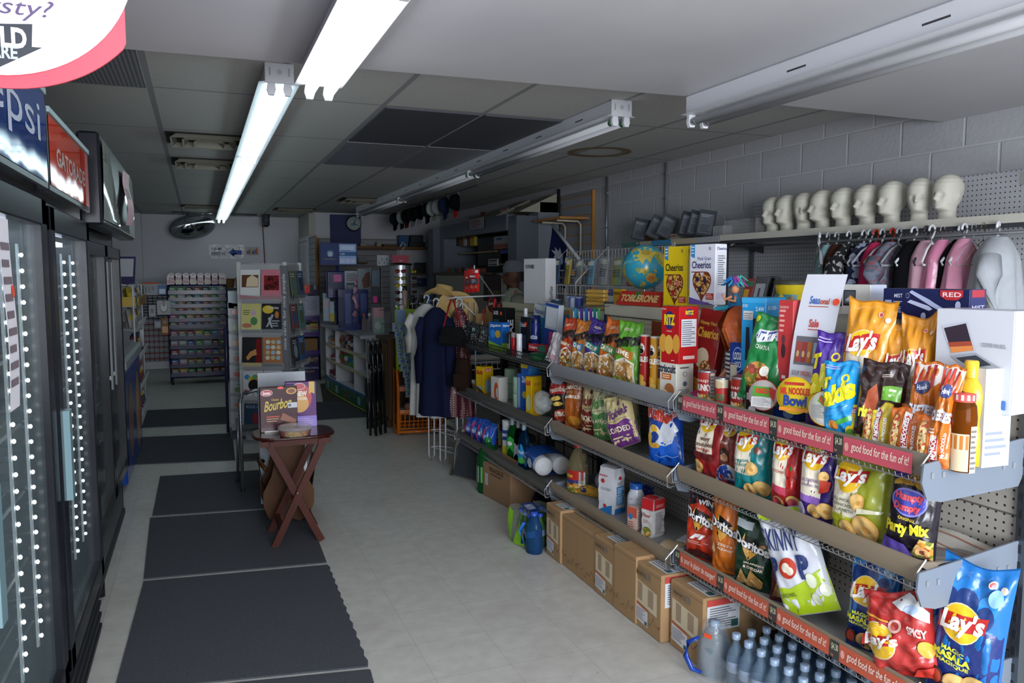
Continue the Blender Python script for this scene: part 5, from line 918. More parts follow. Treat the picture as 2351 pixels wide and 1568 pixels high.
paperbag('tall white sugar bag with small red dot logo on the bottom shelf',1375,1410,1074,1.86,'#c9cbd0','#c6c8cd',[('d',.3,.7,.12,.05,'#b5322c'),('t','RED',.1,.8,.6,.84,'#b5322c'),('t','SUCRE',.2,.5,.8,.56,'#9aa0aa'),('p',[(.1,0),(.9,0),(.9,.2),(.4,.12),(.1,.04)],'#2b6fae'),('d',.45,.16,.1,.04,'#b5322c')],[('d',.5,.78,.14,.04,'#b5322c'),('r',.15,.42,.85,.6,'#2a78b5'),('r',.15,.2,.85,.4,'#3a86bd'),('r',0,0,1,.12,'#2b6fae'),('l',.2,.22,.8,.38,5,'#c9dce8'),('l',.2,.44,.8,.58,4,'#c9dce8'),('l',.2,.62,.8,.7,3,'#8a8f9a')],name='sugar_bag')
bottle('round white salt shaker bottle with a blue cap',1443,1110,1.88,z5_,.042,[(.9,0),(1,.02),(1,.62),(.92,.72),(.7,.82),(.68,.86)],'#c9ccd2:gloss',(.86,.031,'#1f58a8:gloss'),name='salt_bottle',cat='bottle',decs_=[('r',0,0,1,.12,'#24408a'),('t','Sifton',.1,.4,.6,.52,'#2a3f9a',0,.04),('l',.1,.88,.9,.93,1,'#b5505c'),('d',.75,.5,.08,.07,'#4a62ae')],lz=(.02,.7),sq=1)
pbox('small baking soda box in front of the salt bottle',1440,1462,1165,1.845,z5_,.045,'#c9a89a',[('r',0,.55,1,1,'#b5503c'),('d',.35,.6,.22,.14,'#2f6fae'),('l',.1,.1,.8,.4,3,'#9a5a4a')],[('r',.1,.1,.9,.9,'#cfc6be'),('l',.15,.15,.85,.85,7,'#8a7a74')],phi=22,name='baking_soda_box')
paperbag('white flour bag with a red folded top',1474,1500,1146,1.86,'#c6c3c0','#b5252a',[('r',0,.72,1,1,'#b5252a'),('t','Flour',.15,.52,.8,.62,'#a85a4a'),('d',.5,.14,.35,.13,FOOD),('l',.2,.36,.7,.46,2,'#b57a6a')],[('r',0,.72,1,1,'#b5252a'),('r',.15,.78,.85,.86,'#c96a6a'),('l',.1,.08,.9,.66,14,'#8f8a8a')])
bag('dark blue packet behind the salt bottle',1462,1495,1118,2.02,z5_,'#16205c',[('d',.3,.4,.2,.14,'#c9b890')],lean=10,name='foil_packet',cat='packet')
b=B();b.surf(lambda u,v:Vector((.06*cos(u*2*pi),.1*(v-.5),.022+.02*sin(u*2*pi))),18,8,'#b8a88c:film',wrap=True);b.surf(lambda u,v:Vector((.055*cos(u*2*pi),.095*(v-.5),.02+.017*sin(u*2*pi))),18,8,'#b9a27c',wrap=True);tag(b.build('bread_packet',None,(1.87,aX(1545,1250,1.86).y,z5_+.002),.5),'flattened bread packet in clear film at the gap between the bottom shelves','bread')
pbox('flat white and blue box lying at the gap between the bottom shelves',1552,1582,1240,1.92,z5_,.09,'#c9ccd6',[('r',0,0,1,.3,'#24307a')],name='flat_box',h=.035,phi=30)
# ================================================================ THIRD BAY
z6_,z7_,z8_=1.0,.655,.30
def fbox(label,a0,a1,yt,X,z,d,base,front=(),side=(),**k):return pbox(label,a0,a1,yt,X,z,d,base,front,side,**k)
pbox('black boxed deodorant set with white lettering in the wire basket shelf',1131,1161,707,1.9,z6_+.02,.08,'#131416',[('t','AXE',.08,.82,.45,.92,'#c9ccd0',0,.03),('d',.66,.86,.08,.05,'#e0452a'),('r',.1,.45,.5,.7,'#1d4a4a')],[('t','AXE',.2,.1,.8,.7,'#c9ccd0',90,.04)],name='deodorant_box',phi=14)
pbox('blue sandwich bag box with white lettering in the wire basket shelf',1122,1152,740,1.83,z6_,.07,'#1d5fb0',[('p',[(0,0),(1,0),(1,.2),(0,.35)],'#7fae2c'),('t','Ziploc',.1,.82,.95,.93,'#e2e8f0',.05,.04),('d',.35,.6,.2,.14,'#3a86cc'),('d',.72,.6,.2,.13,'#c9a43a')],[('r',0,0,1,.3,'#7fae2c'),('t','Ziploc',.1,.84,.9,.93,'#e2e8f0',0,.04)],name='sandwich_bag_box',phi=16)
t=thing('snack_display_box','open wood print card display with red jerky sticks behind the black deodorant box','display box',(1.95,aX(1108,700,1.95).y,z6_+.02),A0+.3)
b=B();b.box((-.08,0,0),(.08,.1,.01),'#8a6c48:card');b.box((-.08,.095,0),(.08,.1,.26),'#b08f62:card');b.box((-.08,0,0),(-.075,.1,.2),'#a88a5e:card');b.box((.075,0,0),(.08,.1,.2),'#a88a5e:card');b.box((-.08,0,0),(.08,.004,.08),'#a88a5e:card');b.decs(flat((-.08,.094,0),(.16,0,0),(0,0,.26)),[('r',.1,.45,.9,.47,'#8a6c48'),('r',.1,.62,.9,.63,'#8a6c48'),('r',.1,.8,.9,.81,'#8a6c48')]);b.build('card_tray',t)
b=B();b.lathe([(.06,0),(.06,.004)],'#4a1518',20,(0,.088,.27),'y');b.decs(flat((-.05,.086,.24),(.1,0,0),(0,0,.06)),[('t','Jerky',.1,.3,.9,.8,'#d9c9b8')]);b.build('header_badge',t)
for i,(x,a)in enumerate(((.04,.35),(.06,.5),(-.04,.05))):
 b=B();b.tube([(x-.02,.04,.02),(x-.02+.2*a,.05,.3-.04*i)],.008,'#b0201f:foil',6);b.tube([(x-.02,.04,.03),(x-.02+.08*a,.043,.13)],.0085,'#cfc6c2',6);tag(b.build('jerky_stick',None,(1.95,aX(1108,700,1.95).y,z6_+.035),A0+.3),['long red jerky stick leaning furthest right in the wood print display box','second red jerky stick in the wood print display box','upright short jerky stick at the left of the display box'][i],'jerky stick')
def jerky(label,a0,yt,dx):
 p=aX(a0,yt,1.72);b=B();h,w=.15,.115
 F=lambda u,v,off,s=-1:Vector(((u-.5)*w,s*(.012*sin(pi*v)*sin(pi*u)+off)+.003*sin(u*14),h*v))
 b.surf(lambda u,v:F(u,v,0),12,14,'#b5201f:foil');b.surf(lambda u,v:F(1-u,v,0,1),8,8,'#b5201f:foil')
 b.decs(F,[('p',[(.04,.32),(.96,.32),(.96,.6),(.04,.6)],'#3a3f46'),('d',.5,.64,.22,.14,'#7a1418'),('t',"JACK LINK'S",.22,.62,.78,.72,'#e8e2e0',0,.06),('l',.15,.38,.85,.56,3,'#a9b0b8'),('r',.68,.84,.94,.96,'#cfd4da')]+[('d',.2+.2*i,.18+.03*(i%2),.1,.07,'#a85a44')for i in range(4)],':ink',.0012)
 tag(b.build('jerky_bag',None,(p.x,p.y,p.z-h),A0+.35),label,'jerky bag')
jerky('red jerky bag hanging at the end of the shelving above the clothes rack',1087,618,0);jerky('second red jerky bag just behind the first one at the shelving end',1078,621,0)
bt=lambda lb,px,yt,X,z,r,pr,base,cap,**k:bottle(lb,px,yt,X,z,r,pr,base,cap,**k)
SP=[(.9,0),(1,.02),(1,.75),(.8,.82),(.8,.86)]
bt('dark spray can at the front of the wire basket shelf',1163,762,1.82,z6_,.02,SP,'#2a2a2c:gloss',(.8,.02,'#1b1b1d:gloss'),name='spray_can',sq=1,decs_=[('r',.1,.1,.9,.6,'#6a6a4a')])
bt('red spray can at the front of the wire basket shelf',1174,764,1.82,z6_,.017,SP,'#b5202a:gloss',(.8,.017,'#9a8a8a:gloss'),name='spray_can',sq=1)
bt('white spray can at the front of the wire basket shelf',1186,766,1.81,z6_,.018,SP,'#d0d2d6:gloss',(.8,.018,'#d8dadd:gloss'),name='spray_can',sq=1)
bt('white peroxide bottle with a pointed white cap',1197,708,1.95,z6_+.02,.045,[(.9,0),(1,.02),(1,.6),(.7,.75),(.35,.8),(.32,.86)],'#c6cfd6:gloss',(.84,.012,'#d6d9dc:gloss'),name='peroxide_bottle',decs_=[('r',.1,.0,.9,1,'#86b3cc'),('t','S',.3,.1,.7,.4,'#24507a')])
bt('dark blue shaving gel can behind the toothpaste',1218,724,1.93,z6_+.02,.034,SP,'#16286e:gloss',(.8,.033,'#0f1c50:gloss'),name='shaving_gel_can',sq=1,decs_=[('t','illette',.05,.35,.95,.62,'#c9d2e6',0,.04)])
pbox('dark razor pack with an orange sticker beside the white peroxide bottle',1195,1212,728,1.9,z6_+.02,.03,'#15161c',[('t','Schick',.08,.72,.7,.84,'#c9ccd6'),('d',.72,.8,.16,.07,'#e0452a'),('r',.2,.1,.8,.5,'#2a3550')],name='razor_pack',phi=12)
pbox('blue and white battery shaver pack standing behind the shaving gel',1220,1244,702,2.02,z6_+.02,.04,'#2d84bf',[('p',[(0,.75),(1,.75),(1,1),(0,1)],'#c9ced2'),('t','Panasonic',.08,.8,.92,.92,'#2a4a8a'),('p',[(.3,.1),(.5,.7),(.65,.7),(.6,.1)],'#14181e')],roll=8,name='shaver_pack',phi=10)
pbox('white and blue toothbrush pack standing tall at the end of the basket shelf',1247,1276,700,1.98,z6_+.02,.04,'#bcc3d0',[('r',0,0,1,.5,'#22398a'),('r',.1,.55,.9,.92,'#ccd2da'),('r',.4,.2,.7,.45,'#b03a6a'),('r',0,.94,1,1,'#2a4a9a')],roll=6,name='toothbrush_pack',phi=12)
for i,(px,c)in enumerate(((1318,'#2b9acb'),(1331,'#5a4ab0'),(1342,'#3a6fc0'),(1353,'#7a3fa0'),(1362,'#2f8a8a'),(1371,'#4a9a5a'))):
 p=aX(px,707,XB-.1);b=B();b.rbox((-.014,0,-.14),(.014,.015,0),c+':gloss',.004);b.tube([(0,-.001,-.13),(0,-.003,-.02)],.004,'#cfd8e6',6);b.tube([(0,.006,.004),(0,.11,.012)],.0018,'#8a8d90:metal',4)
 tag(b.build('toothbrush_card',None,p,A0),['hanging toothbrush card, bright blue, leftmost on the peg hooks','hanging toothbrush card, violet, second on the peg hooks','hanging toothbrush card, blue, third on the peg hooks','hanging toothbrush card, purple, fourth on the peg hooks','hanging toothbrush card, teal, fifth on the peg hooks','hanging toothbrush card, green, rightmost on the peg hooks'][i],'toothbrush')
pbox('brown card pack hanging beside the toothbrush cards',1291,1308,712,XB-.06,1.08,.02,'#a58a62',[('r',0,.55,1,.85,'#2d7aa8')],name='card_pack')
pbox('long red toothpaste box lying above the green soap box',1213,1256,766,1.9,z6_+.045,.04,'#b5252c',[('t','Colgate',.05,.3,.5,.75,'#e8dcdc',0,.03),('p',[(.5,.1),(.95,.1),(.9,.9),(.6,.9)],'#2f7a6a')],h=.045,name='toothpaste_box',phi=14)
pbox('blue toothpaste box at the near end of the wire basket shelf',1258,1284,768,1.9,z6_+.035,.04,'#2a6fa8',[('t','Crest',.1,.35,.8,.75,'#d8e2ee',0,.04)],h=.05,name='toothpaste_box',phi=14)
pbox('dark green soap carton lying at the front of the basket shelf',1217,1252,795,1.84,z6_,.07,'#1a5a34',[('r',.2,.3,.8,.7,'#2f8a4a')],[('r',0,0,1,1,'#164a2c')],h=.05,name='soap_carton',phi=18,roll=0)
bag('clear foil pouch leaning at the near end of the wire basket shelf',1252,1284,776,1.83,z6_,'#a9a4a8',[('l',.1,.1,.9,.3,4,'#b5707a')],roll=16,T=.03,lean=8,name='foil_pouch',cat='packet')
for i in range(7):
 p=aX(1064+i*10,742+i*2,1.84+.03*(i%2));bag(['leftmost black packet of the seven by the clothes rack','second black packet from the clothes rack','third black packet, under the wood print display','middle one of the seven black packets','fifth black packet in the basket shelf','sixth black packet in the basket shelf','black packet touching the blue sandwich bag box'][i],1060+i*9,1078+i*9,744+2*i,1.84+.03*(i%2),z6_,['#1a1c1e','#3a3c3e','#242628'][i%3],[('l',.15,.2,.8,.5,3,'#8a8d90'),('t','ft',.3,.6,.7,.8,'#8fb0a0')],roll=-18+5*i,lean=16,T=.02,name='black_packet',cat='packet',group='black packets in the basket')
t=thing('cloth_heap','dark patterned cloth heaped at the far end of the wire basket shelf','cloth',(2.0,5.35,1.01));b=B();b.surf(lambda u,v:Vector((.12*(1.1-v)*cos(2*pi*u)*(1+.2*sin(6*pi*u)),.3*(1.05-v)*sin(2*pi*u)*(1+.15*cos(10*pi*u)),.13*v**.6+.012*sin(12*u+5*v))),36,8,print_mat('patterned_cloth',['#20242c','#3a4250','#7a8490','#15181e'],50,rough=.9),wrap=True);b.build('cloth',t)
# middle shelf
t=fbox('yellow bin bag box with red lettering on the far middle shelf',1093,1110,842,1.85,z7_,.09,'#d3aa12',[('t','GLAD',.1,.72,.9,.86,'#b5252c',0,.06),('r',.2,.05,.8,.3,'#8fb0c4')],[('r',.15,.82,.85,.94,'#b5252c'),('t','GLAD',.2,.83,.8,.93,'#efe8e0'),('d',.5,.3,.35,.25,'#8fb0c4')],phi=18,name='bin_bag_box')
fbox('white box with an orange swirl next to the green tissue rolls',1127,1146,866,1.83,z7_,.07,'#c9c6c0',[('d',.65,.45,.25,.35,'#d0501c'),('d',.75,.4,.12,.2,'#c9c6c0')],phi=12,name='white_box')
def tp(px,py,X,z,label):
 p=aX(px,py,X);t=thing('toilet_roll',label,'toilet roll',(X+.05,p.y,z),0,'green wrapped toilet rolls');b=B();b.lathe([(.018,0),(.048,0),(.052,.006),(.052,.098),(.048,.104),(.018,.104),(.018,.09)],'#a5c4a8',24);b.decs(lambda u,v,off:Vector((-(.0525+off)*cos((u-.5)*2.4+.5),-(.0525+off)*sin((u-.5)*-2.4-.5)*1-.0,.02+.06*v)),[('r',.2,.3,.7,.7,'#cfd2cc'),('l',.22,.35,.68,.65,2,'#6a7a6c')]);b.build('wrapped_roll',t)
for k,(px,X)in enumerate(((1160,1.95),(1180,1.84))):
 for j in range(2):tp(px,880,X,z7_+.106*j,'green wrapped toilet roll, %s of the %s pile'%(('bottom','top')[j],('rear','front')[k]))
fbox('tall blue freezer bag box with a yellow corner',1196,1213,829,1.86,z7_,.1,'#2458b0',[('r',0,.86,.9,1,'#c9b52c'),('t','Ziploc',.15,.55,.85,.7,'#dbe2ee',0,.04),('d',.5,.35,.3,.07,'#c9b52c')],[('r',0,0,1,1,'#2f78c4'),('r',.1,.8,.7,.95,'#4a90d0')],phi=18,name='freezer_bag_box')
fbox('thin blue cling film box standing left of the tall blue box',1187,1196,858,1.85,z7_,.03,'#3a68b0',[('r',.2,.1,.8,.9,'#9ab8dc')],phi=10,name='cling_film_box')
fbox('yellow sandwich bag box in front of the tall blue box',1207,1220,865,1.83,z7_,.09,'#d0a512',[('t','GLAD',.1,.78,.9,.9,'#b5252c',0,.05),('d',.5,.35,.4,.2,'#b9c08a')],[('d',.4,.8,.15,.05,'#b58a1c'),('d',.7,.8,.15,.05,'#b58a1c'),('d',.4,.6,.15,.05,'#b58a1c'),('d',.7,.6,.15,.05,'#b58a1c'),('r',.5,.15,.9,.4,'#c9b04a')],phi=22,name='sandwich_bag_box')
b=B();b.surf(lambda u,v:Vector((.06*cos(2*pi*u)*sin(pi*v)**.7,.11*(v-.5),.065+.06*sin(2*pi*u)*sin(pi*v)**.7)),24,14,'#5f8a1c:foil',wrap=True);b.surf(lambda u,v:Vector((.068*cos(2*pi*u)*sin(pi*v)**.5,.15*(v-.5),.067+.068*sin(2*pi*u)*sin(pi*v)**.5+.01*sin(v*22+u*9))),24,14,'#aab0ac:film',wrap=True);tag(b.build('green_packet',None,(1.95,aX(1256,890,1.95).y,z7_+.004),.2),'bright green packet in a clear bag left of the first crisp bag','packet')
b=B();b.surf(lambda u,v:Vector((.05*cos(2*pi*u)*(sin(pi*v)**.6)*(1+.25*sin(7*u*pi+v*9)),.13*(v-.5),.0+.065*sin(2*pi*u)*(sin(pi*v)**.6)*(1+.15*cos(9*v)))),28,16,'#b0b4b8:film',wrap=True);p=aX(1246,925,1.76);tag(b.build('plastic_wrap',None,p,.1),'crumpled clear plastic wrap hanging over the middle shelf edge','plastic wrap')
b=B();b.box((-.1,-.13,0),(.1,.13,.006),'#8a7354:card');b.add([(-.1,.13,0),(.1,.13,0),(.1,.22,.09),(-.1,.2,.08)],[(0,1,2,3)],'#b9b6b0:card');b.add([(-.1,-.13,0),(-.1,.13,0),(-.13,.13,.08),(-.13,-.1,.05)],[(0,1,2,3)],'#8f785a:card');b.add([(.1,-.13,0),(.1,.13,0),(.1,.13,.1),(.1,-.13,.08)],[(0,1,2,3)],'#7d684c:card');tag(b.build('opened_carton',None,(1.95,5.25,z7_+.002)),'opened flattened carton at the far end of the middle shelf','carton')
# bottom shelf
for i,(px,py,c)in enumerate(((1082,962,'#8a3a8a'),(1095,963,'#2a50b0'),(1108,966,'#2a5ab8'),(1122,975,'#2a4fae'))):
 bag('blue and pink pad packet, %s of four on the far bottom shelf'%('first','second','third','nearest')[i],px-12,px+12,py,1.85,z8_,'#1f4fae',[('p',[(0,.6),(.4,.9),(.3,.1),(0,.1)],'#b0407a'),('d',.55,.45,.2,.2,'#4a80cc'),('t','al',.4,.35,.7,.55,'#dbe2f0')],T=.09,lean=10,name='pad_packet',cat='packet',pinch=0)
b=B();b.box((-.09,-.16,0),(.09,.16,.008),'#a5835e:card');b.box((-.095,-.16,0),(-.09,.16,.035),'#9a7a56:card');tag(b.build('card_tray',None,(1.93,4.62,z8_+.001)),'shallow brown card tray on the bottom shelf beside the wipes tub','tray')
bt('white wipes tub with blue and yellow label next to the green detergent',1154,964,1.86,z8_,.036,[(.98,0),(1,.02),(1,.85),(.98,.86)],'#c3c6cc:gloss',(.86,.037,'#cfd2d6:gloss'),name='wipes_tub',sq=1,decs_=[('r',0,.5,1,.85,'#24448a'),('r',0,.0,1,.3,'#c9b52c'),('t','Lysol',.1,.58,.9,.78,'#dbe2ee',0,.03)],lz=(.05,.85))
DW=[(.8,0),(1,.03),(1,.35),(.92,.6),(.7,.72),(.38,.8),(.36,.84)]
bt('green dish soap bottle on the far bottom shelf',1168,958,1.85,z8_,.043,DW,'#1c7a34:liquid',(.82,.014,'#9fb0b4:gloss'),name='dish_soap_bottle',sq=.6,decs_=[('p',[(.1,.1),(.9,.05),(.85,.8),(.5,.95),(.15,.8)],'#3fa84a'),('d',.5,.6,.2,.1,'#dfe8e0')],lz=(.1,.6))
bt('dark dish soap bottle between the green and blue ones',1183,965,1.87,z8_,.035,DW,'#14181f:liquid',(.82,.013,'#9fa4ac:gloss'),name='dish_soap_bottle',sq=.6,decs_=[('p',[(.1,.1),(.9,.1),(.8,.9),(.3,.9)],'#c9ccd6')],lz=(.05,.5))
bt('blue dish soap bottle nearest on the far bottom shelf',1194,968,1.83,z8_,.046,DW,'#14406a:liquid',(.82,.014,'#9fb4c4:gloss'),name='dish_soap_bottle',sq=.6,decs_=[('p',[(.1,.05),(.85,.02),(.95,.5),(.5,.9),(.12,.7)],'#2a8ac4'),('t','Palmolive',.15,.5,.85,.64,'#dfe8ee',-.1,.02),('d',.5,.25,.3,.12,'#4fb04a')],lz=(.06,.6))
can('small printed food tin on the card tray',1134,1149,993,1.92,z8_+.012,[('r',0,0,1,1,'#7a8a4a'),('d',.5,.3,.3,.2,'#c97a3a')],body='#7a8a4a',lid='#8a8f86')
# ================================================================ FLOOR GOODS UNDER THE SHELVES
def carton(label,p0,p1,ytop,X,L=.34,lab=0,side=False,roll=0,end=False,top_lab=False,hh=None):
 """p0,p1: floor pixels of the aisle side bottom corners"""
 a,e=aZ(*p0,0),aZ(*p1,0);w=(a-e).length;yc=(a.y+e.y)/2;h=hh or aX((p0[0]+p1[0])/2,ytop,(a.x+e.x)/2).z
 t=thing('cardboard_box',label,'cardboard box',((a.x+e.x)/2,yc,0),A0,None)
 C='#a3835f:card';b=B();b.rbox((-w/2+.002,0,.001),(w/2-.002,L,h),C,.004)
 b.box((-w/2+.002,-.0006,h*.93),(w/2-.002,0,h*.935),'#6f5740');b.box((-.0015,.0,h),(.0015,L,h+.0006),'#7a6046')
 pts=[(-w/2+.004+(w-.008)*i/14,h*(.2+.06*sin(i*1.9+yc*9)+.05*sin(i*.7)))for i in range(15)]
 for i in range(14):b.tube([(pts[i][0],-.001,pts[i][1]),(pts[i+1][0],-.001,pts[i+1][1])],.0012,'#6a4e34',3)
 F=flat((-w/2,-.0005,0),(w,0,0),(0,0,h));b.build('carton_body',t)
 if lab:
  b=B();b.decs(F,[('p',[(.08,.4),(.86,.34),(.86,.68),(.08,.74)],'#cdbf9f:plain'),('p',[(.2,.44),(.36,.43),(.36,.7),(.2,.71)],'#a08a72:plain'),('p',[(.56,.42),(.74,.41),(.74,.67),(.56,.68)],'#a08a72:plain'),('p',[(.08,.12),(.56,.08),(.56,.34),(.08,.38)],'#cfcfd0:plain'),('p',[(.08,.36),(.56,.32),(.56,.345),(.08,.385)],'#c25a3c:plain'),('l',.1,.14,.5,.32,6,'#8a8a8e'),('r',.46,.1,.54,.16,'#3a5a5a'),('r',.08,.8,.44,.9,'#8a7050:plain'),('t','C-Evian' if False else 'CREATION',.12,.83,.4,.87,'#5a4632'),('r',.5,.8,.62,.9,'#7d7468')],':plain');b.build('shipping_label',t)
 if top_lab:
  b=B();b.decs(flat((-w/2,0,h+.0006),(w,0,0),(0,L,0)),[('p',[(.3,.08),(.95,.08),(.95,.34),(.3,.34)],'#c9cbcd:plain'),('p',[(.3,.34),(.95,.34),(.95,.4),(.3,.4)],'#b5504a:plain'),('l',.34,.1,.9,.32,6,'#77787c'),('r',.78,.1,.92,.17,'#3a5a5a')],':plain');b.build('top_label',t)
 if side:
  b=B();b.decs(flat((w/2,0,0),(0,L,0),(0,0,h)),[('r',.04,.52,.42,.96,'#c9ccd0:plain'),('r',.04,.88,.42,.97,'#b8453f:plain'),('t','BCH',.3,.91,.4,.94,'#e8dcd8'),('l',.07,.56,.38,.86,9,'#6a6c72'),('r',.32,.55,.4,.65,'#2c5a56')],':plain');b.build('side_label',t)
 return t
carton('brown box nearest the camera, with a white side label, on the floor under the shelves',(1537,1478),(1612,1538),1350,1.75,L=.4,lab=1,side=True,top_lab=True)
carton('brown box second nearest the camera, its label wrapping the corner',(1459,1425),(1509,1480),1300,1.75,L=.4,lab=1,side=True,top_lab=True)
carton('plain brown box with a dark water stain, right of a labelled one',(1411,1393),(1456,1436),1262,1.75,L=.4)
carton('labelled brown box in the middle of the floor row',(1366,1356),(1410,1396),1240,1.75,L=.4,lab=1,top_lab=True)
carton('plain brown box, nearer one of the adjoining plain pair',(1326,1322),(1365,1358),1215,1.75,L=.4)
carton('plain brown box, farther one of the adjoining plain pair',(1290,1294),(1325,1324),1190,1.75,L=.4)
carton('farthest labelled brown box, with a torn top label flap',(1252,1270),(1288,1296),1163,1.72,L=.36,lab=1,top_lab=True)
t=thing('cardboard_box','brown box printed FRAGILE on the floor under the far bay','cardboard box',(1.80,4.80,0),A0+.12);b=B();b.rbox((-.2,0,.001),(.2,.34,.235),'#94765a:card');b.build('carton_body',t)
b=B();b.decs(flat((-.2,0,0),(.4,0,0),(0,0,.235)),[('t','FRAGILE',.25,.8,.75,.93,'#3a2c20',0,.02),('r',.08,.35,.2,.7,'#b9b6b2'),('l',.3,.7,.7,.77,1,'#4a3a2c')],':plain');b.build('printed_label',t)
t=thing('holdall_bag','black holdall bag with a small red badge slumped on the floor','bag',(1.85,4.28,0),A0);b=B()
b.surf(lambda u,v:Vector((.24*cos(2*pi*u)*(1-.25*v**3)*(abs(sin(pi*min(v+.25,1)*.5))**.4),.13+.13*sin(2*pi*u)*(1-.5*v*v),.19*v+.012*sin(9*u*pi)*v)),32,10,'#101114:cloth',wrap=True);b.surf(lambda u,v:Vector((.18*(u-.5)*2*.98,.07+.14*v,.19+.02*sin(pi*v))),8,6,'#121317:cloth');b.build('body',t)
b=B();b.lathe([(.008,0),(.009,.003)],'#a8342c',12,(0,-.004,.14),'y');b.build('badge',t)
b=B();b.tube([(-.1,.05,.2),(-.08,.02,.25),(.08,.02,.25),(.1,.05,.2)],.008,'#15161a:cloth',6);b.build('strap',t)
# green water jug
t=thing('water_jug','large green water jug with a white label on the floor by the fragile box','jug',(1.84,5.06,0),A0+.3);R_=.085;b=B();b.lathe([(R_*.9,0),(R_,.02),(R_*.93,.06),(R_,.07),(R_,.2),(R_*.92,.215),(R_,.23),(R_*.75,.3),(.03,.34),(.024,.37)],'#2f8a4a:liquid',28);b.decs(cyl(R_,.08,.19),[('r',.1,0,.6,1,'#b9c4b4'),('r',.6,0,1,1,'#5aa03a'),('l',.15,.2,.55,.7,4,'#7a8a7c'),('d',.3,.8,.05,.08,'#b5352c')]);b.build('body',t)
b=B();b.lathe([(.028,.355),(.028,.385),(.001,.386)],'#2a7a3a:gloss',16);b.build('cap',t);b=B();b.tube([(0,.03,.37),(0,.08,.36),(0,.085,.3),(0,.06,.27)],.007,'#2a7a3a:gloss',6);b.build('handle',t)
def wbottle(r,h,body,cap):
 t=thing('water_bottle','','water bottle',(0,0,0));b=B();b.lathe([(r*.85,0),(r,.008),(r,h*.3),(r*.94,h*.33),(r,h*.36),(r,h*.55),(r*.85,h*.68),(r*.42,h*.82),(.012,h*.86),(.012,h*.93)],body,14);b.build('body',t)
 b=B();b.lathe([(.0155,h*.91),(.0155,h),(.013,h*1.005),(.001,h*1.005)],cap,12);b.build('cap',t)
 b=B();b.lathe([(r*1.01,h*.36),(r*1.012,h*.37),(r*1.012,h*.53),(r*1.01,h*.54)],'#8f9fb4',14);b.build('label_band',t);return t
 # clear bottle case near the camera
W0=wbottle(.033,.215,'#9fb8cc:liquid','#8fa3bb:gloss');gx,gy=1.775,1.78;n=0
for i in range(6):
 for j in range(9):
  loc=(gx+.068*i*1.0,2.27-.068*j*1.0-.02,.002)
  row=('front','second','third','fourth','fifth','back')[i];col=('far end','second along','middle','fourth along','fifth along','sixth along','seventh along','eighth along','near end')[j]
  lb='clear blue water bottle in the %s row of the case under the shelf, %s'%(row,col)
  if n==0:W0.location=loc;W0['label']=lb;W0['group']='water bottles in the case under the near shelf'
  else:c=copy_tree(W0,label=lb,loc=loc)
  n+=1
b=B();b.box((gx-.045,1.66,0),(gx+.38,2.3,.0015),'#8a9aa8:film');b.surf(lambda u,v:Vector((gx-.042-.006*sin(9*u)*v,1.66+.64*u,.0+.12*v)),22,5,'#a9b4bf:film');tag(b.build('shrink_wrap'),'clear shrink wrap around the case of water bottles','plastic wrap')
t=thing('water_pack','big clear handled water jug in plastic with a blue handle, beside the nearest brown box','jug',(1.72,2.36,0),A0+.4);t.scale=(.78,.78,.78)
b=B();b.surf(lambda u,v:Vector((.085*cos(2*pi*u)*(1-.45*v**3)*(1+.05*sin(12*u*pi+9*v)),.085+.085*sin(2*pi*u)*(1-.45*v**3)*(1+.05*cos(10*u*pi+7*v)),.27*v)),30,14,'#b6bfc8:film',wrap=True);b.lathe([(.07,.005),(.078,.02),(.078,.15),(.05,.2),(.02,.23),(.02,.25)],'#a8bccb:liquid',24,(0,.085,0));b.build('body',t)
b=B();b.tube([(-.035,-.0,.2),(-.075,-.03,.17),(-.085,-.035,.1),(-.06,-.02,.04),(-.02,-.0,.025)],[.008,.012,.014,.013,.008],'#1a3f9a:gloss',8);b.build('handle',t)
b=B();b.lathe([(.023,.24),(.023,.265),(.001,.266)],'#8fa3bb:gloss',14,(0,.085,0));b.build('cap',t);b=B();b.box((.0,-.012,.215),(.04,-.008,.235),'#e0502a');b.build('price_sticker',t)
# shrink wrapped green and blue packs far down
W1=wbottle(.03,.19,'#7fae6a:liquid','#2a4fb0:gloss');n=0
for i in range(4):
 for j in range(3):
  loc=(1.66+.062*i,4.02-.062*j,.002);lb='small water bottle with blue cap in the green pack on the floor, %s row, %s'%(('front','second','third','back')[i],('far','middle','near')[j])
  if n==0:W1.location=loc;W1['label']=lb;W1['group']='bottles in the green wrapped pack'
  else:copy_tree(W1,label=lb,loc=loc)
  n+=1
b=B();F=lambda u,v,off=0:Vector((1.62-off-.012*sin(5*u+3*v),4.09-.2*u,.002+.19*v));b.surf(F,14,10,'#9fb8a0:film')
b.surf(lambda u,v:Vector((1.61+.27*u,4.09-.2*v,.197+.008*sin(12*u)*cos(9*v))),14,8,'#a8b8b0:film');b.decs(F,[('p',[(.0,.0),(.3,.0),(.2,.9),(0,1)],'#7cb81c'),('p',[(.4,.0),(1,.05),(.95,.6),(.7,.8),(.5,.6)],'#7cb81c')],':foil',.004)
b.decs(lambda u,v,off:Vector((1.63+.2*v,4.08-.17*u,.207+off)),[('p',[(.1,.2),(.95,.1),(.95,.5),(.1,.6)],'#23408a'),('t','NAYA',.3,.2,.85,.46,'#dbe2ee',-.1,.04)]);tag(b.build('pack_wrapper'),'clear wrapper with lime green panels around the pack of small bottles','plastic wrap')
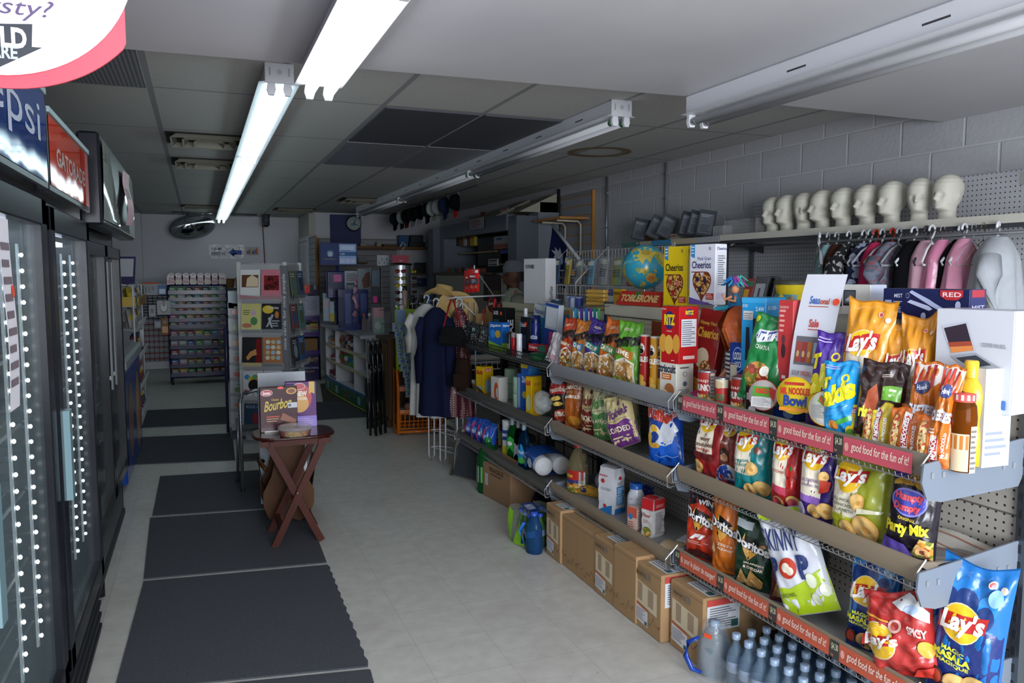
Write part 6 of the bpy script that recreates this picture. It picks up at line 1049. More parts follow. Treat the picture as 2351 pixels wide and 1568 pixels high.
t=thing('detergent_jug','blue handled bottle in clear plastic, squeezed between green pack and brown boxes','bottle',(1.66,3.84,0),A0+.2);b=B();b.lathe([(.05,0),(.055,.02),(.052,.14),(.03,.19),(.018,.21)],'#3a6fae:liquid',20,sq=.8);b.build('body',t);b=B();b.tube([(-.02,-.05,.17),(-.045,-.06,.12),(-.03,-.055,.05)],.01,'#1a5ab8:gloss',8);b.build('handle',t);b=B();b.lathe([(.02,.205),(.02,.225),(.001,.226)],'#2a4fb0:gloss',14);b.build('cap',t)
# grey folded stool / frame leaning behind the wire rack
t=thing('framed_board','grey board in a pale plastic frame leaning on the floor by the green jug','board',(1.78,5.42,0),A0+.5,None,-.35)
b=B();b.rbox((-.13,0,.02),(.13,.02,.34),'#34373c');b.build('board',t);b=B();b.tube([(-.15,.01,.01),(-.16,.01,.3),(-.13,.01,.36),(.13,.01,.36),(.15,.01,.3),(.14,.01,.01)],.014,'#b5ada0:gloss',8);b.build('frame',t)
# ================================================================ RIGHT WALL RACK
PW_=peg_mat('pegboard_white','#b9bac0',0,0,'#4a3a3a')
t=thing('wall_shelving','white pegboard wall rack with one long shelf carrying foam heads','shelving',(0,0,0))
b=B();b.box((3.70,2.0,.1),(3.738,4.62,2.02),PW_);b.box((3.70,4.62,.1),(3.738,4.9,1.92),PW_);b.box((3.70,4.92,.1),(3.738,5.9,1.86),PW_);b.build('back_panel',t)
b=B();b.box((3.38,2.0,1.755),(3.70,4.55,1.78),'#c2bfb4:paint');b.box((3.36,2.0,1.745),(3.38,4.55,1.785),'#c8c5ba:paint');b.box((3.365,2.0,1.725),(3.385,4.55,1.747),'#3a3c40');b.build('shelf',t)
b=B();b.box((3.38,4.56,1.75),(3.70,5.9,1.775),'#8f9096:paint');b.box((3.36,4.56,1.74),(3.38,5.9,1.78),'#a9aaae:paint');b.decs(flat((3.36,5.9,1.74),(0,-1.34,0),(0,0,.04)),[('r',0,0,.22,1,'#1f6a5c'),('r',.35,0,.56,1,'#2a7fae'),('r',.56,0,.8,1,'#b9a98c'),('r',.22,0,.35,1,'#a9a294')]);b.build('shelf',t)
b=B();b.box((3.36,2.0,1.44),(3.70,5.9,1.445),'#9a9a98')if False else b.box((3.69,4.89,.1),(3.72,4.93,1.86),'#6f7072:metal');b.box((3.68,4.60,.1),(3.72,4.63,1.92),'#6f7072:metal');b.build('upright',t)
for y in(2.05,3.3,4.5,5.85):b=B();b.prism([(3.4,1.73),(3.7,1.73),(3.7,1.66)],y,y+.01,'#4c4e52:metal');b.build('bracket',t)
b=B();b.box((3.35,2.0,.62),(3.7,5.6,.64),'#9a9892:paint');b.build('lower_shelf',t)
b=B();b.tube([(3.33,2.0,1.70),(3.33,4.6,1.70)],.008,'#8f9196:metal',8)
for y in(2.2,3.3,4.4):b.tube([(3.33,y,1.70),(3.4,y,1.74)],.006,'#8f9196:metal',6)
tag(b.build('hanging_rail'),'thin metal rail under the wall shelf that the hangers hook onto','rail')
# foam heads
hx=[(1775,452,20),(1807,447,12),(1846,442,52),(1888,436,-2),(1936,430,14),(1991,423,12),(2048,415,8),(2112,408,44),(2175,400,16)]
HL=['far left foam mannequin head at the end of the row beside the clear box','second foam head from the far left, in profile','third foam head from the far left, turned towards the camera','fourth foam head from the far left, sharp profile','middle foam head of the nine on the wall shelf','fourth foam head from the near end','third foam head from the near end','second foam head from the near end, turned towards the camera','nearest and largest looking foam head on the wall shelf']
hm={}
for i,(px,py,tw)in enumerate(hx):
 p=aX(px,py+60,3.5);s=(aX(px,py,3.5).z-1.781)/.292
 if 'h' not in hm:
  b=B();head_mesh(b,'#c6c3b6:foam',1.0);b.lathe([(.062,-.001),(.066,.004),(.06,.012)],'#c6c3b6:foam',28);o=b.build('foam_head');hm['h']=o
 else:o=hm['h'].copy();COL.objects.link(o)
 o.location=(3.5,p.y,1.782);o.rotation_euler.z=A0-.28+radians(tw);s=min(s,.80 if False else s);o.scale=(s,s,s)
 tag(o,HL[i],'mannequin head','foam heads on the wall shelf')
 # DVD cases and boxes on the far part
for i,(a0,a1,yt,ln,c)in enumerate(((1452,1474,506,-14,'#3d4148'),(1484,1506,512,-26,'#44484f'),(1508,1532,510,-26,'#4a4d52'),(1562,1583,492,-14,'#2c2f35'),(1582,1602,491,-14,'#34373c'),(1602,1630,485,-10,'#3f4248'))):
 pbox(['dark upright DVD case at the far end of the wall shelf','slanted DVD case left of its twin on the wall shelf','slanted DVD case next to the pale papers on the wall shelf','black DVD case, left of the tall trio','middle DVD case of the tall trio on the wall shelf','tallest DVD case, right of the trio on the wall shelf'][i],a0,a1,yt,3.46,1.782,.014,c,[('r',.1,.1,.9,.86,'#5c6068'),('l',.15,.72,.85,.84,2,'#9a9ca2'),('l',.2,.15,.8,.45,4,'#33363c')],phi=35,name='dvd_case',cat='DVD',roll=-ln,w=.13,h=.185 if i<3 else.19)
pbox('brown carton behind the slanted DVD cases on the wall shelf',1472,1517,505,3.6,1.782,.09,'#7d6244:card',[('r',.5,.3,.56,1,'#b5a58a')],name='carton')
pbox('pale stack of papers between the two groups of DVD cases',1532,1556,532,3.5,1.782,.1,'#a8a293',[('r',.3,.5,.8,.8,'#b03a3a')],name='paper_stack',cat='papers',roll=0,h=.05)
pbox('clear plastic storage box beside the first foam head',1662,1735,505,3.42,1.782,.2,'#a7a5a5:film',[],name='plastic_box',h=.105)
pbox('white paper packet left of the clear plastic box on the wall shelf',1636,1660,514,3.5,1.782,.08,'#b5b5b8',[('l',.1,.1,.9,.9,6,'#8f9096')],name='paper_packet',cat='papers',h=.08)
b=B();b.box((3.3,2.0,1.93),(3.7,2.36,1.95),'#b9b6aa:paint');b.box((3.28,2.0,1.9),(3.3,2.36,1.952),'#8a8a86:paint');tag(b.build('short_shelf'),'short upper wall shelf cut off by the right edge of the picture','shelf')
# ---------------------------------------------------------------- clothes on hangers
def hanger(t,col,w=.4,r=.006,wire=False):
 b=B();rr=.0018 if wire else r
 hk=[(.03*cos(a)-.0,0,.03*sin(a)+.035)for a in[pi*(1.0-.16*k)+.0 for k in range(9)]]
 b.tube(list(reversed(hk))+[(0.0,0,-.0)]if False else[(-.026,0,.03)]+[(.026*cos(a),0,.035+.026*sin(a))for a in[pi-.35*k for k in range(10)]]+[(0,0,0),(0,0,-.02)],rr,col,6)
 b.tube([(0,0,-.02),(w*.25,0,-.055),(w/2,0,-.115),(w/2-.01,0,-.13),(0,0,-.128),(-w/2+.01,0,-.13),(-w/2,0,-.115),(-w*.25,0,-.055),(0,0,-.02)],rr,col,6)
 b.build('hanger',t)
def garment(label,y,rz,col,L,wt,wb,nf=7,dz=.022,hcol='#c9cbd0:gloss',sleeves=0,sl_len=.4,x=3.33,z=1.69,name='garment',depth=.05,mt=None,group=None,hem=0.0,fold=.3,cat='clothing',slcol=None,wire=False,strap=False):
 t=thing(name,label,cat,(x,y,z),rz,group);hanger(t,hcol,min(.42,wt*1.1),wire=wire)
 m=mt or(col+':cloth');b=B();sd=random.random()*9
 def F(u,v):
  th=2*pi*u;sh=min(1,v/.14)**.7;w=(wt*(.22+.78*sh)if v<.14 else wt+(wb-wt)*((v-.14)/.86)**1.2)/2
  d=depth*(.5+.5*sh)*(1+.6*v);f=1+fold*v*sin(nf*th+sd);zz=-.045-.075*sh-(L-.12)*max(0,v-.14)/.86+hem*sin(nf*th)*v
  if v<.14:zz=-.03-.09*(v/.14)
  return Vector((w*cos(th)*(1+.03*sin(nf*th)*v),d*sin(th)*f,zz+dz))
 b.surf(F,56,24,m,wrap=True)
 if sleeves:
  for sx in(-1,1):b.tube([(sx*wt*.44,0,-.12+dz),(sx*wt*.55,-.01,-.2+dz),(sx*(wt*.58),-.02,-.12-sl_len*.6+dz),(sx*wt*.56,-.015,-.12-sl_len+dz)],[.045,.05,.045,.04],slcol or m,12)
 b.build('cloth',t);return t
def gy(px,py=520,X=3.33):return aX(px,py,X).y
FL1=print_mat('floral_black',['#0e0e12','#15151a','#a9a9a6','#101014','#1a1a20'],70,rough=.9);FL2=print_mat('floral_navy',['#0c1230','#10173a','#0c1230','#8a93a8','#10173a'],34,rough=.9)
t=thing('clothes_hanger','empty white plastic hanger at the far left of the hanging clothes','hanger',(3.31,gy(1888),1.69),.9);hanger(t,'#cfd2d8:gloss',.42,.008)
garment('pale blue top hanging at the far left of the wall rack clothes',gy(1902),.5,'#8fb3b8',.42,.18,.24,hcol='#a9aaae')
garment('dark brown top behind the pale blue one',gy(1922),.4,'#4a2c24',.5,.22,.26,hcol='#a9aaae')
garment('teal strappy top hanging low from the empty white hanger',gy(1862),.6,'#0f5a58',.5,.12,.16,dz=-.18,hcol='#8a8c90',wire=True,x=3.4)
garment('black dress with small white flowers',gy(1950),.35,'',.62,.34,.4,mt=FL1,sleeves=1,sl_len=.2)
garment('navy dress with pale leaf print',gy(1985),.3,'',.62,.3,.36,mt=FL2,hcol='#d0d2d6:gloss')
garment('bright pink top squeezed between navy and plaid clothes',gy(2012),.2,'#c2325f',.36,.2,.24,hcol='#b5482f:gloss')
m,nt,bb=nodes_mat('plaid_cloth');(x_,y_,z_),v_=coords(nt);q1=mth(nt,'ADD',x_,z_);q2=mth(nt,'SUBTRACT',x_,z_)
nt.links.new(mixc(nt,mth(nt,'MAXIMUM',linemask(nt,q1,0,.09,.008),linemask(nt,q2,0,.09,.008)),mixc(nt,mth(nt,'MAXIMUM',linemask(nt,q1,.04,.09,.03),linemask(nt,q2,.04,.09,.03)),lin('#55596a'),lin('#6c7080')),lin('#8a5058')),bb.inputs['Base Color']);bb.inputs['Roughness'].default_value=.95
garment('grey blue plaid shirt with thin red lines',gy(2050),.25,'',.6,.34,.4,mt=m,sleeves=1,sl_len=.3,hcol='#a8321f:gloss')
garment('long black garment between the plaid shirt and the pink ones',gy(2100),.15,'#0b0b0e',.6,.26,.3,hcol='#cfd2d8:gloss')
garment('light pink long top next to the black garment',gy(2128),.25,'#c49aa8',.58,.2,.24,hcol='#3a3a3e')
garment('shiny pink satin dress draped over its hanger',gy(2165),.3,'#cf7f9f',.46,.22,.3,fold=.6,hcol='#c9a9b0',mt=M('#cf7f9f','foil'),wire=True)
garment('cream knitted top hanging low between pink and black clothes',gy(2158),.2,'#a89c86',.34,.14,.2,dz=-.2,x=3.28,hcol='#c9c9cc')
garment('black dress behind the pink ruffled one',gy(2190),.2,'#0e0e11',.56,.3,.4,hcol='#cfd2d8:gloss',x=3.38)
garment('pink ruffled top with a dark collar',gy(2215),.25,'#c88aa0',.34,.24,.3,nf=11,hcol='#d2d4d8:gloss',wire=False)
garment('sheer white blouse with puffed sleeves at the near end of the rail',gy(2292,520),.45,'#a9adb2',.62,.32,.46,nf=9,sleeves=1,sl_len=.42,hcol='#d6d8dc:gloss',depth=.08)
for i,(px,c)in enumerate(((2002,'#a9abb0'),(2030,'#a9abb0'),(2068,'#8f9196'),(2240,'#9a9ca0'),(2262,'#6a5a3a'))):
 t=thing('clothes_hanger',['grey hanger left of the pink top on the rail','grey hanger with an orange tag near the plaid shirt','grey hanger right of the plaid shirt','thin grey wire hanger left of the white blouse','brass coloured wire hanger beside the white blouse'][i],'hanger',(3.32,gy(px),1.69),.3);hanger(t,c,.36,wire=i>2)
 # ---------------------------------------------------------------- slat panel with wooden shelves, flag
SLT=slat_mat('slat_panel','#8d8f96','#a87838',.1)
t=thing('slat_panel','grey slat wall panel with wooden grooves and two wooden shelves','wall panel',(0,0,0));y0,y1=7.14,7.86
b=B();b.box((3.715,y0,1.05),(3.738,y1,2.36),SLT);b.box((3.71,y0-.02,1.05),(3.738,y0,2.36),'#b07a38:wood');b.build('panel',t)
for z in(2.07,1.52):
 b=B();b.box((3.38,y0+.05,z),(3.71,y1,z+.022),'#a8763c:wood');b.build('shelf',t)
 for yy in(y0+.2,y1-.15):b=B();b.tube([(3.42,yy,z-.008),(3.66,yy,z-.012),(3.69,yy,z-.05),(3.69,yy,z-.36)],.011,'#bdb5a2:gloss',6);b.build('bracket',t)
t=thing('cap','black cap lying on the lower wooden shelf of the slat panel','cap',(3.5,7.4,1.545));b=B();b.surf(lambda u,v:Vector((.1*cos(2*pi*u)*cos(v*pi/2)**.7,.12*sin(2*pi*u)*cos(v*pi/2)**.7,.1*sin(v*pi/2)+.01*sin(9*u*pi))),24,10,'#111215:cloth',wrap=True);b.build('crown',t);b=B();b.surf(lambda u,v:Vector((-.06-.1*v,.08*(u-.5)*2,.015+.03*(1-(2*u-1)**2))),10,4,'#111215:cloth');b.build('peak',t)
t=thing('flag','dark blue flag with a white maple leaf on a slanted white pole','flag',(0,0,0));P0=aX(1268,516,2.6);P1=aX(1330,596,2.6);Pm=P0+(P1-P0)*.55
b=B();b.tube([P0,P0+(P1-P0)*1.3],.013,'#b9bcc4:gloss',8);b.build('pole',t)
b=B();dn=Vector((.02,.02,-.37));F=lambda u,v,off=0:P0+(Pm-P0)*u+dn*v*(1-.12*u)+Vector((-.03*sin(u*6+v*3)*v-off,.06*v*(1-u)+.02*sin(u*9)*v,.0))+Vector((0,.0,-.02*u*v))
b.surf(F,18,20,'#141c44:cloth');fl=lambda u,v,off:F(1-v,.0+u,off)if False else F(u,1-v,off)
L=[(.5,.3),(.62,.42),(.78,.38),(.72,.5),(.86,.58),(.7,.62),(.72,.74),(.58,.68),(.5,.84),(.42,.68),(.28,.74),(.3,.62),(.14,.58),(.28,.5),(.22,.38),(.38,.42)]
b.decs(fl,[('p',[(a,c*.7+.12)for a,c in L],'#a9adb8:cloth'),('r',.0,.06,1,.085,'#7d8290:cloth')],':cloth',.003);b.build('cloth',t)
# white wedge boxes above the kiosk are built with it (see below)
# ================================================================ TRAY TABLE AND ITS NEIGHBOURS
TZ=.62;W1_='#42190e:wood'
t=thing('tray_table','small dark wood folding tray table with crossed legs in the aisle','table',(.475,4.58,0));b=B();N=40
def rr(k,ex=.0):
 a=2*pi*k/N;c,s_=cos(a),sin(a);return(.225+ex)*abs(c)**.55*(1 if c>0 else-1),(.17+ex)*abs(s_)**.55*(1 if s_>0 else-1)
P=[rr(k)for k in range(N)];P2=[rr(k,-.008)for k in range(N)]
vs=[(x,y,TZ-.018)for x,y in P2]+[(x,y,TZ-.012)for x,y in P]+[(x,y,TZ-.004)for x,y in P]+[(x,y,TZ)for x,y in P2]
b.add(vs,[tuple(range(N-1,-1,-1)),tuple(range(3*N,4*N))]+[(r*N+k,r*N+(k+1)%N,(r+1)*N+(k+1)%N,(r+1)*N+k)for r in range(3)for k in range(N)],'#381510:gloss');b.build('tabletop',t)
def bar(b,p,q,w,th,m):
 p,q=Vector(p),Vector(q);d=(q-p).normalized();y=Vector((0,1,0));s_=y.cross(d).normalized()
 b.add([p+s_*a*w+y*c*th for a,c in((-.5,-.5),(.5,-.5),(.5,.5),(-.5,.5))]+[q+s_*a*w+y*c*th for a,c in((-.5,-.5),(.5,-.5),(.5,.5),(-.5,.5))],[(0,1,2,3),(7,6,5,4),(0,4,5,1),(1,5,6,2),(2,6,7,3),(3,7,4,0)],m)
for y,o_ in((-.14,0),(.14,0)):
 for sx in(1,-1):
  b=B();yy=y+(.012*sx);bar(b,(-.14*sx,yy,TZ-.05),(.13*sx,yy,.005),.038,.02,W1_)
  b.ell((0,yy-.012,.3),(.005,.003,.005),'#b5b5b5:metal',6);b.build('leg',t)
for z,x in((.1,-.09),(.1,.09),(TZ-.035,-.13),(TZ-.035,.13)):
 b=B();b.box((x-.012,-.17 if z>.3 else-.14,z-.014),(x+.012,.17 if z>.3 else.14,z+.014),W1_);b.build('crossbar',t)
b=B();b.box((-.19,-.155,TZ-.05),(.19,-.13,TZ-.019),W1_);b.box((-.19,.13,TZ-.05),(.19,.155,TZ-.019),W1_);b.build('apron',t)
def tbox(label,x0,x1,y,d,h,base,dec,rz=0,name='biscuit_box',side=None):
 b=B();w=x1-x0;b.rbox((-w/2,0,0),(w/2,d,h),base,.002);b.decs(flat((-w/2,0,0),(w,0,0),(0,0,h)),dec);b.decs(flat((w/2,0,0),(0,d,0),(0,0,h)),side or[])
 o=b.build(name,None,((x0+x1)/2,y,TZ+.001),rz);tag(o,label,'biscuit box')
l,r_=aY(597,960,4.62).x,aY(683,960,4.62).x;zt=aY(640,888,4.62).z-TZ
tbox('dark maroon biscuit box with gold lettering standing at the front of the tray table',l,r_,4.60,.05,zt,'#3d141d:gloss',[('d',.18,.88,.16,.075,'#c9bcb8'),('d',.18,.88,.145,.062,'#b5303c'),('t','bonn',.08,.84,.28,.92,'#e8dcd8',0,.05),('d',.84,.9,.14,.075,'#c9992c'),('d',.84,.9,.1,.05,'#7a3a2a'),('t','Classic',.3,.7,.5,.75,'#c9a24a'),('t','Bourbon',.1,.5,.84,.73,'#c9b03c',.12,.02,.3),('p',[(.52,.26),(.6,.42),(.96,.24),(.94,.16)],'#8a5238'),('p',[(.5,.14),(.94,.2),(.96,.08),(.55,.06)],'#7a4630'),('r',.74,.52,.99,.64,'#c2c4ca'),('d',.79,.58,.04,.03,'#55565c'),('r',.16,.33,.5,.36,'#b8402a'),('l',.16,.22,.5,.32,2,'#b58a6a'),('r',.1,.0,.5,.03,'#c9c4c0'),('d',.55,.985,.09,.03,'#e0402a')],.05)
l,r_=aY(655,930,4.70).x,aY(726,930,4.70).x;zt=aY(700,876,4.70).z-TZ
tbox('purple cashew biscuit box behind the maroon box on the tray table',l,r_,4.69,.05,zt,'#58206c:gloss',[('r',0,0,1,.24,'#8a72c4'),('d',.45,.65,.4,.32,'#b5302c'),('d',.45,.52,.3,.2,'#cf9a4c'),('d',.45,.9,.2,.08,'#c9bcb8'),('d',.45,.9,.18,.065,'#b5303c'),('t','CASHEW',.05,.68,.7,.8,'#e8dcc8',0,.06),('t','COOKIES',.2,.6,.7,.66,'#e8dcc8',0,.04),('p',[(.76,.72),(.84,.76),(.94,.72),(.94,1),(.76,1)],'#c9a43a'),('l',.3,.04,.95,.2,4,'#b9a8dc')],-.03)
t=thing('fruit_tray','round clear plastic tray of nuts and dried fruit on the tray table','snack tray',(.475,4.47,TZ+.001));R=.095
b=B();b.lathe([(.001,.0),(R*.86,.0),(R*.95,.035),(R*.97,.038)],'#b8b4b0:film',32)
for k in range(8):
 a0,a1=2*pi*k/8,2*pi*(k+1)/8;mm=print_mat('nuts_%d'%k,[['#7a4a22','#b98a4a','#8f5a2a'],['#8a1820','#a82a2c','#6a1018'],['#b5903c','#8a6a2a','#c9a860']][k%3],160)
 b.surf(lambda u,v:Vector((R*.84*v*cos(a0+(a1-a0)*u),R*.84*v*sin(a0+(a1-a0)*u),.028+.006*noise.noise(Vector((u*9,v*9,k))))),8,8,mm)
 b.surf(lambda u,v:Vector(((R*.85+.07*R*v)*cos(a0+(a1-a0)*u),(R*.85+.07*R*v)*sin(a0+(a1-a0)*u),.003+.028*v)),8,2,mm)
b.build('tray',t);b=B();b.lathe([(R*.99,.036),(R*1.01,.04),(R,.05),(R*.9,.054),(R*.3,.055),(R*.28,.05),(.001,.05)],'#c9ccd0:pane',36);b.build('lid',t)
# white panel leaning behind, with roll on it
t=thing('white_board','tall white board leaning upright behind the tray table','board',(0,0,0));a=aZ(592,1132,0);xr=aY(668,880,5.3).x
b=B();b.box((a.x,5.3,0.008),(a.x+.3,5.325,aY(590,857,5.3).z),'#b7bcc4:gloss');b.build('board',t);b=B();b.box((a.x,5.325,.008),(a.x+.02,5.345,aY(590,857,5.3).z-.02),'#7a8088');b.build('rear_rib',t)
b=B();b.lathe([(.06,0),(.062,.01),(.062,.07),(.02,.075)],'#c2c4ca',22);tag(b.build('paper_roll',None,(aY(628,890,5.0).x,4.8,aY(628,893,4.8).z-.06)),'white paper roll top showing above the maroon biscuit box','paper roll')
# wooden magazine rack
t=thing('magazine_rack','curved oak veneer magazine rack on the mat behind the tray table','magazine rack',(.47,4.98,0));OAK='#4a2c12:wood'
def cello(y,s_=1.0):
 b=B();L=[(.06,0.01),(.12,.04),(.15,.12),(.15,.2),(.10,.3),(.08,.38),(.10,.46),(.11,.5)];pts=[(x*s_,z)for x,z in L];poly=pts+[(-x,z)for x,z in reversed(pts)];poly.insert(0,(0,.035));b.prism(poly,y,y+.012,OAK);return b
cello(-.13).build('side_panel',t);cello(.13).build('side_panel',t)
b=B();b.box((-.09,-.12,.08),(.09,.13,.092),OAK);b.build('shelf',t)
for k,a in enumerate((-.12,0,.12)):
 b=B();b.surf(lambda u,v:Vector((a+(.05*(1 if a>0 else-1)if a else 0)*v,-.12+.25*u,.09+.3*v)),4,4,OAK);b.build('divider',t)
b=B();b.tube([(-.13,-.11,.34),(-.16,0,.37),(-.13,.12,.34)],.014,OAK,8);b.build('handle',t)
# step stool behind
t=thing('step_stool','folding grey tube step stool behind the white board','step stool',(.34,5.75,0));G='#8e9299:metal'
for sx in(-.1,.32):
 b=B();b.tube([(sx,-.08,.01),(sx,-.02,.62),(sx+.02,0,.68)],.012,G,8);b.lathe([(.016,0),(.016,.03)],'#1b1b1d',10,(sx,-.08,0));b.build('front_leg',t)
 b=B();b.tube([(sx-.02,.2,.01),(sx-.01,.1,.5)],.011,G,8);b.lathe([(.015,0),(.015,.03)],'#1b1b1d',10,(sx-.02,.2,0));b.build('rear_leg',t)
b=B();b.tube([(-.08,0,.68),(0,0,.7),(.24,0,.7),(.34,0,.68)],.012,G,8);b.build('top_rail',t)
for z,y in((.22,-.1),(.42,-.04)):b=B();b.box((-.09,y,z),(.31,y+.16,z+.02),'#1c1c1f');b.build('tread',t)
# ================================================================ GREETING CARD SPINNER
SX,SY=.612,7.5
t=thing('card_spinner','white revolving greeting card stand facing the aisle','card rack',(SX,SY,0),0);H=aY(610,600,SY).z;w=.207;RZ=-.42;t.rotation_euler.z=RZ
def sp(x,y):return SX+(x-SX)*cos(RZ)-(y-SY)*sin(RZ),SY+(x-SX)*sin(RZ)+(y-SY)*cos(RZ)
b=B();b.rbox((-w,-w,0),(w,w,.09),'#8f9298:paint',.02);b.box((-w+.03,-w+.03,.09),(w-.03,w-.03,.16),'#9a9da2');b.build('base',t)
b=B();b.box((-w,-w,.16),(w,w,H-.03),'#9b9c9e:paint')
for x,y in((-w,-w),(w,-w),(w,w),(-w,w)):b.box((x-.018,y-.018,.16),(x+.018,y+.018,H-.01),'#b3b3b0:paint')
b.build('column',t)
b=B();b.lathe([(w*1.2,H-.03),(w*1.2,H-.018),(.001,H-.018)],'#b9bec4:pane',28);b.build('top_disc',t)
for z in[H-.36-.3*k for k in range(5)]:
 b=B();b.box((-w+.01,-w-.07,z),(w-.01,-w,z+.006),'#aab0b4:pane');b.box((-w+.01,-w-.072,z),(w-.01,-w-.07,z+.06),'#b5babf:pane');b.box((w,-w+.01,z),(w+.07,w-.01,z+.006),'#aab0b4:pane');b.box((w+.07,-w+.01,z),(w+.072,w-.01,z+.06),'#b5babf:pane');b.build('pocket',t)
b=B();b.box((w-.03,-w-.045,H-1.1),(w+.03,-w-.03,H-.04),'#5f6167');b.decs(flat((w-.03,-w-.045,H-1.1),(.06,0,0),(0,0,1.06)),[('t','nice cards for nice people',.2,.3,.8,.93,'#c2c4c8',90,.01),('p',[(.35,.06),(.65,.06),(.5,.09)],'#a82a2c')]);b.build('header_strip',t)
def card(label,x,y,z,rz,wd,h,base,dec,side=False,group=None,lean=.1):
 x,y=sp(x,y);rz+=RZ
 b=B();b.box((-wd/2,0,0),(wd/2,.004,h),base);b.decs(flat((-wd/2,0,0),(wd,0,0),(0,0,h)),dec);tag(b.build('greeting_card',None,(x,y,z),rz,-lean),label,'greeting card',group)
GC=[('white greeting card with a wedding photo and red foot, top left of the stand','#c4c4c2',[('r',.08,.4,.92,.82,'#5a3a26'),('p',[(.3,.42),(.9,.42),(.9,.7),(.6,.82),(.35,.7)],'#c9b79a'),('p',[(0,0),(1,0),(1,.08),(0,.14)],'#a82a34')]),
('greeting card with a raspberry picture, top right of the front side','#b56a78',[('r',.15,.3,.9,.8,print_mat('berry_print',['#5a1418','#7a1c22','#2a0c0e'],60)),('r',0,.0,1,.12,'#a82a3c')]),
('pale yellow greeting card with a cartoon lady, second row left','#b9b573',[('d',.62,.68,.13,.1,'#b59ab0'),('d',.65,.4,.18,.14,'#4a7a4a'),('l',.1,.6,.5,.8,3,'#6a6a4a'),('d',.3,.25,.25,.08,'#a86a5a'),('r',0,0,1,.1,'#45474c')]),
('dark birthday greeting card with tools, second row right','#14161c',[('d',.3,.8,.28,.14,'#c9b03a'),('d',.75,.62,.1,.12,'#b5702c'),('t','birthday',.3,.8,.85,.9,'#c9ccd2'),('p',[(.2,.2),(.3,.2),(.6,.6),(.5,.65)],'#8f98a0'),('p',[(.45,.2),(.55,.15),(.4,.55),(.3,.5)],'#a0a8b0'),('l',.5,.2,.9,.45,3,'#9aa0a8')]),
('dark greeting card with red curtain and yellow foot, third row left','#131216',[('r',.7,.1,1,.95,'#6a1a1c'),('p',[(.2,.3),(.4,.5),(.7,.6),(.75,.4),(.5,.35),(.3,.2)],'#b5824a'),('r',0,0,1,.13,'#c2a81c')]),
('tan greeting card with a grid of pale circles, third row right','#9a6a42',[('d',.25+.27*(i%3),.84-.18*(i//3),.11,.07,['#c9c4b0','#8fb0c4','#b5a888'][(i*2+i//3)%3])for i in range(12)]+[('r',0,0,1,.1,'#15161a')]),
('white greeting card with a black balloon among coloured ones, fourth row left','#bfbfc2',[('d',.2+.2*i,.78-.07*(i%2),.14,.09,['#3a8ab0','#c9a43a','#5a9a5a','#c9803a'][i%4])for i in range(5)]+[('d',.15,.25,.14,.1,'#b0405a'),('d',.8,.3,.14,.1,'#4a90b0'),('d',.55,.5,.28,.2,'#1e1d18'),('p',[(.54,.3),(.57,.3),(.53,.12),(.5,.12)],'#55554a')]),
('white greeting card with purple lilac flowers, fourth row right','#c2c3c8',[('d',.55,.35,.2,.14,'#33307a'),('d',.75,.42,.18,.12,'#3a6a3a'),('d',.7,.25,.18,.1,'#2c4a8a'),('l',.1,.72,.6,.85,3,'#8a8a90'),('r',0,0,1,.07,'#231820')]),
('dark blue greeting card low on the left of the stand','#1f3a52',[('t','ROCK ON',.1,.85,.9,.95,'#8fa8b8'),('d',.6,.5,.2,.2,'#7a2a34')]),('green and cream greeting card low on the right of the stand','#8f9a6a',[('r',.2,.3,.8,.8,'#b9b58a')])]
for i,(lb,c,d)in enumerate(GC):
 z=H-.355-.3*(i//2)+.02;card(lb,SX+(-.098 if i%2==0 else.09),SY-w-.055,z,0,.178,.26,c,d)
SC_=['#6a7a5a','#4a5a7a','#7a4a4a','#5a7a7a','#3a3c44','#2f5a8a','#4a6a4a','#8a9aa0','#6a4a2a','#3f6a8a']
for i in range(10):
 card('side greeting card, %s row from the top, %s column'%(('first','second','third','fourth','fifth')[i//2],('near','far')[i%2]),SX+w+.055,SY-.1+.2*(i%2),H-.355-.3*(i//2)+.02,pi/2,.17,.25,SC_[i],[('d',.5,.5,.3,.25,SC_[(i+3)%10]),('r',0,0,1,.12,'#3c3d42'),('l',.1,.75,.8,.92,2,'#b9bcc0')])
 # slim recipe card stand left of the spinner
t=thing('recipe_card_stand','slim stand of recipe cards on the left of the greeting card stand','card rack',(0,0,0));xa,xb=aY(527,800,7.7).x,aY(548,800,7.7).x
b=B();b.box((xa,7.72,.05),(xb,7.76,1.35),'#9a9ca0');b.box((xa-.02,7.55,0),(xb+.05,7.9,.05),'#3a3c44');b.build('stand',t)
b=B();b.tube([(xa-.03,7.9,0),(xa-.03,7.9,1.0),(xa+.0,7.9,1.05),(xa+.06,7.9,1.05)],.014,'#33305a:gloss',8);b.build('purple_frame',t)
for k in range(8):
 z=.12+.145*k;b=B();b.prism([(xa-.005,z),(xb+.03,z),(xb+.03,z+.1),(xa-.005,z+.12)],7.69,7.715,'#a5a7ac');b.decs(flat((xa,7.69,z),(xb-xa+.02,0,0),(0,0,.1)),[('d',.6,.3,.3,.25,['#8a4a2a','#a8702c','#4a7a3a','#a83a2c'][k%4]),('r',.5,.7,.9,.8,'#3a7a4a')]);tag(b.build('recipe_card'),'recipe card in the slim stand, pocket %s from the floor'%ON[k],'card')
b=B();b.box((xa,7.69,1.2),(xb+.03,7.7,1.36),'#a8b0b8');tag(b.build('display_card'),'pale shiny card at the top of the slim recipe stand','card')
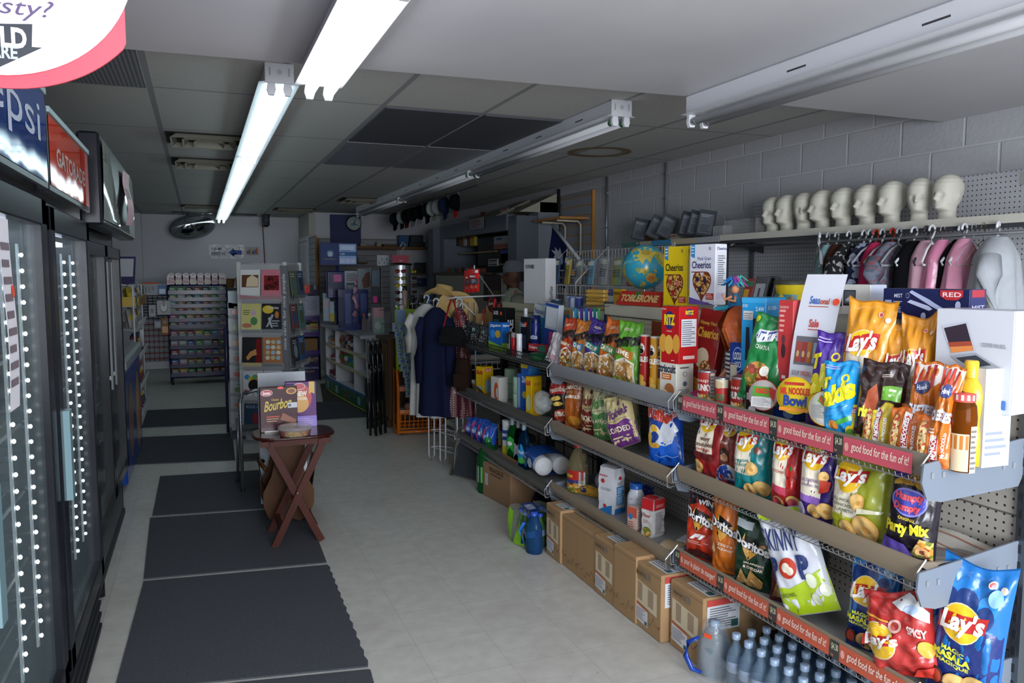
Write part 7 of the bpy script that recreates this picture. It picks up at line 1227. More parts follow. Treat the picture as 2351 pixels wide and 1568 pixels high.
# ================================================================ FAR LEFT: freezer, racks, candy trolley
t=thing('ice_cream_freezer','low blue ice cream freezer behind the tall cooler','freezer',(0,0,0));b=B();b.rbox((-1.2,5.95,.04),(-.5,7.5,.84),'#1d3f8f:gloss',.02)
b.decs(flat((-.5,5.95,.04),(0,1.55,0),(0,0,.8)),[('d',.75,.45,.16,.4,'#8a6a4a'),('d',.75,.45,.12,.32,'#a88a62'),('d',.3,.5,.14,.35,'#7a5a3a'),('d',.92,.4,.07,.2,'#a83a2c')]);b.decs(flat((-1.2,5.95,.04),(.7,0,0),(0,0,.8)),[('d',.6,.45,.25,.3,'#a88a62')]);b.build('cabinet',t)
b=B();b.rbox((-1.22,5.93,.84),(-.48,7.52,.93),'#8f9499:paint',.02);b.box((-1.15,6.0,.925),(-.55,7.45,.935),'#7a8a94:pane');b.build('lid',t)
def shelfrack(label,x0,x1,y0,y1,H,zs,col,name='display_rack',castors=False):
 t=thing(name,label,'display rack',(0,0,0));b=B()
 for x in(x0,x1):
  for y in(y0,y1):b.tube([(x,y,.03),(x,y,H)],.011,col,6)
 for z in(H,.1):b.tube([(x0,y0,z),(x1,y0,z)],.009,col,6);b.tube([(x0,y1,z),(x1,y1,z)],.009,col,6)
 b.build('frame',t)
 for z in zs:b=B();b.box((x0,y0,z),(x1,y1,z+.008),col);b.box((x0,y0-.012,z-.02),(x1,y0,z+.03),col);b.build('shelf',t)
 if castors:
  for x in(x0+.02,x1-.02):b=B();b.lathe([(.04,-.014),(.045,0),(.04,.014)],'#101012',14,(x,y0,.045),'x');b.build('castor',t)
 return t
CY=11.6;cx0,cx1=aY(390,780,CY).x,aY(522,780,CY).x;CH=aY(450,655,CY).z;czs=[aY(450,y,CY).z for y in(672,688,703,718,735,750,775,797,817,840,860)]
shelfrack('dark blue wheeled candy rack against the back wall',cx0,cx1,CY,CY+.4,CH,czs,'#161f4a:gloss','candy_rack',True)
rnd=random.Random(11);PAL=['#1f4a8a','#2f6f3a','#a8a8ac','#8a2a2c','#b5a03a','#3a7a9a','#a04a7a','#4a8a4a','#22242a','#8a6a3a','#2a8a8a','#b5b5b8']
ORD=['top','second','third','fourth','fifth','sixth','seventh','eighth','ninth','tenth','bottom'];POS=['first from the left','second from the left','third from the left','fourth from the left','fifth from the left','sixth from the left','seventh from the left','rightmost']
CNm={'#1f4a8a':'blue','#2f6f3a':'green','#a8a8ac':'grey','#8a2a2c':'red','#b5a03a':'yellow','#3a7a9a':'light blue','#a04a7a':'pink','#4a8a4a':'leaf green','#22242a':'black','#8a6a3a':'tan','#2a8a8a':'teal','#b5b5b8':'white'}
for r,z in enumerate(czs):
 for k in range(7):
  wx=(cx1-cx0)/7;gap=(czs[r-1]if r else CH)-z;c=PAL[rnd.randrange(12)];h=min(.085,gap*.62)
  b=B();b.rbox((0,0,0),(wx*.88,.1,h),c,.004);b.decs(flat((0,0,0),(wx*.88,0,0),(0,0,h)),[('r',.1,.15,.9,.45,PAL[rnd.randrange(12)]),('r',.15,.6,.7,.75,'#b9bcc0')])
  tag(b.build('candy_box',None,(cx0+wx*k+.01,CY+.02,z+.012)),'%s candy box, %s shelf of the dark blue rack, %s'%(CNm[c],ORD[r],POS[k]),'candy box')
for z in czs:pass
for k in range(8):
 x=cx0+(cx1-cx0)*(k+.5)/8;b=B();wv=.055;b.prism([(-wv,0),(wv,0),(wv,.12),(.02,.155),(-.02,.155),(-wv,.12)],0,.03,'#8f8488:foil');b.decs(flat((-wv,0,0),(2*wv,0,0),(0,0,.15)),[('p',[(.1,.1),(.9,.1),(.9,.3),(.1,.45)],'#8a2a4a' if k%2==0 else '#a89a7a'),('p',[(.2,.5),(.8,.4),(.8,.6),(.2,.65)],'#7a2038'),('r',.3,.85,.7,.95,'#2a2024')])
 tag(b.build('candy_bag',None,(x,CY+.03,CH+.012)),'pink and white candy bag on top of the dark blue rack, %s'%POS[k],'candy bag')
for k,(px,c)in enumerate(((528,'#7a5a3a'),(542,'#a8915a'))):
 jar(('brown','tan')[k]+' lidded jar at the right end of the candy rack top',px,640,11.7 if False else aY(px,640,11.7).x,CH+.012,.05,.1,c,'#8a7a5a')if False else None
t=thing('basket_pair','two small brown baskets at the right end above the candy rack','basket',(aY(536,640,11.9).x,11.9,CH-.04));b=B();b.lathe([(.07,0),(.09,.12),(.085,.13)],'#6a4a30:card',16,(-.07,0,0));b.build('basket',t);b=B();b.lathe([(.06,0),(.07,.14),(.06,.15)],'#8f7a50:card',16,(.09,0,0));b.build('basket',t)
b=B();b.box((aY(520,655,11.85).x,11.8,.3),(aY(552,655,11.85).x,12.1,CH-.045),'#3a3f44');tag(b.build('side_cabinet'),'dark narrow cabinet right of the candy rack','cabinet')
b=B();b.rbox((-.25,-.15,0),(.25,.15,.2),'#0d0e11:cloth',.05);tag(b.build('floor_bag',None,(aY(485,880,12.3).x,12.5,.001)),'black bag lying on the floor under the candy rack','bag')
# red and white wire grid with accessories
gx0,gx1=aY(332,800,11.9).x,aY(388,800,11.9).x;b=B()
for k in range(26):b.tube([(gx0,11.9,.3+k*.04),(gx1,11.9,.3+k*.04)],.006,'#8a2a30' if k<14 and k%2 else('#a8a4a4' if k<15 else '#1d1e22'),4)
for k in range(6):x=gx0+(gx1-gx0)*k/5;b.tube([(x,11.91,.25),(x,11.91,1.34)],.006,'#55565c',4)
b.box((gx0,11.9,.2),(gx1,12.1,.3),'#a9abb0');tag(b.build('wire_grid_panel'),'red and white slatted wire panel left of the candy rack','wire panel')
b=B();b.box((gx0-.08,11.7,1.36),(gx1,12.1,1.375),'#a8aaae');b.box((gx0,11.9,1.3),(gx1,11.92,1.36),'#a8aaae');tag(b.build('panel_shelf'),'pale shelf on top of the slatted wire panel','shelf')
for i,(px0,px1,py0,py1,Y,c,dec,lb)in enumerate(((361,391,690,723,11.4,'#a9aaae',[('d',.5,.5,.32,.36,'#16171a'),('d',.5,.54,.25,.3,'#a9aaae'),('r',.4,.6,.6,1,'#1a1a1c')],'white earphone card with a black loop, hanging on the wire panel'),(342,357,700,727,11.45,'#a6a7ab',[('r',.3,.3,.7,.7,'#2a2b30')],'small white cable card left of the earphone card'),
(330,365,652,678,11.75,'#a2a8ae',[('r',.1,.2,.2,.7,'#22242a'),('r',.3,.3,.4,.7,'#22242a'),('d',.6,.6,.1,.2,'#22242a')],'pale accessory box on the wire panel shelf'),(364,381,654,677,11.7,'#5a7fb5',[('r',.1,.1,.9,.6,'#a9b9cc')],'blue and white box on the wire panel shelf'),(325,364,648,654,11.78,'#b5552c',[],'orange strip box lying on the pale accessory box'),(371,386,730,768,11.5,'#8a5a1c',[('r',.1,.1,.9,.5,'#b5782a'),('d',.5,.75,.3,.12,'#22201c')],'orange blister card low on the wire panel'),(355,369,736,753,11.5,'#9fa4ae',[('r',0,.8,1,1,'#2a2f6a')],'small white blister card low on the wire panel'))):
 a,e=aY(px0,py1,Y),aY(px1,py0,Y);b=B();b.rbox((a.x,Y,a.z),(e.x,Y+.04,e.z),c,.003);b.decs(flat((a.x,Y,a.z),(e.x-a.x,0,0),(0,0,e.z-a.z)),dec);(b.tube([((a.x+e.x)/2,Y+.04,e.z-.02),((a.x+e.x)/2,11.9,e.z-.02)],.006,'#777777')if Y<11.7 and e.z<1.25 else 0);tag(b.build('accessory_pack'),lb,'pack')
 # snack wire rack right behind the freezer
t=thing('wire_snack_rack','white wire rack of candy bags behind the blue freezer','wire rack',(0,0,0));rx0,rx1,ry0,ry1=-1.15,-.56,8.2,9.4
for z in(.12,.38,.68,.98,1.2):
 b=B()
 for k in range(9):y=ry0+(ry1-ry0)*k/8;b.tube([(rx0,y,z+.05),(rx1,y,z),(rx1+.02,y,z+.08)],.004,'#a9abae',4)
 for x,zz in((rx0,z+.05),(rx1,z),(rx1+.02,z+.08)):b.tube([(x,ry0,zz),(x,ry1,zz)],.005,'#b5b7ba',5)
 b.build('wire_shelf',t)
b=B()
for y in(ry0,ry1):b.tube([(rx1-.02,y,0),(rx1-.02,y,1.4),(rx1-.3,y,1.45),(rx0,y,1.45),(rx0,y,0)],.009,'#b5b7ba',6)
b.build('frame',t);b=B();b.box((rx1+.021,ry0,1.21),(rx1+.025,ry1,1.3),'#b5952c');b.decs(flat((rx1+.025,ry0,1.21),(0,ry1-ry0,0),(0,0,.09)),[('t','OH HENRY',.15,.2,.7,.85,'#7a1c1c'),('r',.75,.05,.98,.95,'#a82a34')]);b.box((rx1-.5,ry0-.004,1.21),(rx1,ry0,1.3),'#b5952c');b.build('header_strip',t)
for r,z in enumerate((.12,.38,.68,.98,1.2)):
 for k in range(5):
  c=['#a8941c','#8a2a24','#b5b0a8','#33305a','#a84a1c','#2a5a9a','#6a1c1c','#9a9aa0'][rnd.randrange(8)];b=B();h=.17+.05*rnd.random();b.surf(lambda u,v:Vector((.0+.02*sin(pi*u)*sin(pi*v),(u-.5)*.19,h*v)),8,8,c+':foil');b.surf(lambda u,v:Vector((-.03-.02*sin(pi*u)*sin(pi*v)+.03*(v>.99),(.5-u)*.19,h*v)),6,6,c+':foil');b.decs(lambda u,v,off:Vector((off+.02*sin(pi*u)*sin(pi*v),(u-.5)*.19,h*v)),[('p',[(.1,.4),(.9,.5),(.9,.75),(.1,.65)],['#c9b53a','#c4c0ba','#7a1c2a'][k%3])],':ink',.0015)
  tag(b.build('candy_bag',None,(rx1-.04,ry0+.14+.23*k,z+.022),.1*rnd.random()-.3,0,-.15),'candy bag in the white wire rack, %s shelf up, %s from the near end'%(('lowest','second','third','fourth','fifth')[r],('first','second','third','fourth','fifth')[k]),'candy bag')
b=B()
for k in range(22):a=-1.2+2.6*k/21;b.surf(lambda u,v:Vector((.02*u,.17*v*sin(a)+.012*u*cos(a),.17*v*cos(a))),1,3,'#b5b5b8')
tag(b.build('paper_fan',None,(rx1+.01,ry0+.3,.8),0),'white pleated paper fan sticking out of the wire snack rack','fan')
b=B();b.surf(lambda u,v:Vector((.06*v,(u-.5)*.3,.26*v)),4,6,'#2b2350');b.surf(lambda u,v:Vector((.062*v+.002,(u-.5)*.26,.02+.22*v)),4,6,'#a8aab0');tag(b.build('folded_flyer',None,(rx1-.15,ry0+.1,1.42),-1.2),'folded white and purple flyer leaning on top of the wire snack rack','flyer')
# convex mirror, sign, camera on the back wall
c=aY(443,521,13.3);t=thing('convex_mirror','oval convex security mirror high on the back wall','mirror',c,radians(8),None,.35,-.2);b=B()
b.T=Matrix.Diagonal((.335,.15,.19,1));b.lathe([(.985*cos(a),-.8*sin(a)+.0)for a in[pi/2*k/14 for k in range(14)]][::1]+[(.001,-.8)],'#c9ced4:mirror',48,axis='y');b.build('dome',t)
b=B();b.T=Matrix.Diagonal((.34,.15,.195,1));b.lathe([(1.0,-.05),(1.02,.05),(.9,.12),(.001,.12)],'#4a4c50',48,axis='y');b.build('rim',t);b=B();b.tube([(0,.02,.05),(0,.5,.2)],.015,'#55575c');b.build('bracket',t)
def wallsign(name,label,cat,p0,p1,Y,base,dec,th=.004):
 a,e=aY(p0[0],p1[1],Y),aY(p1[0],p0[1],Y);b=B();b.box((a.x,Y-th,a.z),(e.x,Y,e.z),base);b.decs(flat((a.x,Y-th,a.z),(e.x-a.x,0,0),(0,0,e.z-a.z)),dec,':plain',.001,.0005);return tag(b.build(name),label,cat)
wallsign('wall_sign','home essentials paper sign with a blue arrow taped on the back wall','sign',(480,562),(560,594),13.945,'#9f9fa6:film',[('t','HOME',.15,.62,.38,.78,'#1e2c4a'),('t','ESSENTIALS',.06,.3,.46,.47,'#1e2c4a'),('r',.06,.24,.46,.27,'#1e2c4a'),('p',[(.56,.45),(.7,.75),(.7,.6),(.93,.6),(.93,.3),(.7,.3),(.7,.15)],'#274a8f')])
wallsign('wall_picture','small colourful picture of household goods right of the blue arrow','picture',(565,567),(593,585),13.945,'#a5a0a0',[('r',.05+.15*i,.1,.17+.15*i,.5+.3*((i*7)%3)/2,['#a8442c','#2f5a9a','#b59a2c','#7a2a4a','#2a6a8a','#b0502c'][i])for i in range(6)])
c=aY(610,492,13.4);t=thing('security_camera','black bullet security camera hanging from the ceiling near the back wall','camera',c);b=B();b.tube([(0,0,.0),(0,0,2.469-c.z)],.02,'#232427',8);b.box((-.07,-.03,2.455-c.z),(.07,.03,2.468-c.z),'#232427');b.build('mount',t);b=B();b.rbox((-.05,-.12,-.2),(.05,.1,.0),'#15161a',.02);b.lathe([(.035,-.13),(.04,-.12)],'#2f3338',14,(0,0,-.1),'y');b.build('camera_body',t)
a=aY(602,500,13.93);b=B();b.tube([(a.x,13.93,a.z),(a.x+.03,13.93,1.4)],.008,'#6a2f28',5);tag(b.build('wall_cable'),'thin reddish cable down the back wall below the camera','cable')
b=B();b.tube([(-.35,13.2,2.455),(.9,13.3,2.455)],.014,'#b5b8bc:chrome',6);tag(b.build('ceiling_rail'),'thin bright metal rail on the ceiling in front of the back wall','rail')
# ================================================================ PURPLE CHOCOLATE STAND, COUNTER
t=thing('chocolate_stand','purple cardboard chocolate stand against the far slat wall','display stand',(0,0,0));Y=11.4
def yx(px,py,Y):q=aY(px,py,Y);return q.x,q.z
x0=yx(688,700,Y)[0];x1=yx(733,700,Y)[0];zz=lambda py:aY(700,py,Y).z
PU='#22144a:gloss'
b=B();b.box((x0,Y,0.0),(x0+.02,Y+.4,zz(680)),PU);b.box((x1-.02,Y,0),(x1,Y+.4,zz(680)),PU);b.box((x0,Y+.38,0),(x1,Y+.4,zz(655)),PU);b.box((x0,Y,0),(x1,Y+.03,zz(812)),PU)
b.decs(flat((x0,Y,0),(x1-x0,0,0),(0,0,zz(812))),[('t','Cadbury',.02,.62,.9,.88,'#a88a4a',.1,.01,.4),('t','OVERFLOWING',.04,.42,.9,.5,'#8f8fa8',0,.02),('t','WITH JOY',.04,.28,.7,.36,'#a88a4a',0,.02)]);b.build('body',t)
for py in(730,768,810):b=B();b.box((x0,Y,zz(py)),(x1,Y+.38,zz(py)+.012),PU);b.box((x0,Y-.01,zz(py)-.03),(x1,Y,zz(py)+.03),'#3a2470:gloss');b.build('shelf',t)
b=B();b.box((x0+.03,Y+.03,zz(807)),(x1-.03,Y+.3,zz(778)),'#8a6a48:card');b.build('inner_tray',t)
for i,(p0,p1,yt,yb,c,lb)in enumerate(((690,712,745,764,'#8f949c','grey box in the upper tray of the purple stand'),(712,731,742,766,'#a89a3a','yellow and green box in the upper tray of the purple stand'))):
 a,e=aY(p0,yb,Y+.05),aY(p1,yt,Y+.05);b=B();b.rbox((a.x,Y+.05,a.z),(e.x,Y+.15,e.z),c);b.decs(flat((a.x,Y+.05,a.z),(e.x-a.x,0,0),(0,0,e.z-a.z)),[('r',.1,.1,.9,.4,'#2a3f6a'),('r',.1,.5,.9,.7,'#8a2a2a')]);tag(b.build('chocolate_box'),lb,'box')
b=B();a,e=aY(689,727,Y-.02),aY(733,679,Y-.02);b.box((a.x,Y-.03,a.z),(e.x,Y+.1,e.z),'#9a9cb0');b.decs(flat((a.x,Y-.03,a.z),(e.x-a.x,0,0),(0,0,e.z-a.z)),[('r',0,.1,.25,.6,'#1f4a6a'),('l',.35,.3,.95,.8,7,'#5a5c6c'),('r',0,0,1,.06,'#3a2470')]);tag(b.build('tablet_box'),'white box with a blue screen picture on top of the purple stand','box')
b=B();a,e=aY(690,678,Y+.02),aY(732,655,Y+.02);b.box((a.x,Y+.11,a.z),(e.x,Y+.3,e.z),'#3a3558');b.box((a.x+.2,Y+.1,e.z-.06),(e.x-.03,Y+.11,e.z),'#a8a890');tag(b.build('purple_box'),'dull purple box at the very top of the purple stand','box')
b=B();a,e=aY(687,673,Y-.1),aY(711,654,Y-.1);b.box((a.x,Y-.1,a.z),(e.x,Y-.095,e.z),'#e8421c');b.decs(flat((a.x,Y-.1,a.z),(e.x-a.x,0,0),(0,0,e.z-a.z)),[('l',.15,.4,.85,.9,2,'#5a2015')]);b.tube([(a.x+.05,Y-.095,a.z+.05),(a.x+.05,Y+.1,a.z+.05)],.003,'#888888');tag(b.build('price_sign'),'bright orange handwritten price card beside the purple stand','sign')
# counter
C0,C1,C2=Vector((1.68,8.13,0)),Vector((1.60,10.2,0)),Vector((1.68,11.2,0));HC=.875
t=thing('shop_counter','long white shelved shop counter with a curved grey top','counter',(0,0,0))
WS='#b3b4b8:paint';FR=[Vector((1.68,8.13,0)),Vector((1.60,9.0,0)),Vector((1.52,10.0,0)),Vector((1.52,10.4,0)),Vector((1.60,11.0,0))]
def fr(y):
 for p,q in zip(FR,FR[1:]):
  if p.y<=y<=q.y:return p.x+(q.x-p.x)*(y-p.y)/(q.y-p.y)
 return FR[-1].x
ys=[8.13+(11.0-8.13)*k/16 for k in range(17)]
def slab(b,z0,z1,m,o=0,d=.38,y0=0,y1=99):
 Y_=[y for y in ys if y0-.01<=y<=y1+.01];n=len(Y_);vs=[(fr(y)-o,y,z0)for y in Y_]+[(fr(y)-o,y,z1)for y in Y_]+[(fr(y)+d,y,z0)for y in Y_]+[(fr(y)+d,y,z1)for y in Y_];fs=[]
 for i in range(n-1):fs+=[(i,i+1,n+i+1,n+i),(n+i,n+i+1,3*n+i+1,3*n+i),(2*n+i+1,2*n+i,3*n+i,3*n+i+1),(i+1,i,2*n+i,2*n+i+1)]
 fs+=[(0,n,3*n,2*n),(n-1,3*n-1,4*n-1,2*n-1)];b.add(vs,fs,m)
b=B();slab(b,HC-.035,HC,'#8f9198:gloss',.06,.5);b.build('countertop',t)
zs=(.62,.42,.19)
for z in zs:b=B();slab(b,z-.012,z,WS);slab(b,z-.02,z+.012,'#b5a58a',.006,-.002);b.build('shelf',t)
b=B();slab(b,0,HC-.035,WS,-.38,.4);b.build('back_panel',t)
for y in(8.13,8.9,9.75,10.4,11.0):b=B();x=fr(y);b.box((x,y-.015,0),(x+.4,y+.015,HC-.035),WS);b.build('divider',t)
b=B();b.box((1.68,8.1,0),(2.25,8.125,HC-.035),slat_mat('counter_end','#a9aab0','#6a6a70',.09));b.build('end_panel',t)
gp=nodes_mat('green_poster');m,nt,bb=gp;_,v_=coords(nt);nt.links.new(mixc(nt,noisef(nt,v_,9,3,.4,.6),lin('#154a34'),lin('#1f6a44')),bb.inputs['Base Color'])
b=B();slab(b,.02,.19,m,.012,-.008);slab(b,.175,.2,'#1f5a9a',.014,-.01);slab(b,.02,.035,'#a8a23a',.014,-.011)
for y in(8.25,8.6,9.1,9.6,10.1,10.6):x=fr(y)-.016;b.add([(x,y,.06),(fr(y+.12)-.016,y+.12,.06),(fr(y+.12)-.016,y+.12,.15),(x,y,.15)],[(0,1,2,3)],['#8fa0a8','#7a4a3a','#7f98b0'][int(y*10)%3])
b.build('poster_band',t)
rnd=random.Random(5)
def shelf_bag(y,z,h,c,label,w=.14,o=.05):
 b=B();F=lambda u,v,off=0:Vector((-.03*sin(pi*u)*sin(pi*v)-off,(.5-u)*w,h*v));b.surf(F,8,8,c+':foil');b.surf(lambda u,v:Vector((.03*sin(pi*u)*sin(pi*v),(u-.5)*w,h*v)),6,6,c+':foil');b.decs(F,[('p',[(.1,.35),(.9,.4),(.9,.7),(.1,.6)],PAL[rnd.randrange(12)])],':ink',.002)
 tag(b.build('snack_packet',None,(fr(y)+o,y,z+.001),.12),label,'snack packet')
for k in range(6):shelf_bag(9.0+.12*k,.62,.13+.04*rnd.random(),['#a8902a','#3a2a6a','#8a2420','#b5a082','#5a2a7a','#b56a3a'][k],'%s candy packet on the upper counter shelf, %s from the near end'%(('yellow','violet','red','cream','purple','orange')[k],('first','second','third','fourth','fifth','sixth')[k]))
for k,(y,c,n_)in enumerate(((9.02,'#b5581c','orange'),(9.22,'#4a8a24','green'),(9.4,'#3f7a2a','dark green'),(9.62,'#a82a1c','red'))):shelf_bag(y,.42,.17,c,'%s crisp packet on the middle shelf of the counter'%n_,.18)
for k,(y,z,c,n_)in enumerate(((8.35,.62,'#8f989c','silvery wrapped packet on the near upper counter shelf'),(8.5,.62,'#a0a294','pale wrapped packet on the near upper counter shelf'))):shelf_bag(y,z,.15,c,n_,.2,.1)
for k,(y,z,c,n_)in enumerate(((8.45,.42,'#2a3f7a','blue open box on the near middle counter shelf'),(8.25,.42,'#5a3a22','brown open box on the near middle counter shelf'),(8.5,.19,'#2f4f8a','flat blue box on the lowest near counter shelf'),(10.0,.42,'#8a1c24','red and white flat box on the far counter shelf'),(10.15,.19,'#5a2a6a','purple box on the lowest far counter shelf'),(9.95,.19,'#6a2a2a','maroon box on the lowest far counter shelf'),(10.0,.62,'#b55a24','orange box on the far upper counter shelf'),(10.25,.62,'#8f9194','grey flat box on the far upper counter shelf'))):
 b=B();b.rbox((0,-.1,0),(.2,.1,.07+.02*(k%3)),c,.004);b.decs(flat((0,.1,0),(0,-.2,0),(0,0,.07)),[('r',.1,.2,.8,.6,'#a9abb0')]);tag(b.build('counter_box',None,(fr(y)+.05,y,z+.001),.3),n_,'box')
 # things on the countertop
def stand_card(name,lb,cat,p0,p1,Y,base,dec,th=.01,rz=0):
 a,e=aY(p0[0],p1[1],Y),aY(p1[0],p0[1],Y);b=B();w,h=e.x-a.x,e.z-a.z;b.box((0,0,0),(w,th,h),base);b.decs(flat((0,0,0),(w,0,0),(0,0,h)),dec,':plain',.001,.0006);return tag(b.build(name,None,(a.x,Y,a.z),rz),lb,cat)
t=thing('lottery_display','blue framed double screen above the counter with a blue box below it','display',(0,0,0));Y=10.0
a,e=yx(735,609,Y),yx(820,558,Y);b=B();b.box((a[0],Y,a[1]),(e[0],Y+.05,e[1]),'#16244e');F=flat((a[0],Y,a[1]),(e[0]-a[0],0,0),(0,0,e[1]-a[1]))
b.decs(F,[('r',.03,.05,.49,.95,'#142a5c:screen'),('r',.51,.05,.97,.95,'#7f97c0:screen'),('d',.27,.52,.1,.16,'#3a5a7a:screen'),('r',.21,.4,.33,.6,'#8fa0b0:screen'),('t','Don\u2019t miss out',.12,.25,.4,.3,'#8a8a4a:screen'),('r',.51,.42,.97,.6,'#24507f:screen'),('t','Lotto',.54,.47,.66,.56,'#9fb6d8:screen',0,.03),('r',.55,.68,.92,.88,'#a3b4d0:screen'),('r',.53,.1,.66,.3,'#a3b0cc:screen'),('r',.68,.1,.8,.3,'#a3b0cc:screen'),('r',.82,.1,.95,.3,'#a3b0cc:screen'),('l',.55,.62,.93,.68,1,'#4a6a9a')],':plain',.001,.0006);b.build('screen',t)
cx=(yx(775,600,Y)[0]);b=B();b.tube([(cx,Y+.06,HC),(cx,Y+.06,e[1]-.1)],.022,'#14245c');b.build('post',t)
a,e=yx(752,685,Y-.05),yx(793,623,Y-.05);b=B();b.rbox((a[0],Y-.05,a[1]),(e[0],Y+.03,e[1]),'#141f5e:gloss',.01);b.rbox((a[0]+.03,Y-.058,a[1]+.03),(e[0]-.02,Y-.05,e[1]-.03),'#10184a:gloss');b.build('blue_box',t);b=B();n0,n1=yx(766,647,Y-.06),yx(784,630,Y-.06);b.box((n0[0],Y-.062,n0[1]),(n1[0],Y-.058,n1[1]),'#c2639a');b.build('sticky_note',t)
t=thing('lottery_case','dark blue acrylic ticket case on the countertop behind the pink ribbon','display case',(0,0,0));a,e=yx(790,735,9.3),yx(845,665,9.3);b=B();b.box((a[0],9.3,HC+.001),(e[0],9.7,e[1]),'#17275e:gloss');b.prism([(a[0]-.15,HC+.001),(e[0],HC+.001),(e[0],HC+.1),(a[0]-.1,HC+.03)],9.0,9.3,'#17275e:gloss');b.decs(flat((a[0],9.3,HC),(e[0]-a[0],0,0),(0,0,e[1]-HC)),[('r',.05,.1,.3,.9,'#1f3474'),('r',.36,.1,.6,.9,'#1b2f6a'),('r',.68,.1,.95,.9,'#1f3474')]);b.build('case',t)
b=B();q=aY(815,640,9.2);pts=[(q.x+.02*sin(k*1.3),9.2,q.z-k*.055)for k in range(9)];b.tube(pts,[.02,.014,.03,.014,.032,.018,.034,.03,.04],'#a8788f:foil',6);tag(b.build('ribbon'),'twisted pink ribbon hanging in front of the blue ticket case','ribbon')
stand_card('poster_map','pale map poster behind the blue ticket case','poster',(822,617),(852,668),9.9,'#8f99a0',[('p',[(.4,.1),(.9,.2),(.95,.9),(.6,.8),(.3,.5)],'#7a5248')])
stand_card('notice_sheet','white notice sheet with a small screen picture behind the counter','sheet',(792,622),(828,668),9.95,'#a3a6ae',[('r',.1,.05,.6,.4,'#2f4a5c'),('r',.15,.1,.55,.3,'#8f9298'),('l',.1,.5,.9,.9,5,'#5c5e66')])
stand_card('toy_pack','pale blue children\u2019s toy pack at the far end of the countertop','pack',(743,673),(757,737),10.2,'#8fa8b8',[('d',.5,.6,.35,.2,'#b59aa0'),('r',.2,.1,.8,.3,'#a8a0a8')],.05)
stand_card('medicine_box','small yellow and white box at the far end of the countertop','box',(758,692),(767,738),10.1,'#9fb0c0',[('r',0,0,1,.4,'#b5a53a')],.05)
q=aY(840,735,8.9)
for i,(px,yt,yb,r,c,lb,nm)in enumerate(((836,703,738,.028,'#a89a94:liquid','clear bottle with a pinkish label on the counter','bottle'),(849,708,740,.04,'#9aa0a4:pane','clear square jar on the counter beside the pink box','glass_jar'))):
 p=aY(px,yb,8.75);jar(lb,0,0,0,0,r,.2,c,'#a83a34' if i==0 else '#b5b5b0',name=nm)if False else None
 t=thing(nm,lb,'bottle' if i==0 else 'jar',(p.x,8.75,HC+.001));b=B();b.lathe([(r,0),(r,.12),(r*.4,.16),(r*.4,.175)],c,14);b.build('body',t);b=B();b.lathe([(r*.5,.17),(r*.5,.2),(.001,.2)],'#a83a34' if i==0 else '#b5b5b0',12);b.build('cap',t)
a,e=aY(858,750,8.4),aY(882,706,8.4);b=B();b.rbox((a.x,8.4,HC+.001),(e.x,8.5,e.z),'#a9848a',.006);b.decs(flat((a.x,8.4,HC),(e.x-a.x,0,0),(0,0,e.z-HC)),[('r',0,0,1,.6,'#7a9084'),('d',.4,.3,.3,.15,'#a3aca8')]);tag(b.build('gift_box'),'pink and green patterned box on the near end of the counter','box')
# wire booklet rack right of the screen
t=thing('peg_stand','tall wire accessory stand on the counter holding a pink sticker','stand',(0,0,0));a,e=aY(852,700,8.9),aY(873,615,8.9);b=B();b.tube([(a.x,8.9,HC),(a.x,8.9,e.z),(e.x,8.9,e.z),(e.x,8.9,HC)],.009,'#9a9ca0:metal',6,closed=True);b.build('frame',t);b=B()
for k in range(2):b.box((a.x+.01,8.88,a.z+.02+.2*k),(e.x-.01,8.89,a.z+.19+.2*k),['#22252c','#4a5a6c'][k])
b.build('hanging_pack',t);b=B();n0,n1=aY(857,695,8.87),aY(866,680,8.87);b.box((n0.x,8.87,n0.z),(n1.x,8.875,n1.z),'#d92a8a');b.build('pink_sticker',t)
# sunglasses tower
SXY=aY(920,700,8.35);sx0,sy0=SXY.x,8.35;ZTW=aY(920,608,8.35).z;R=(aY(943,700,8.35).x-aY(897,700,8.35).x)/2
t=thing('sunglasses_tower','silver sunglasses tower with a red sign on the counter','display tower',(sx0,sy0,.88))
b=B();b.lathe([(R,.0),(R,ZTW-.88)],'#a9acb0:metal',28)
for k in range(8):b.box((R*.35,-R*1.0,.05+.075*k),(R*.45,-R*.9,.075+.075*k),'#101012')
b.box((R*.1,-R*1.02,0),(R*.22,-R*.96,ZTW-.88),'#d0d3d8');b.build('column',t);b=B();b.lathe([(R*1.15,ZTW-.885),(R*1.15,ZTW-.865),(.001,ZTW-.855)],'#111113:gloss',28);b.build('top_cap',t);b=B();b.lathe([(R*1.2,-.004),(R*1.2,.01)],'#111113:gloss',28);b.build('base_ring',t)
b=B();a,e=aY(900,603,8.3),aY(938,586,8.3);b.box((a.x-sx0,-.06,a.z-.88),(e.x-sx0,-.05,e.z-.88),'#8a2438');b.decs(flat((a.x-sx0,-.06,a.z-.88),(e.x-a.x,0,0),(0,0,e.z-a.z)),[('t','H',.45,.1,.6,.4,'#b58a94')]);b.tube([(0,-.05,e.z-.88),(.0,-.05,e.z-.84),(.03,-.05,e.z-.8),(.05,-.05,e.z-.77),(.02,-.05,e.z-.74),(-.01,-.05,e.z-.79)],.005,'#8a8c82',5);b.build('red_sign',t)
b=B()
for z in(.1,.25,.4,.55):b.tube([(-R-.12,0,z),(-R,0,z)],.004,'#9a9ca0:metal',5);b.tube([(R,0,z),(R+.12,0,z)],.004,'#9a9ca0:metal',5)
b.build('rail',t)
LN=['#7a2a24','#7a7a3a','#b5a02a','#3a2420','#5a3220','#4a2c1a']
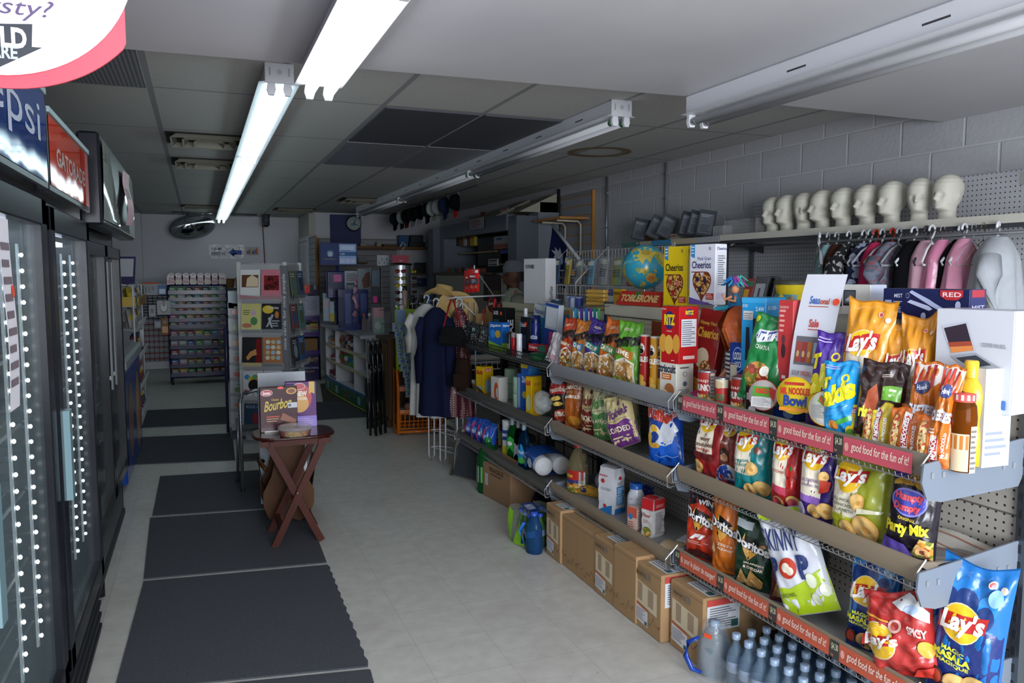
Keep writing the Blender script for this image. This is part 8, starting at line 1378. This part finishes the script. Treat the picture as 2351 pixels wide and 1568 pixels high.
for k in range(6):
 for s_ in(0,1):
  t2=thing('sunglasses',('%s lensed sunglasses, %s row of the silver tower, %s side'%(('red','olive','yellow','dark','brown','amber')[(k+2*s_)%6],('top','second','third','fourth','fifth','bottom')[k],('front','right')[s_])),'sunglasses',(sx0+(-.03 if not s_ else R+.03),sy0-R-.02+(.08 if s_ else 0),ZTW-.07-.075*k),(0 if not s_ else.9))
  for sg in(-1,1):
   b=B();b.T=Matrix.Diagonal((1,.3,.75,1));b.lathe([(.026,0),(.02,-.02),(.001,-.03)],LN[(k+2*s_)%6]+':gloss',14,(sg*.032,0,0),'y');b.build('lens',t2)
  b=B();b.tube([(-.062,.02,.008),(-.06,-.005,.012),(-.03,-.006,.02),(0,-.006,.006),(.03,-.006,.02),(.06,-.005,.012),(.062,.02,.008)],.003,'#1c1a1a:gloss',5);b.build('frame',t2)
b=B();a,e=aY(866,610,8.6),aY(893,586,8.6);b.box((a.x,8.6,a.z),(e.x,8.61,e.z),'#8f9298');b.decs(flat((a.x,8.6,a.z),(e.x-a.x,0,0),(0,0,e.z-a.z)),[('d',.2+.2*i,.3+.3*(i%2),.06,.12,'#3a4a6a')for i in range(4)]);b.tube([(a.x+.05,8.61,a.z),(a.x+.05,8.61,HC)],.004,'#777777');tag(b.build('sticker_sheet'),'small patterned white sheet left of the red sunglasses sign','sheet')
# ================================================================ GREEN / ORANGE GIFT CARD RACK
g=aZ(915,1000,0);gw=.42;t=thing('wire_display_rack','lime green and orange metal display rack in front of the counter','display rack',(g.x,g.y,0),-.12);GR,OR='#8fb02a:gloss','#c4661a:gloss';Hh=aY(915,705,g.y).z
for sx in(0,gw):
 b=B();b.tube([(sx,0,.02),(sx,.0,.45),(sx,.02,.62)],.016,OR,8);b.tube([(sx,.02,.62),(sx,.06,Hh-.04),(sx+(.03 if sx==0 else-.03),.07,Hh)],.016,GR,8);b.tube([(sx,0,.02),(sx,.35,.02),(sx,.36,.6)],.012,OR,6);b.build('side_rail',t)
 b=B();b.add([(sx-.002,.0,.05),(sx-.002,.06,.05),(sx-.002,.1,Hh-.1),(sx-.002,.03,Hh-.1)],[(0,1,2,3)],slat_mat('sunny_stripes','#a8b52c','#c4661a',.11));b.build('side_card',t)
b=B();b.tube([(0,0,.03),(gw,0,.03)],.014,OR,8);b.tube([(0,.35,.03),(gw,.35,.03)],.014,OR,8)
for x in(.04,gw-.04):b.lathe([(.02,0),(.02,.012)],'#1a1a1a',10,(x,.05,0))
b.build('base_frame',t)
Zs=[.3,.52,.72,.88,1.0,1.12];Zs=[aY(950,y,g.y).z for y in(945,892,847,811,770,715)]
for i,z in enumerate(Zs):
 c=OR if i<2 else GR;b=B();b.box((.01,.03+.01*i,z-.004),(gw-.01,.26,z),'#a9aaae');b.box((.01,.02+.01*i,z-.025),(gw-.01,.03+.01*i,z+.02),c);b.tube([(.14,.26,z),(.14,.26,z+.1)],.004,c,4);b.tube([(.3,.26,z),(.3,.26,z+.1)],.004,c,4);b.build('shelf',t)
b=B()
for k in range(10):x=.02+(gw-.04)*k/9;b.tube([(x,.02,.06),(x,.0,.2)],.004,OR,4);b.tube([(x,.02,.06),(x,.3,.06)],.004,OR,4);b.tube([(x,.3,.06),(x,.3,.22)],.004,OR,4)
for z in(.06,.13,.2):b.tube([(.01,.005,z),(gw-.01,.005,z)],.005,OR,5)
b.build('wire_basket',t)
b=B();zt_=aY(950,738,g.y).z;b.box((.05,.09,zt_),(gw-.05,.095,zt_+.085),'#a8a024');b.decs(flat((.05,.09,zt_),(gw-.1,0,0),(0,0,.085)),[('t','¢50',.2,.2,.6,.85,'#3a3a2a',0,.03),('p',[(.8,.1),(.9,.8),(1,.5)],'#3a7a9a')]);b.build('header_card',t)
tm=Matrix.Translation((g.x,g.y,0))@Matrix.Rotation(-.12,4,'Z')
def onrack(name,lb,cat,x,y,z,bfn):
 b=B();bfn(b);tag(b.build(name,None,tm@Vector((x,y,z)),-.12),lb,cat)
for i,(x,c,cc)in enumerate(((.09,'#8f7a70','#1a1a1c'),(.16,'#16181e','#202226'),(.24,'#1c1e22','#2a2c30'),(.32,'#1f3a7a','#3fae3a'))):
 t3=thing('spray_can',('%s spray can on the top shelf of the green rack'%('tall brown and black','black left','black right','blue and green')[i]),'spray can',tm@Vector((x,.13,Zs[5]+.001)));h=(.24,.15,.15,.19)[i];b=B();b.lathe([(.026,0),(.027,.005),(.027,h*.78),(.02,h*.82)],c+':gloss',16);b.decs(cyl(.027,.02,h*.6),[('t','axe',.2,.6,.8,.8,'#b9bcc0')]if i in(1,2)else[]);b.build('can',t3);b=B();b.lathe([(.024,h*.8),(.024,h*.97),(.001,h)],cc+':gloss',14);b.build('cap',t3)
b=B();b.lathe([(.03,0),(.03,.06),(.001,.06)],'#9aa0a8:metal',16);tag(b.build('tin',None,tm@Vector((.035,.17,Zs[5]+.001))),'small silver tin left of the spray cans on the green rack','tin')
for i,(x,zi,c,c2,lb)in enumerate(((.1,4,'#2a2a22','#b5602a','dark card with an orange disc on the upper green shelf'),(.22,4,'#5a3a22','#8a6a3a','brown card on the upper green shelf'),(.34,4,'#2a6a8a','#8fa83a','blue gift card on the upper green shelf'),(.14,3,'#8a1c20','#b5a8a4','red gift card, left one on the second green shelf'),(.24,3,'#9a2024','#b8b0ac','red gift card, right one on the second green shelf'),(.18,2,'#1f2a1f','#3a4a3a','black card on the third green shelf'),(.3,1,'#16221a','#4a6a3a','dark bottle shaped pack on the upper orange shelf'))):
 onrack('gift_card',lb,'gift card',x,.1,Zs[zi]+.002,lambda b:(b.box((-.045,0,0),(.045,.006,.1),c),b.decs(flat((-.045,0,0),(.09,0,0),(0,0,.1)),[('d',.5,.55,.3,.25,c2)])))
for k in range(3):onrack('drink_tube','%s dark round tin lying on the lower orange shelf'%('left','middle','right')[k],'tin',.1+.09*k,.06,Zs[0]+.045,lambda b:(b.lathe([(.04,0),(.04,.12)],'#15161a',18,axis='y'),b.lathe([(.028,-.001),(.028,-.002)],'#8a5a3a',14,axis='y')))
t=thing('hanging_strip','long strip of small blue and silver packets hanging on the green rack','hanging strip',tm@Vector((.02,-.05,0)),-.12);zt0=aY(925,735,g.y).z;n=11
b=B();b.box((-.03,0,zt0-.02),(.05,.004,zt0+.1),'#6f8ab0');b.box((.0,0,zt0+.1),(.035,.004,zt0+.14),'#b5b0ac');b.build('header_card',t)
for r in range(n):
 for c_ in range(3):
  x=-.045+.055*c_+.012*r+.01*sin(r);z=zt0-.06-.062*r-.01*c_;b=B();b.surf(lambda u,v:Vector((x+.05*(u-.5),-.01-.012*sin(pi*u)*sin(pi*v)-.008*c_,z+.075*(v-.5))),4,4,'#8f9ca8:foil');b.surf(lambda u,v:Vector((x+.05*(.5-u),-.008-.008*c_,z+.075*(v-.5))),1,1,'#7f8c98');b.decs(lambda u,v,off:Vector((x+.05*(u-.5),-.011-off-.012*sin(pi*u)*sin(pi*v)-.008*c_,z+.075*(v-.5))),[('r',.3,.3,.75,.65,'#1f5fa0'),('r',.1,.75,.9,.9,'#4a7a5a')],':ink');b.build('packet',t)
  # brown cabinet, folded black chairs
a=aZ(862,965,0);t=thing('wooden_cabinet','brown wooden cabinet beside the near end of the shop counter','cabinet',(0,0,0));b=B();b.box((a.x+.05,7.6,.06),(a.x+.75,8.05,.86),'#4a3218:wood');b.box((a.x+.03,7.57,0),(a.x+.77,8.07,.07),'#3a2614:wood');b.box((a.x+.03,7.57,.86),(a.x+.77,8.07,.885),'#40301f:wood');b.build('carcass',t);b=B();b.box((a.x+.043,7.64,.1),(a.x+.05,8.0,.82),'#5a4022:wood');b.build('side_panel',t)
for k in range(3):
 a=aZ(868+4*k,996-4*k,0);t=thing('folding_chair',('nearest','middle','rear')[k]+' black folding chair stacked upright beside the wooden cabinet','chair',(1.50+.055*k,7.2+.05*k,0),1.45);K='#0d0e11:gloss'
 b=B();b.tube([(0,0,.005),(0,.03,.75),(.02,.035,.84),(.08,.04,.88),(.32,.04,.88),(.38,.035,.84),(.4,.03,.75),(.4,0,.005)],.012,K,8);b.build('frame',t);b=B();b.tube([(.03,.05,.005),(.03,.06,.5)],.011,K,6);b.tube([(.37,.05,.005),(.37,.06,.5)],.011,K,6);b.tube([(.03,.05,.12),(.37,.05,.12)],.009,K,6);b.build('rear_leg',t)
 b=B();b.rbox((.04,.0,.3),(.36,.04,.6),K,.02);b.build('seat',t);b=B();b.rbox((.03,.02,.66),(.37,.05,.86),K,.02);b.build('backrest',t)
 # ================================================================ FAR WALL BEHIND THE COUNTER
SW=slat_mat('slatwall_grey','#8d8f96','#6a5038',.085);b=B();zt=aY(850,548,12.58).z;b.box((1.74,12.57,.9),(3.0,12.597,zt),SW);b.box((1.74,12.565,.9),(1.765,12.597,zt),'#8a6230:wood');tag(b.build('slat_panel'),'grey slat wall behind the counter, under the blue panel and clock','wall panel')
b=B();b.box((1.605,11.8,.9),(1.625,12.55,zt),SW);b.box((1.6,11.79,.9),(1.625,11.81,zt),'#8a6230:wood');tag(b.build('slat_panel'),'narrow slat panel with a wood edge beside the white door','wall panel')
def farbox(nm,lb,cat,p0,p1,Y,c,dec=(),th=.12):
 a,e=aY(p0[0],p1[1],Y),aY(p1[0],p0[1],Y);b=B();b.rbox((a.x,Y,a.z),(e.x,Y+th,e.z),c,.004);b.decs(flat((a.x,Y,a.z),(e.x-a.x,0,0),(0,0,e.z-a.z)),dec,':plain',.001,.0006);return tag(b.build(nm),lb,cat)
farbox('wooden_shelf','long brown wooden shelf on the far slat wall','shelf',(820,567),(981,571),12.2,'#6a4824:wood',th=.37)
farbox('blue_panel','dark blue ribbed panel standing behind the clock','panel',(760,494),(828,566),12.5,slat_mat('blue_ribs','#101f5c','#0b153f',.045),th=.05)
for i,(p0,p1,c,lb)in enumerate((((917,540),(937,566),'#1a4a7a','blue box standing on the far wooden shelf'),((940,556),(977,566),'#15171c','black tray on the far wooden shelf'),((943,540),(972,556),'#1a2230','dark blue folded pile on top of the black tray'),((881,561),(914,566.5),'#4a3a28','flat brown item on the far wooden shelf'),((829,558),(842,566.5),'#8a8a78','small pale cup at the left end of the far wooden shelf'),((866,555),(875,566.5),'#9a9070','cream spool on the far wooden shelf'),((955,603),(979,612),'#14161a','black box on the lower far shelf'),((955,613),(979,627),'#1d2026','dark box under the lower far shelf'),((962,638),(980,658),'#14305c','blue pouch on the bottom far shelf'),((823,592),(842,602),'#7f8084','small grey pack on the far slat wall'))):
 farbox('shelf_item',lb,'box',p0,p1,12.28,c)
for p0,p1,c,lb in(((950,628),(981,631),'#6a4824:wood','short wooden shelf below the dark boxes on the far wall'),((955,658),(980,660),'#8f9096','pale glass shelf low on the far wall'),((822,602),(845,605),'#6a4824:wood','tiny wooden shelf beside the blue screens')):farbox('wooden_shelf',lb,'shelf',p0,p1,12.25,c,th=.32)
c=aY(812,513,12.4);t=thing('wall_clock','round black rimmed wall clock over the blue panel','clock',c);r=.105
b=B();b.lathe([(r,-.02),(r*1.12,-.03),(r*1.15,0),(r*1.1,.03),(.001,.03)],'#101114:gloss',32,axis='y');b.build('rim',t);b=B();b.lathe([(r,-.02),(.001,-.021)],'#8f9a98',32,axis='y');b.decs(flat((-r,-.022,-r),(2*r,0,0),(0,0,2*r)),[('r',.3,.42,.62,.5,'#1f3f6a'),('t','ab',.25,.3,.6,.5,'#2a5a8a')]+[('d',.5+.4*sin(k*pi/6),.5+.4*cos(k*pi/6),.02,.02,'#33363a')for k in range(12)]);b.build('dial',t)
b=B();b.tube([(0,-.025,0),(.02,-.025,.06)],.005,'#101114',4);b.tube([(0,-.025,0),(.06,-.025,-.03)],.004,'#101114',4);b.build('hand',t)
# ================================================================ GREY KIOSK BEHIND THE TILL
t=thing('kiosk','grey metal tobacco kiosk with dark shelves behind the till','kiosk',(0,0,0));G='#5f6570:paint';KX=3.2
b=B();b.box((KX,10.6,0),(3.72,10.8,2.18),G);b.box((KX-.1,10.8,0),(KX+.1,11.05,2.15),'#4c525c:paint');b.build('far_post',t);b=B();b.box((3.47,7.93,0),(3.72,8.2,2.189),'#777c86:paint');b.box((3.22,7.95,0),(3.47,8.2,2.15),'#555a64:paint');b.build('near_post',t)
b=B();b.box((KX,8.2,2.0),(3.3,10.6,2.18),'#555a64:paint');b.build('header',t);b=B();b.box((3.68,8.2,0),(3.72,10.6,2.0),'#1b1c20');b.build('back_panel',t)
for z,y0,y1 in((1.78,9.0,10.4),(1.62,8.2,8.9),(1.88,8.2,8.9)):b=B();b.box((3.36,y0,z),(3.68,y1,z+.02),'#8a7455:wood' if z<1.8 else '#8f8f8a');b.build('shelf',t)
b=B();b.box((3.05,8.25,0),(3.3,10.5,1.51),'#8a877a:paint');b.box((3.0,8.22,1.51),(3.36,10.55,1.53),'#4a3a2a');b.build('low_cabinet',t)
def kb(nm,lb,cat,p0,p1,X,c,dec=(),th=.06):
 a,e=aX(p0[0],p1[1],X),aX(p1[0],p0[1],X);b=B();b.rbox((X,e.y,a.z),(X+th,a.y,e.z),c,.003);b.decs(flat((X,a.y,a.z),(0,e.y-a.y,0),(0,0,e.z-a.z)),dec,':plain',.001,.0006);return tag(b.build(nm),lb,cat)
kb('monitor','large black screen inside the grey kiosk','screen',(1097,516),(1150,610),3.4,'#0c0d10:gloss')
kb('paper_sign','white handwritten paper sign hanging under the kiosk header','sign',(1078,498),(1110,528),KX-.02,'#8a8890',[('l',.1,.1,.9,.9,4,'#7a3a40')],.003)
kb('warning_sign','small black and white warning sign standing on the kiosk cabinet','sign',(1121,594),(1143,611),3.0,'#a8a8a4',[('r',.08,.62,.92,.9,'#26201e'),('r',.08,.1,.92,.3,'#26201e'),('t','TOBACCO',.1,.38,.9,.56,'#26201e')],.01)
kb('cereal_carton','white and orange carton inside the kiosk right of the black screen','carton',(1134,540),(1166,573),3.35,'#8f8f92',[('r',0,0,1,.4,'#8a4a30'),('d',.4,.8,.25,.1,'#2f4a7a')])
kb('poster','dark red poster on the kiosk cabinet behind the clothes rack','poster',(1110,626),(1149,690),3.04,'#2c0e12',[('t','TO WIN',.3,.2,.95,.4,'#8a7a3a')],.008)
kb('header_sticker','dull red sticker on the kiosk header','sticker',(1103,485),(1114,497),KX-.01,'#5a2a2c',(),.004);kb('header_sticker','small white and red notice at the near end of the kiosk header','sticker',(1148,476),(1166,488),KX-.01,'#8a8688',[('r',.1,.5,.9,.9,'#8a3a40')],.004)
for k in range(7):kb('carton_pack','pale carton pack on the upper kiosk shelf, %s'%POS[k],'carton',(1141+4.5*k,502),(1145+4.5*k,527),3.42,['#7f838a','#8a8d92'][k%2],[('l',.1,.2,.9,.8,5,'#4a4d55')])
for k,(p0,p1,c,n_)in enumerate((((1043,541),(1052,565),'#1d3024','dark green'),((1053,538),(1063,565),'#6a4a2a','amber'),((1064,548),(1070,565),'#a8aab0','white'),((1072,540),(1079,565),'#7a3a1c','brown'),((1080,543),(1089,565),'#a8962a','yellow'),((1172,505),(1180,556),'#22382a','tall green'),((1183,510),(1196,556),'#3a3c5a','tall blue'),((1148,572),(1168,583),'#22408a','flat blue'),((1168,582),(1192,602),'#6a4a2a','tan'))):kb('kiosk_pack','%s pack on the kiosk shelves'%n_,'pack',p0,p1,3.38,c)
rnd=random.Random(9)
for k in range(10):kb('lighter','lighter sized item on the kiosk cabinet top, %s along'%ON[k],'lighter',(1027+8*k,613+rnd.randrange(5)),(1033+8*k,626),3.03,['#8a2a20','#1f6a3a','#22304a','#7a3a1c','#15161a','#6a6c70'][k%6])
b=B()
for y0,y1 in((7.95,8.3),(8.7,9.2)):b.add([(3.25,y0,2.19),(3.7,y0,2.19),(3.7,y1,2.19),(3.25,y1,2.19),(3.7,y0,2.4),(3.7,y1,2.4)],[(0,1,4),(3,5,2),(0,4,5,3),(1,2,5,4),(0,3,2,1)],'#9a9788')
b.box((3.5,7.95,2.19),(3.7,10.4,2.3),'#7a766a');tag(b.build('ceiling_display_box'),'cream wedge shaped boxes on top of the grey kiosk','display box')
# ================================================================ CAPS HANGING NEAR THE CEILING
t=thing('cap_rail','thin wire rail under the ceiling holding the caps','rail',(0,0,0));b=B();b.tube([(2.66,7.6,2.41),(2.66,11.4,2.41)],.005,'#8a8a8e:metal',5)
for y in(7.7,9.2,10.6):b.tube([(2.66,y,2.41),(2.66,y,2.469)],.004,'#8a8a8e:metal',4)
b.build('rail',t)
for i,(px,py,c,c2,lb)in enumerate(((911,508,'#141c26','#141c26','dark teal cap at the far end of the hanging caps'),(927,498,'#8f9a94','#141c26','white cap with green leaves at the far end'),(938,502,'#0e0f12','#5a1418','black cap with a red peak'),(952,492,'#0d0e11','#7a7c84','black cap with a white edged peak, farther one'),(968,486,'#0d0e11','#8a8c94','black cap with a white edged peak, nearer one'),(986,482,'#101722','#101722','dark navy cap before the white leaf cap'),(998,478,'#9aa49c','#8f9a90','white cap with green leaves in the near group'),(1010,472,'#8a8a8a','#8f8f90','plain pale grey cap in the near group'),(1027,464,'#1a2540','#1a2540','navy blue cap beside the black and red one'),(1052,452,'#0b0c10','#8a1c1c','black and red cap nearest in the hanging row'))):
 a=ray(px,py);tt=2.66/a.x;p=Vector((2.66,a.y*tt,2.395));t=thing('cap',lb,'cap',p,A0-.55)
 b=B();b.surf(lambda u,v:Vector((.085*cos(2*pi*u)*cos(v*pi/2)**.6,-.10*sin(v*pi/2),-.10+.095*sin(2*pi*u)*cos(v*pi/2)**.6)),24,8,c+':cloth',wrap=True)
 if 'leaves' in lb:b.decs(lambda u,v,off:Vector((.1*(u-.5),-.102-off+.04*(2*u-1)**2,-.15+.1*v)),[('d',.5,.5,.3,.35,'#2a6a44')],':plain')
 b.build('crown',t);b=B();b.surf(lambda u,v:Vector((.08*(2*u-1)*(1-.25*v*v),-.02-.03*(1-(2*u-1)**2),-.185-.085*v*(1-.3*(2*u-1)**2))),12,5,c2+':cloth');b.build('peak',t);b=B();b.tube([(0,0,.02),(0,0,-.02)],.004,'#8a8a8e',4);b.build('hook',t)
 # ================================================================ PERSON BEHIND THE TILL
t=thing('person','man in a grey cap and pale leaf print shirt standing behind the till, facing left','person',(2.92,7.28,0),A0-.15);s=1.06;SKN='#5e3c2a:skin'
b=B();b.T=Matrix.Translation((0,0,1.335));head_mesh(b,SKN,s,nu=44,nv=40);b.T=Matrix.Identity(4)
b.tube([(0,.01,.85),(0,.0,1.0),(0,0,1.2),(0,.01,1.3),(0,.01,1.36),(0,.005,1.4)],[.15,.15,.16,.12,.062,.055],SKN,16)
for sx in(-1,1):
 b.tube([(sx*.15,.01,1.27),(sx*.21,.01,1.2),(sx*.24,.02,1.0),(sx*.22,-.12,.84),(sx*.19,-.24,.9)],[.06,.055,.045,.038,.026],SKN,10);b.tube([(sx*.085,.01,.9),(sx*.1,0,.48),(sx*.1,.02,.1),(sx*.1,-.02,.05)],[.09,.062,.042,.04],SKN,12)
 b.ell((sx*.18,-.28,.9),(.035,.045,.016),SKN,10)
 for k in range(4):x=sx*(.155+.018*k);b.tube([(x,-.31,.9),(x,-.345,.895),(x,-.365+.008*abs(k-1),.875)],[.009,.008,.006],SKN,6)
 b.tube([(sx*.145,-.27,.9),(sx*.13,-.3,.895),(sx*.135,-.325,.885)],[.01,.009,.007],SKN,6)
b.build('body',t)
b=B();b.lathe([(.19,.86),(.175,1.0),(.19,1.16),(.185,1.24),(.14,1.32),(.075,1.365),(.07,1.375)],print_mat('leaf_shirt',['#a8a496','#9f9c90','#8a9a80','#a8a496','#a07060'],26,rough=.9),28,sq=.72)
for sx in(-1,1):b.tube([(sx*.13,.01,1.27),(sx*.21,.01,1.2),(sx*.235,.02,1.06)],[.08,.075,.07],'#a09d92:cloth',12)
b.build('shirt',t);b=B();b.lathe([(.17,.78),(.165,.9)],'#22242c:cloth',20,sq=.75)
for sx in(-1,1):b.tube([(sx*.085,.01,.85),(sx*.1,0,.48),(sx*.1,.02,.08)],[.105,.078,.065],'#22242c:cloth',12)
b.build('trousers',t);b=B()
for sx in(-1,1):b.ell((sx*.1,-.05,.04),(.045,.12,.04),'#15161a',12)
b.build('shoes',t)
b=B();b.surf(lambda u,v:Vector((.086*s*cos(2*pi*u)*cos(v*pi/2)**.55,.008+.112*s*sin(2*pi*u)*cos(v*pi/2)**.55,1.535+.125*sin(v*pi/2)**.9)),30,10,'#6a6d76:cloth',wrap=True);capo=b.build('cap',t);b=B();b.surf(lambda u,v:Vector((.078*(2*u-1)*(1-.2*v*v),-.085-.095*v*(1-.35*(2*u-1)**2),1.54-.02*v-.018*(2*u-1)**2)),14,6,'#5c6068:cloth');b.build('peak',capo);b=B()
b.decs(lambda u,v,off:Vector((.05*(u-.5)*2,-.118-off+.025*(2*u-1)**2+.03*v,1.56+.05*v)),[('p',[(.2,.4),(.4,.8),(.6,.5),(.8,.9),(.7,.3),(.4,.2)],'#a9acb4')],':plain',.003);b.build('emblem',capo)
b=B();b.surf(lambda u,v:Vector((.084*s*cos(pi*u),.02+.1*s*sin(pi*u),1.44+.1*v)),16,4,'#1d1a1a:hair');b.build('hair',t);b=B();b.tube([(-.03,-.104,1.44),(0,-.112,1.447),(.03,-.104,1.44)],.004,'#2a2422:hair',5);b.build('moustache',t)
# ================================================================ WIRE CLOTHES RACK AT THE END OF THE SHELVING
RX,RY=1.74,5.86;t=thing('clothes_rack','white wire display rack hung with clothes, bags and a straw hat','clothes rack',(0,0,0));Wc='#b3b5ba:gloss';b=B()
for dx,dy in((-.05,.2),(.0,.05),(.07,-.18),(.2,-.1)):b.tube([(RX+dx,RY+dy,1.3),(RX+dx,RY+dy,.05),(RX+dx+.02,RY+dy,.008),(RX+dx+.045,RY+dy,.05),(RX+dx+.05,RY+dy,1.3)],.006,Wc,6)
for z in(.12,.26,.5):b.tube([(RX-.03,RY+.2,z),(RX+.1,RY-.18,z),(RX+.25,RY-.1,z),(RX+.05,RY+.2,z)],.004,Wc,5,closed=True)
b.tube([(RX-.05,RY+.2,1.3),(RX+.07,RY-.18,1.34),(RX+.5,RY-.1,1.35)],.007,Wc,6);b.tube([(RX+.07,RY-.15,1.35),(RX+.4,RY-.15,1.04)],.006,Wc,6);q=aX(1087,616,1.72);b.tube([(RX+.4,RY-.1,1.35),(q.x+.01,q.y+.01,q.z),(q.x+.01,q.y+.01,q.z+.02)],.004,Wc,5);b.build('wire_frame',t)
garment('white dress hem and sleeve showing behind the navy coat',5.98,-1.0,'#aaa9a6',.92,.3,.34,x=1.66,z=1.29,sleeves=1,sl_len=.3,hcol='#b5b5b8')
garment('grey patterned garment at the left of the rack',6.05,-1.1,'#6d757c',.5,.22,.24,x=1.68,z=1.29,hcol='#b5b5b8')
garment('long dark navy coat hanging at the front of the wire rack',5.78,-.95,'#141a34',.86,.26,.36,x=1.68,z=1.27,sleeves=1,sl_len=.5,hcol='#b5b5b8',nf=5)
m,nt,bb=nodes_mat('polka_cloth');_,v_=coords(nt);vo=nt.nodes.new('ShaderNodeTexVoronoi');vo.inputs['Scale'].default_value=55;vo.inputs['Randomness'].default_value=.1;nt.links.new(v_,vo.inputs['Vector']);nt.links.new(mixc(nt,mth(nt,'LESS_THAN',vo.outputs['Distance'],.25),lin('#4a121c'),lin('#a89a98')),bb.inputs['Base Color'])
garment('maroon polka dot dress on the near side of the wire rack',5.67,-.8,'',.86,.14,.26,x=1.83,z=1.27,mt=m,hcol='#b5b5b8')
def hbag(nm,lb,x,y,z,w,h,d,c,strap):
 t=thing(nm,lb,'bag',(x,y,z),-.7);b=B();b.surf(lambda u,v:Vector((w/2*cos(2*pi*u)*(.8+.25*sin(pi*v)),d*sin(2*pi*u)*(.6+.5*sin(pi*v)),-h*v)),24,12,c+':cloth',wrap=True);b.surf(lambda u,v:Vector((w*.8*(u-.5),-d-.02+.0*v,-h*(.45+.4*v))),4,4,c+':cloth');b.build('body',t);b=B();b.tube([(-w*.35,0,0),(-.01,0,strap),(.01,0,strap),(w*.35,0,0)],.007,'#7a1c20:cloth' if 'red' in lb else c+':cloth',5);b.build('strap',t)
hbag('shoulder_bag','black shoulder bag with red straps on the wire rack',1.72,5.5,1.13,.2,.14,.04,'#121314',.2);hbag('backpack','small brown backpack hanging on the polka dot dress',1.78,5.44,.9,.12,.24,.05,'#241812',.1)
q=aX(1030,668,1.74);t=thing('straw_hat','straw cowboy hat resting on top of the wire clothes rack','hat',(1.77,5.9,1.35),-.5,None,-.1,.2);t.scale=(.82,.82,.82);HS='#b0935f:card'
b=B();b.surf(lambda u,v:Vector((.095*cos(2*pi*u)*(1-.25*v**2),.085*sin(2*pi*u)*(1-.3*v**2),.1*v**.8)),28,8,HS,wrap=True);b.surf(lambda u,v:Vector((.073*cos(2*pi*u)*(1-v),.06*sin(2*pi*u)*(1-v),.1-.02*sin(pi*v/2)*(1-.6*abs(sin(2*pi*u))))),28,4,HS,wrap=True)
for k in range(24):a=k*.83;b.ell((.094*cos(a),.084*sin(a),.02+.055*((k*7)%5)/5),(.004,.004,.003),'#4a3a20',5)
b.build('crown',t);b=B();b.surf(lambda u,v:Vector(((.095+.085*v)*cos(2*pi*u),(.085+.075*v)*sin(2*pi*u),.07*v*abs(sin(2*pi*u))**2-.035*v*abs(cos(2*pi*u)))),36,5,HS,wrap=True);b.build('brim',t)
b=B();b.surf(lambda u,v:Vector(((.09+.08*v)*cos(2*pi*u),(.08+.07*v)*sin(2*pi*u),.02*sin(4*pi*u)*v)),30,4,HS,wrap=True);b.surf(lambda u,v:Vector((.09*cos(2*pi*u)*cos(v*1.5)**.6,.08*sin(2*pi*u)*cos(v*1.5)**.6,.09*sin(v*1.5))),24,6,HS,wrap=True);tag(b.build('straw_hat',None,(1.86,5.8,1.24),0,1.3,.3),'second straw hat hanging below the first one on the wire rack','hat')
# white wire shelving with pads behind the shelving end
t=thing('wire_shelving','white wire shelving with folded pads behind the end of the long shelving','shelving',(0,0,0))
for x in(1.95,2.65):
 for y in(6.15,6.6):b=B();b.tube([(x,y,0),(x,y,1.1)],.008,Wc,6);b.build('post',t)
for z in(.18,.5,.78):
 b=B()
 for zz in(0,-.06):b.tube([(1.95,6.15,z+zz),(2.65,6.15,z+zz),(2.65,6.6,z+zz),(1.95,6.6,z+zz)],.006,Wc,5,closed=True)
 for k in range(14):x=1.97+.05*k;b.tube([(x,6.15,z-.06),(x,6.15,z),(x,6.6,z)],.003,Wc,4)
 b.build('wire_shelf',t)
for z,lb,c in((.19,'white folded pad on the lowest white wire shelf','#a5a39c'),(.51,'dark carton on the middle white wire shelf','#2a241f'),(.79,'white quilted pad on the top white wire shelf','#a8a69e')):b=B();b.rbox((1.98,6.17,0),(2.62,6.58,.05 if c[1]=='a' else.2),c+':cloth',.02);tag(b.build('folded_pad',None,(0,0,z)),lb,'pad')
b=B();b.surf(lambda u,v:Vector((.12*cos(2*pi*u)*(1-v*.8),.1*sin(2*pi*u)*(1-v*.8),.07*v)),20,5,'#123a4a:cloth',wrap=True);tag(b.build('folded_cloth',None,(2.15,6.3,.842)),'dark teal cloth lying on the top white pad','cloth')
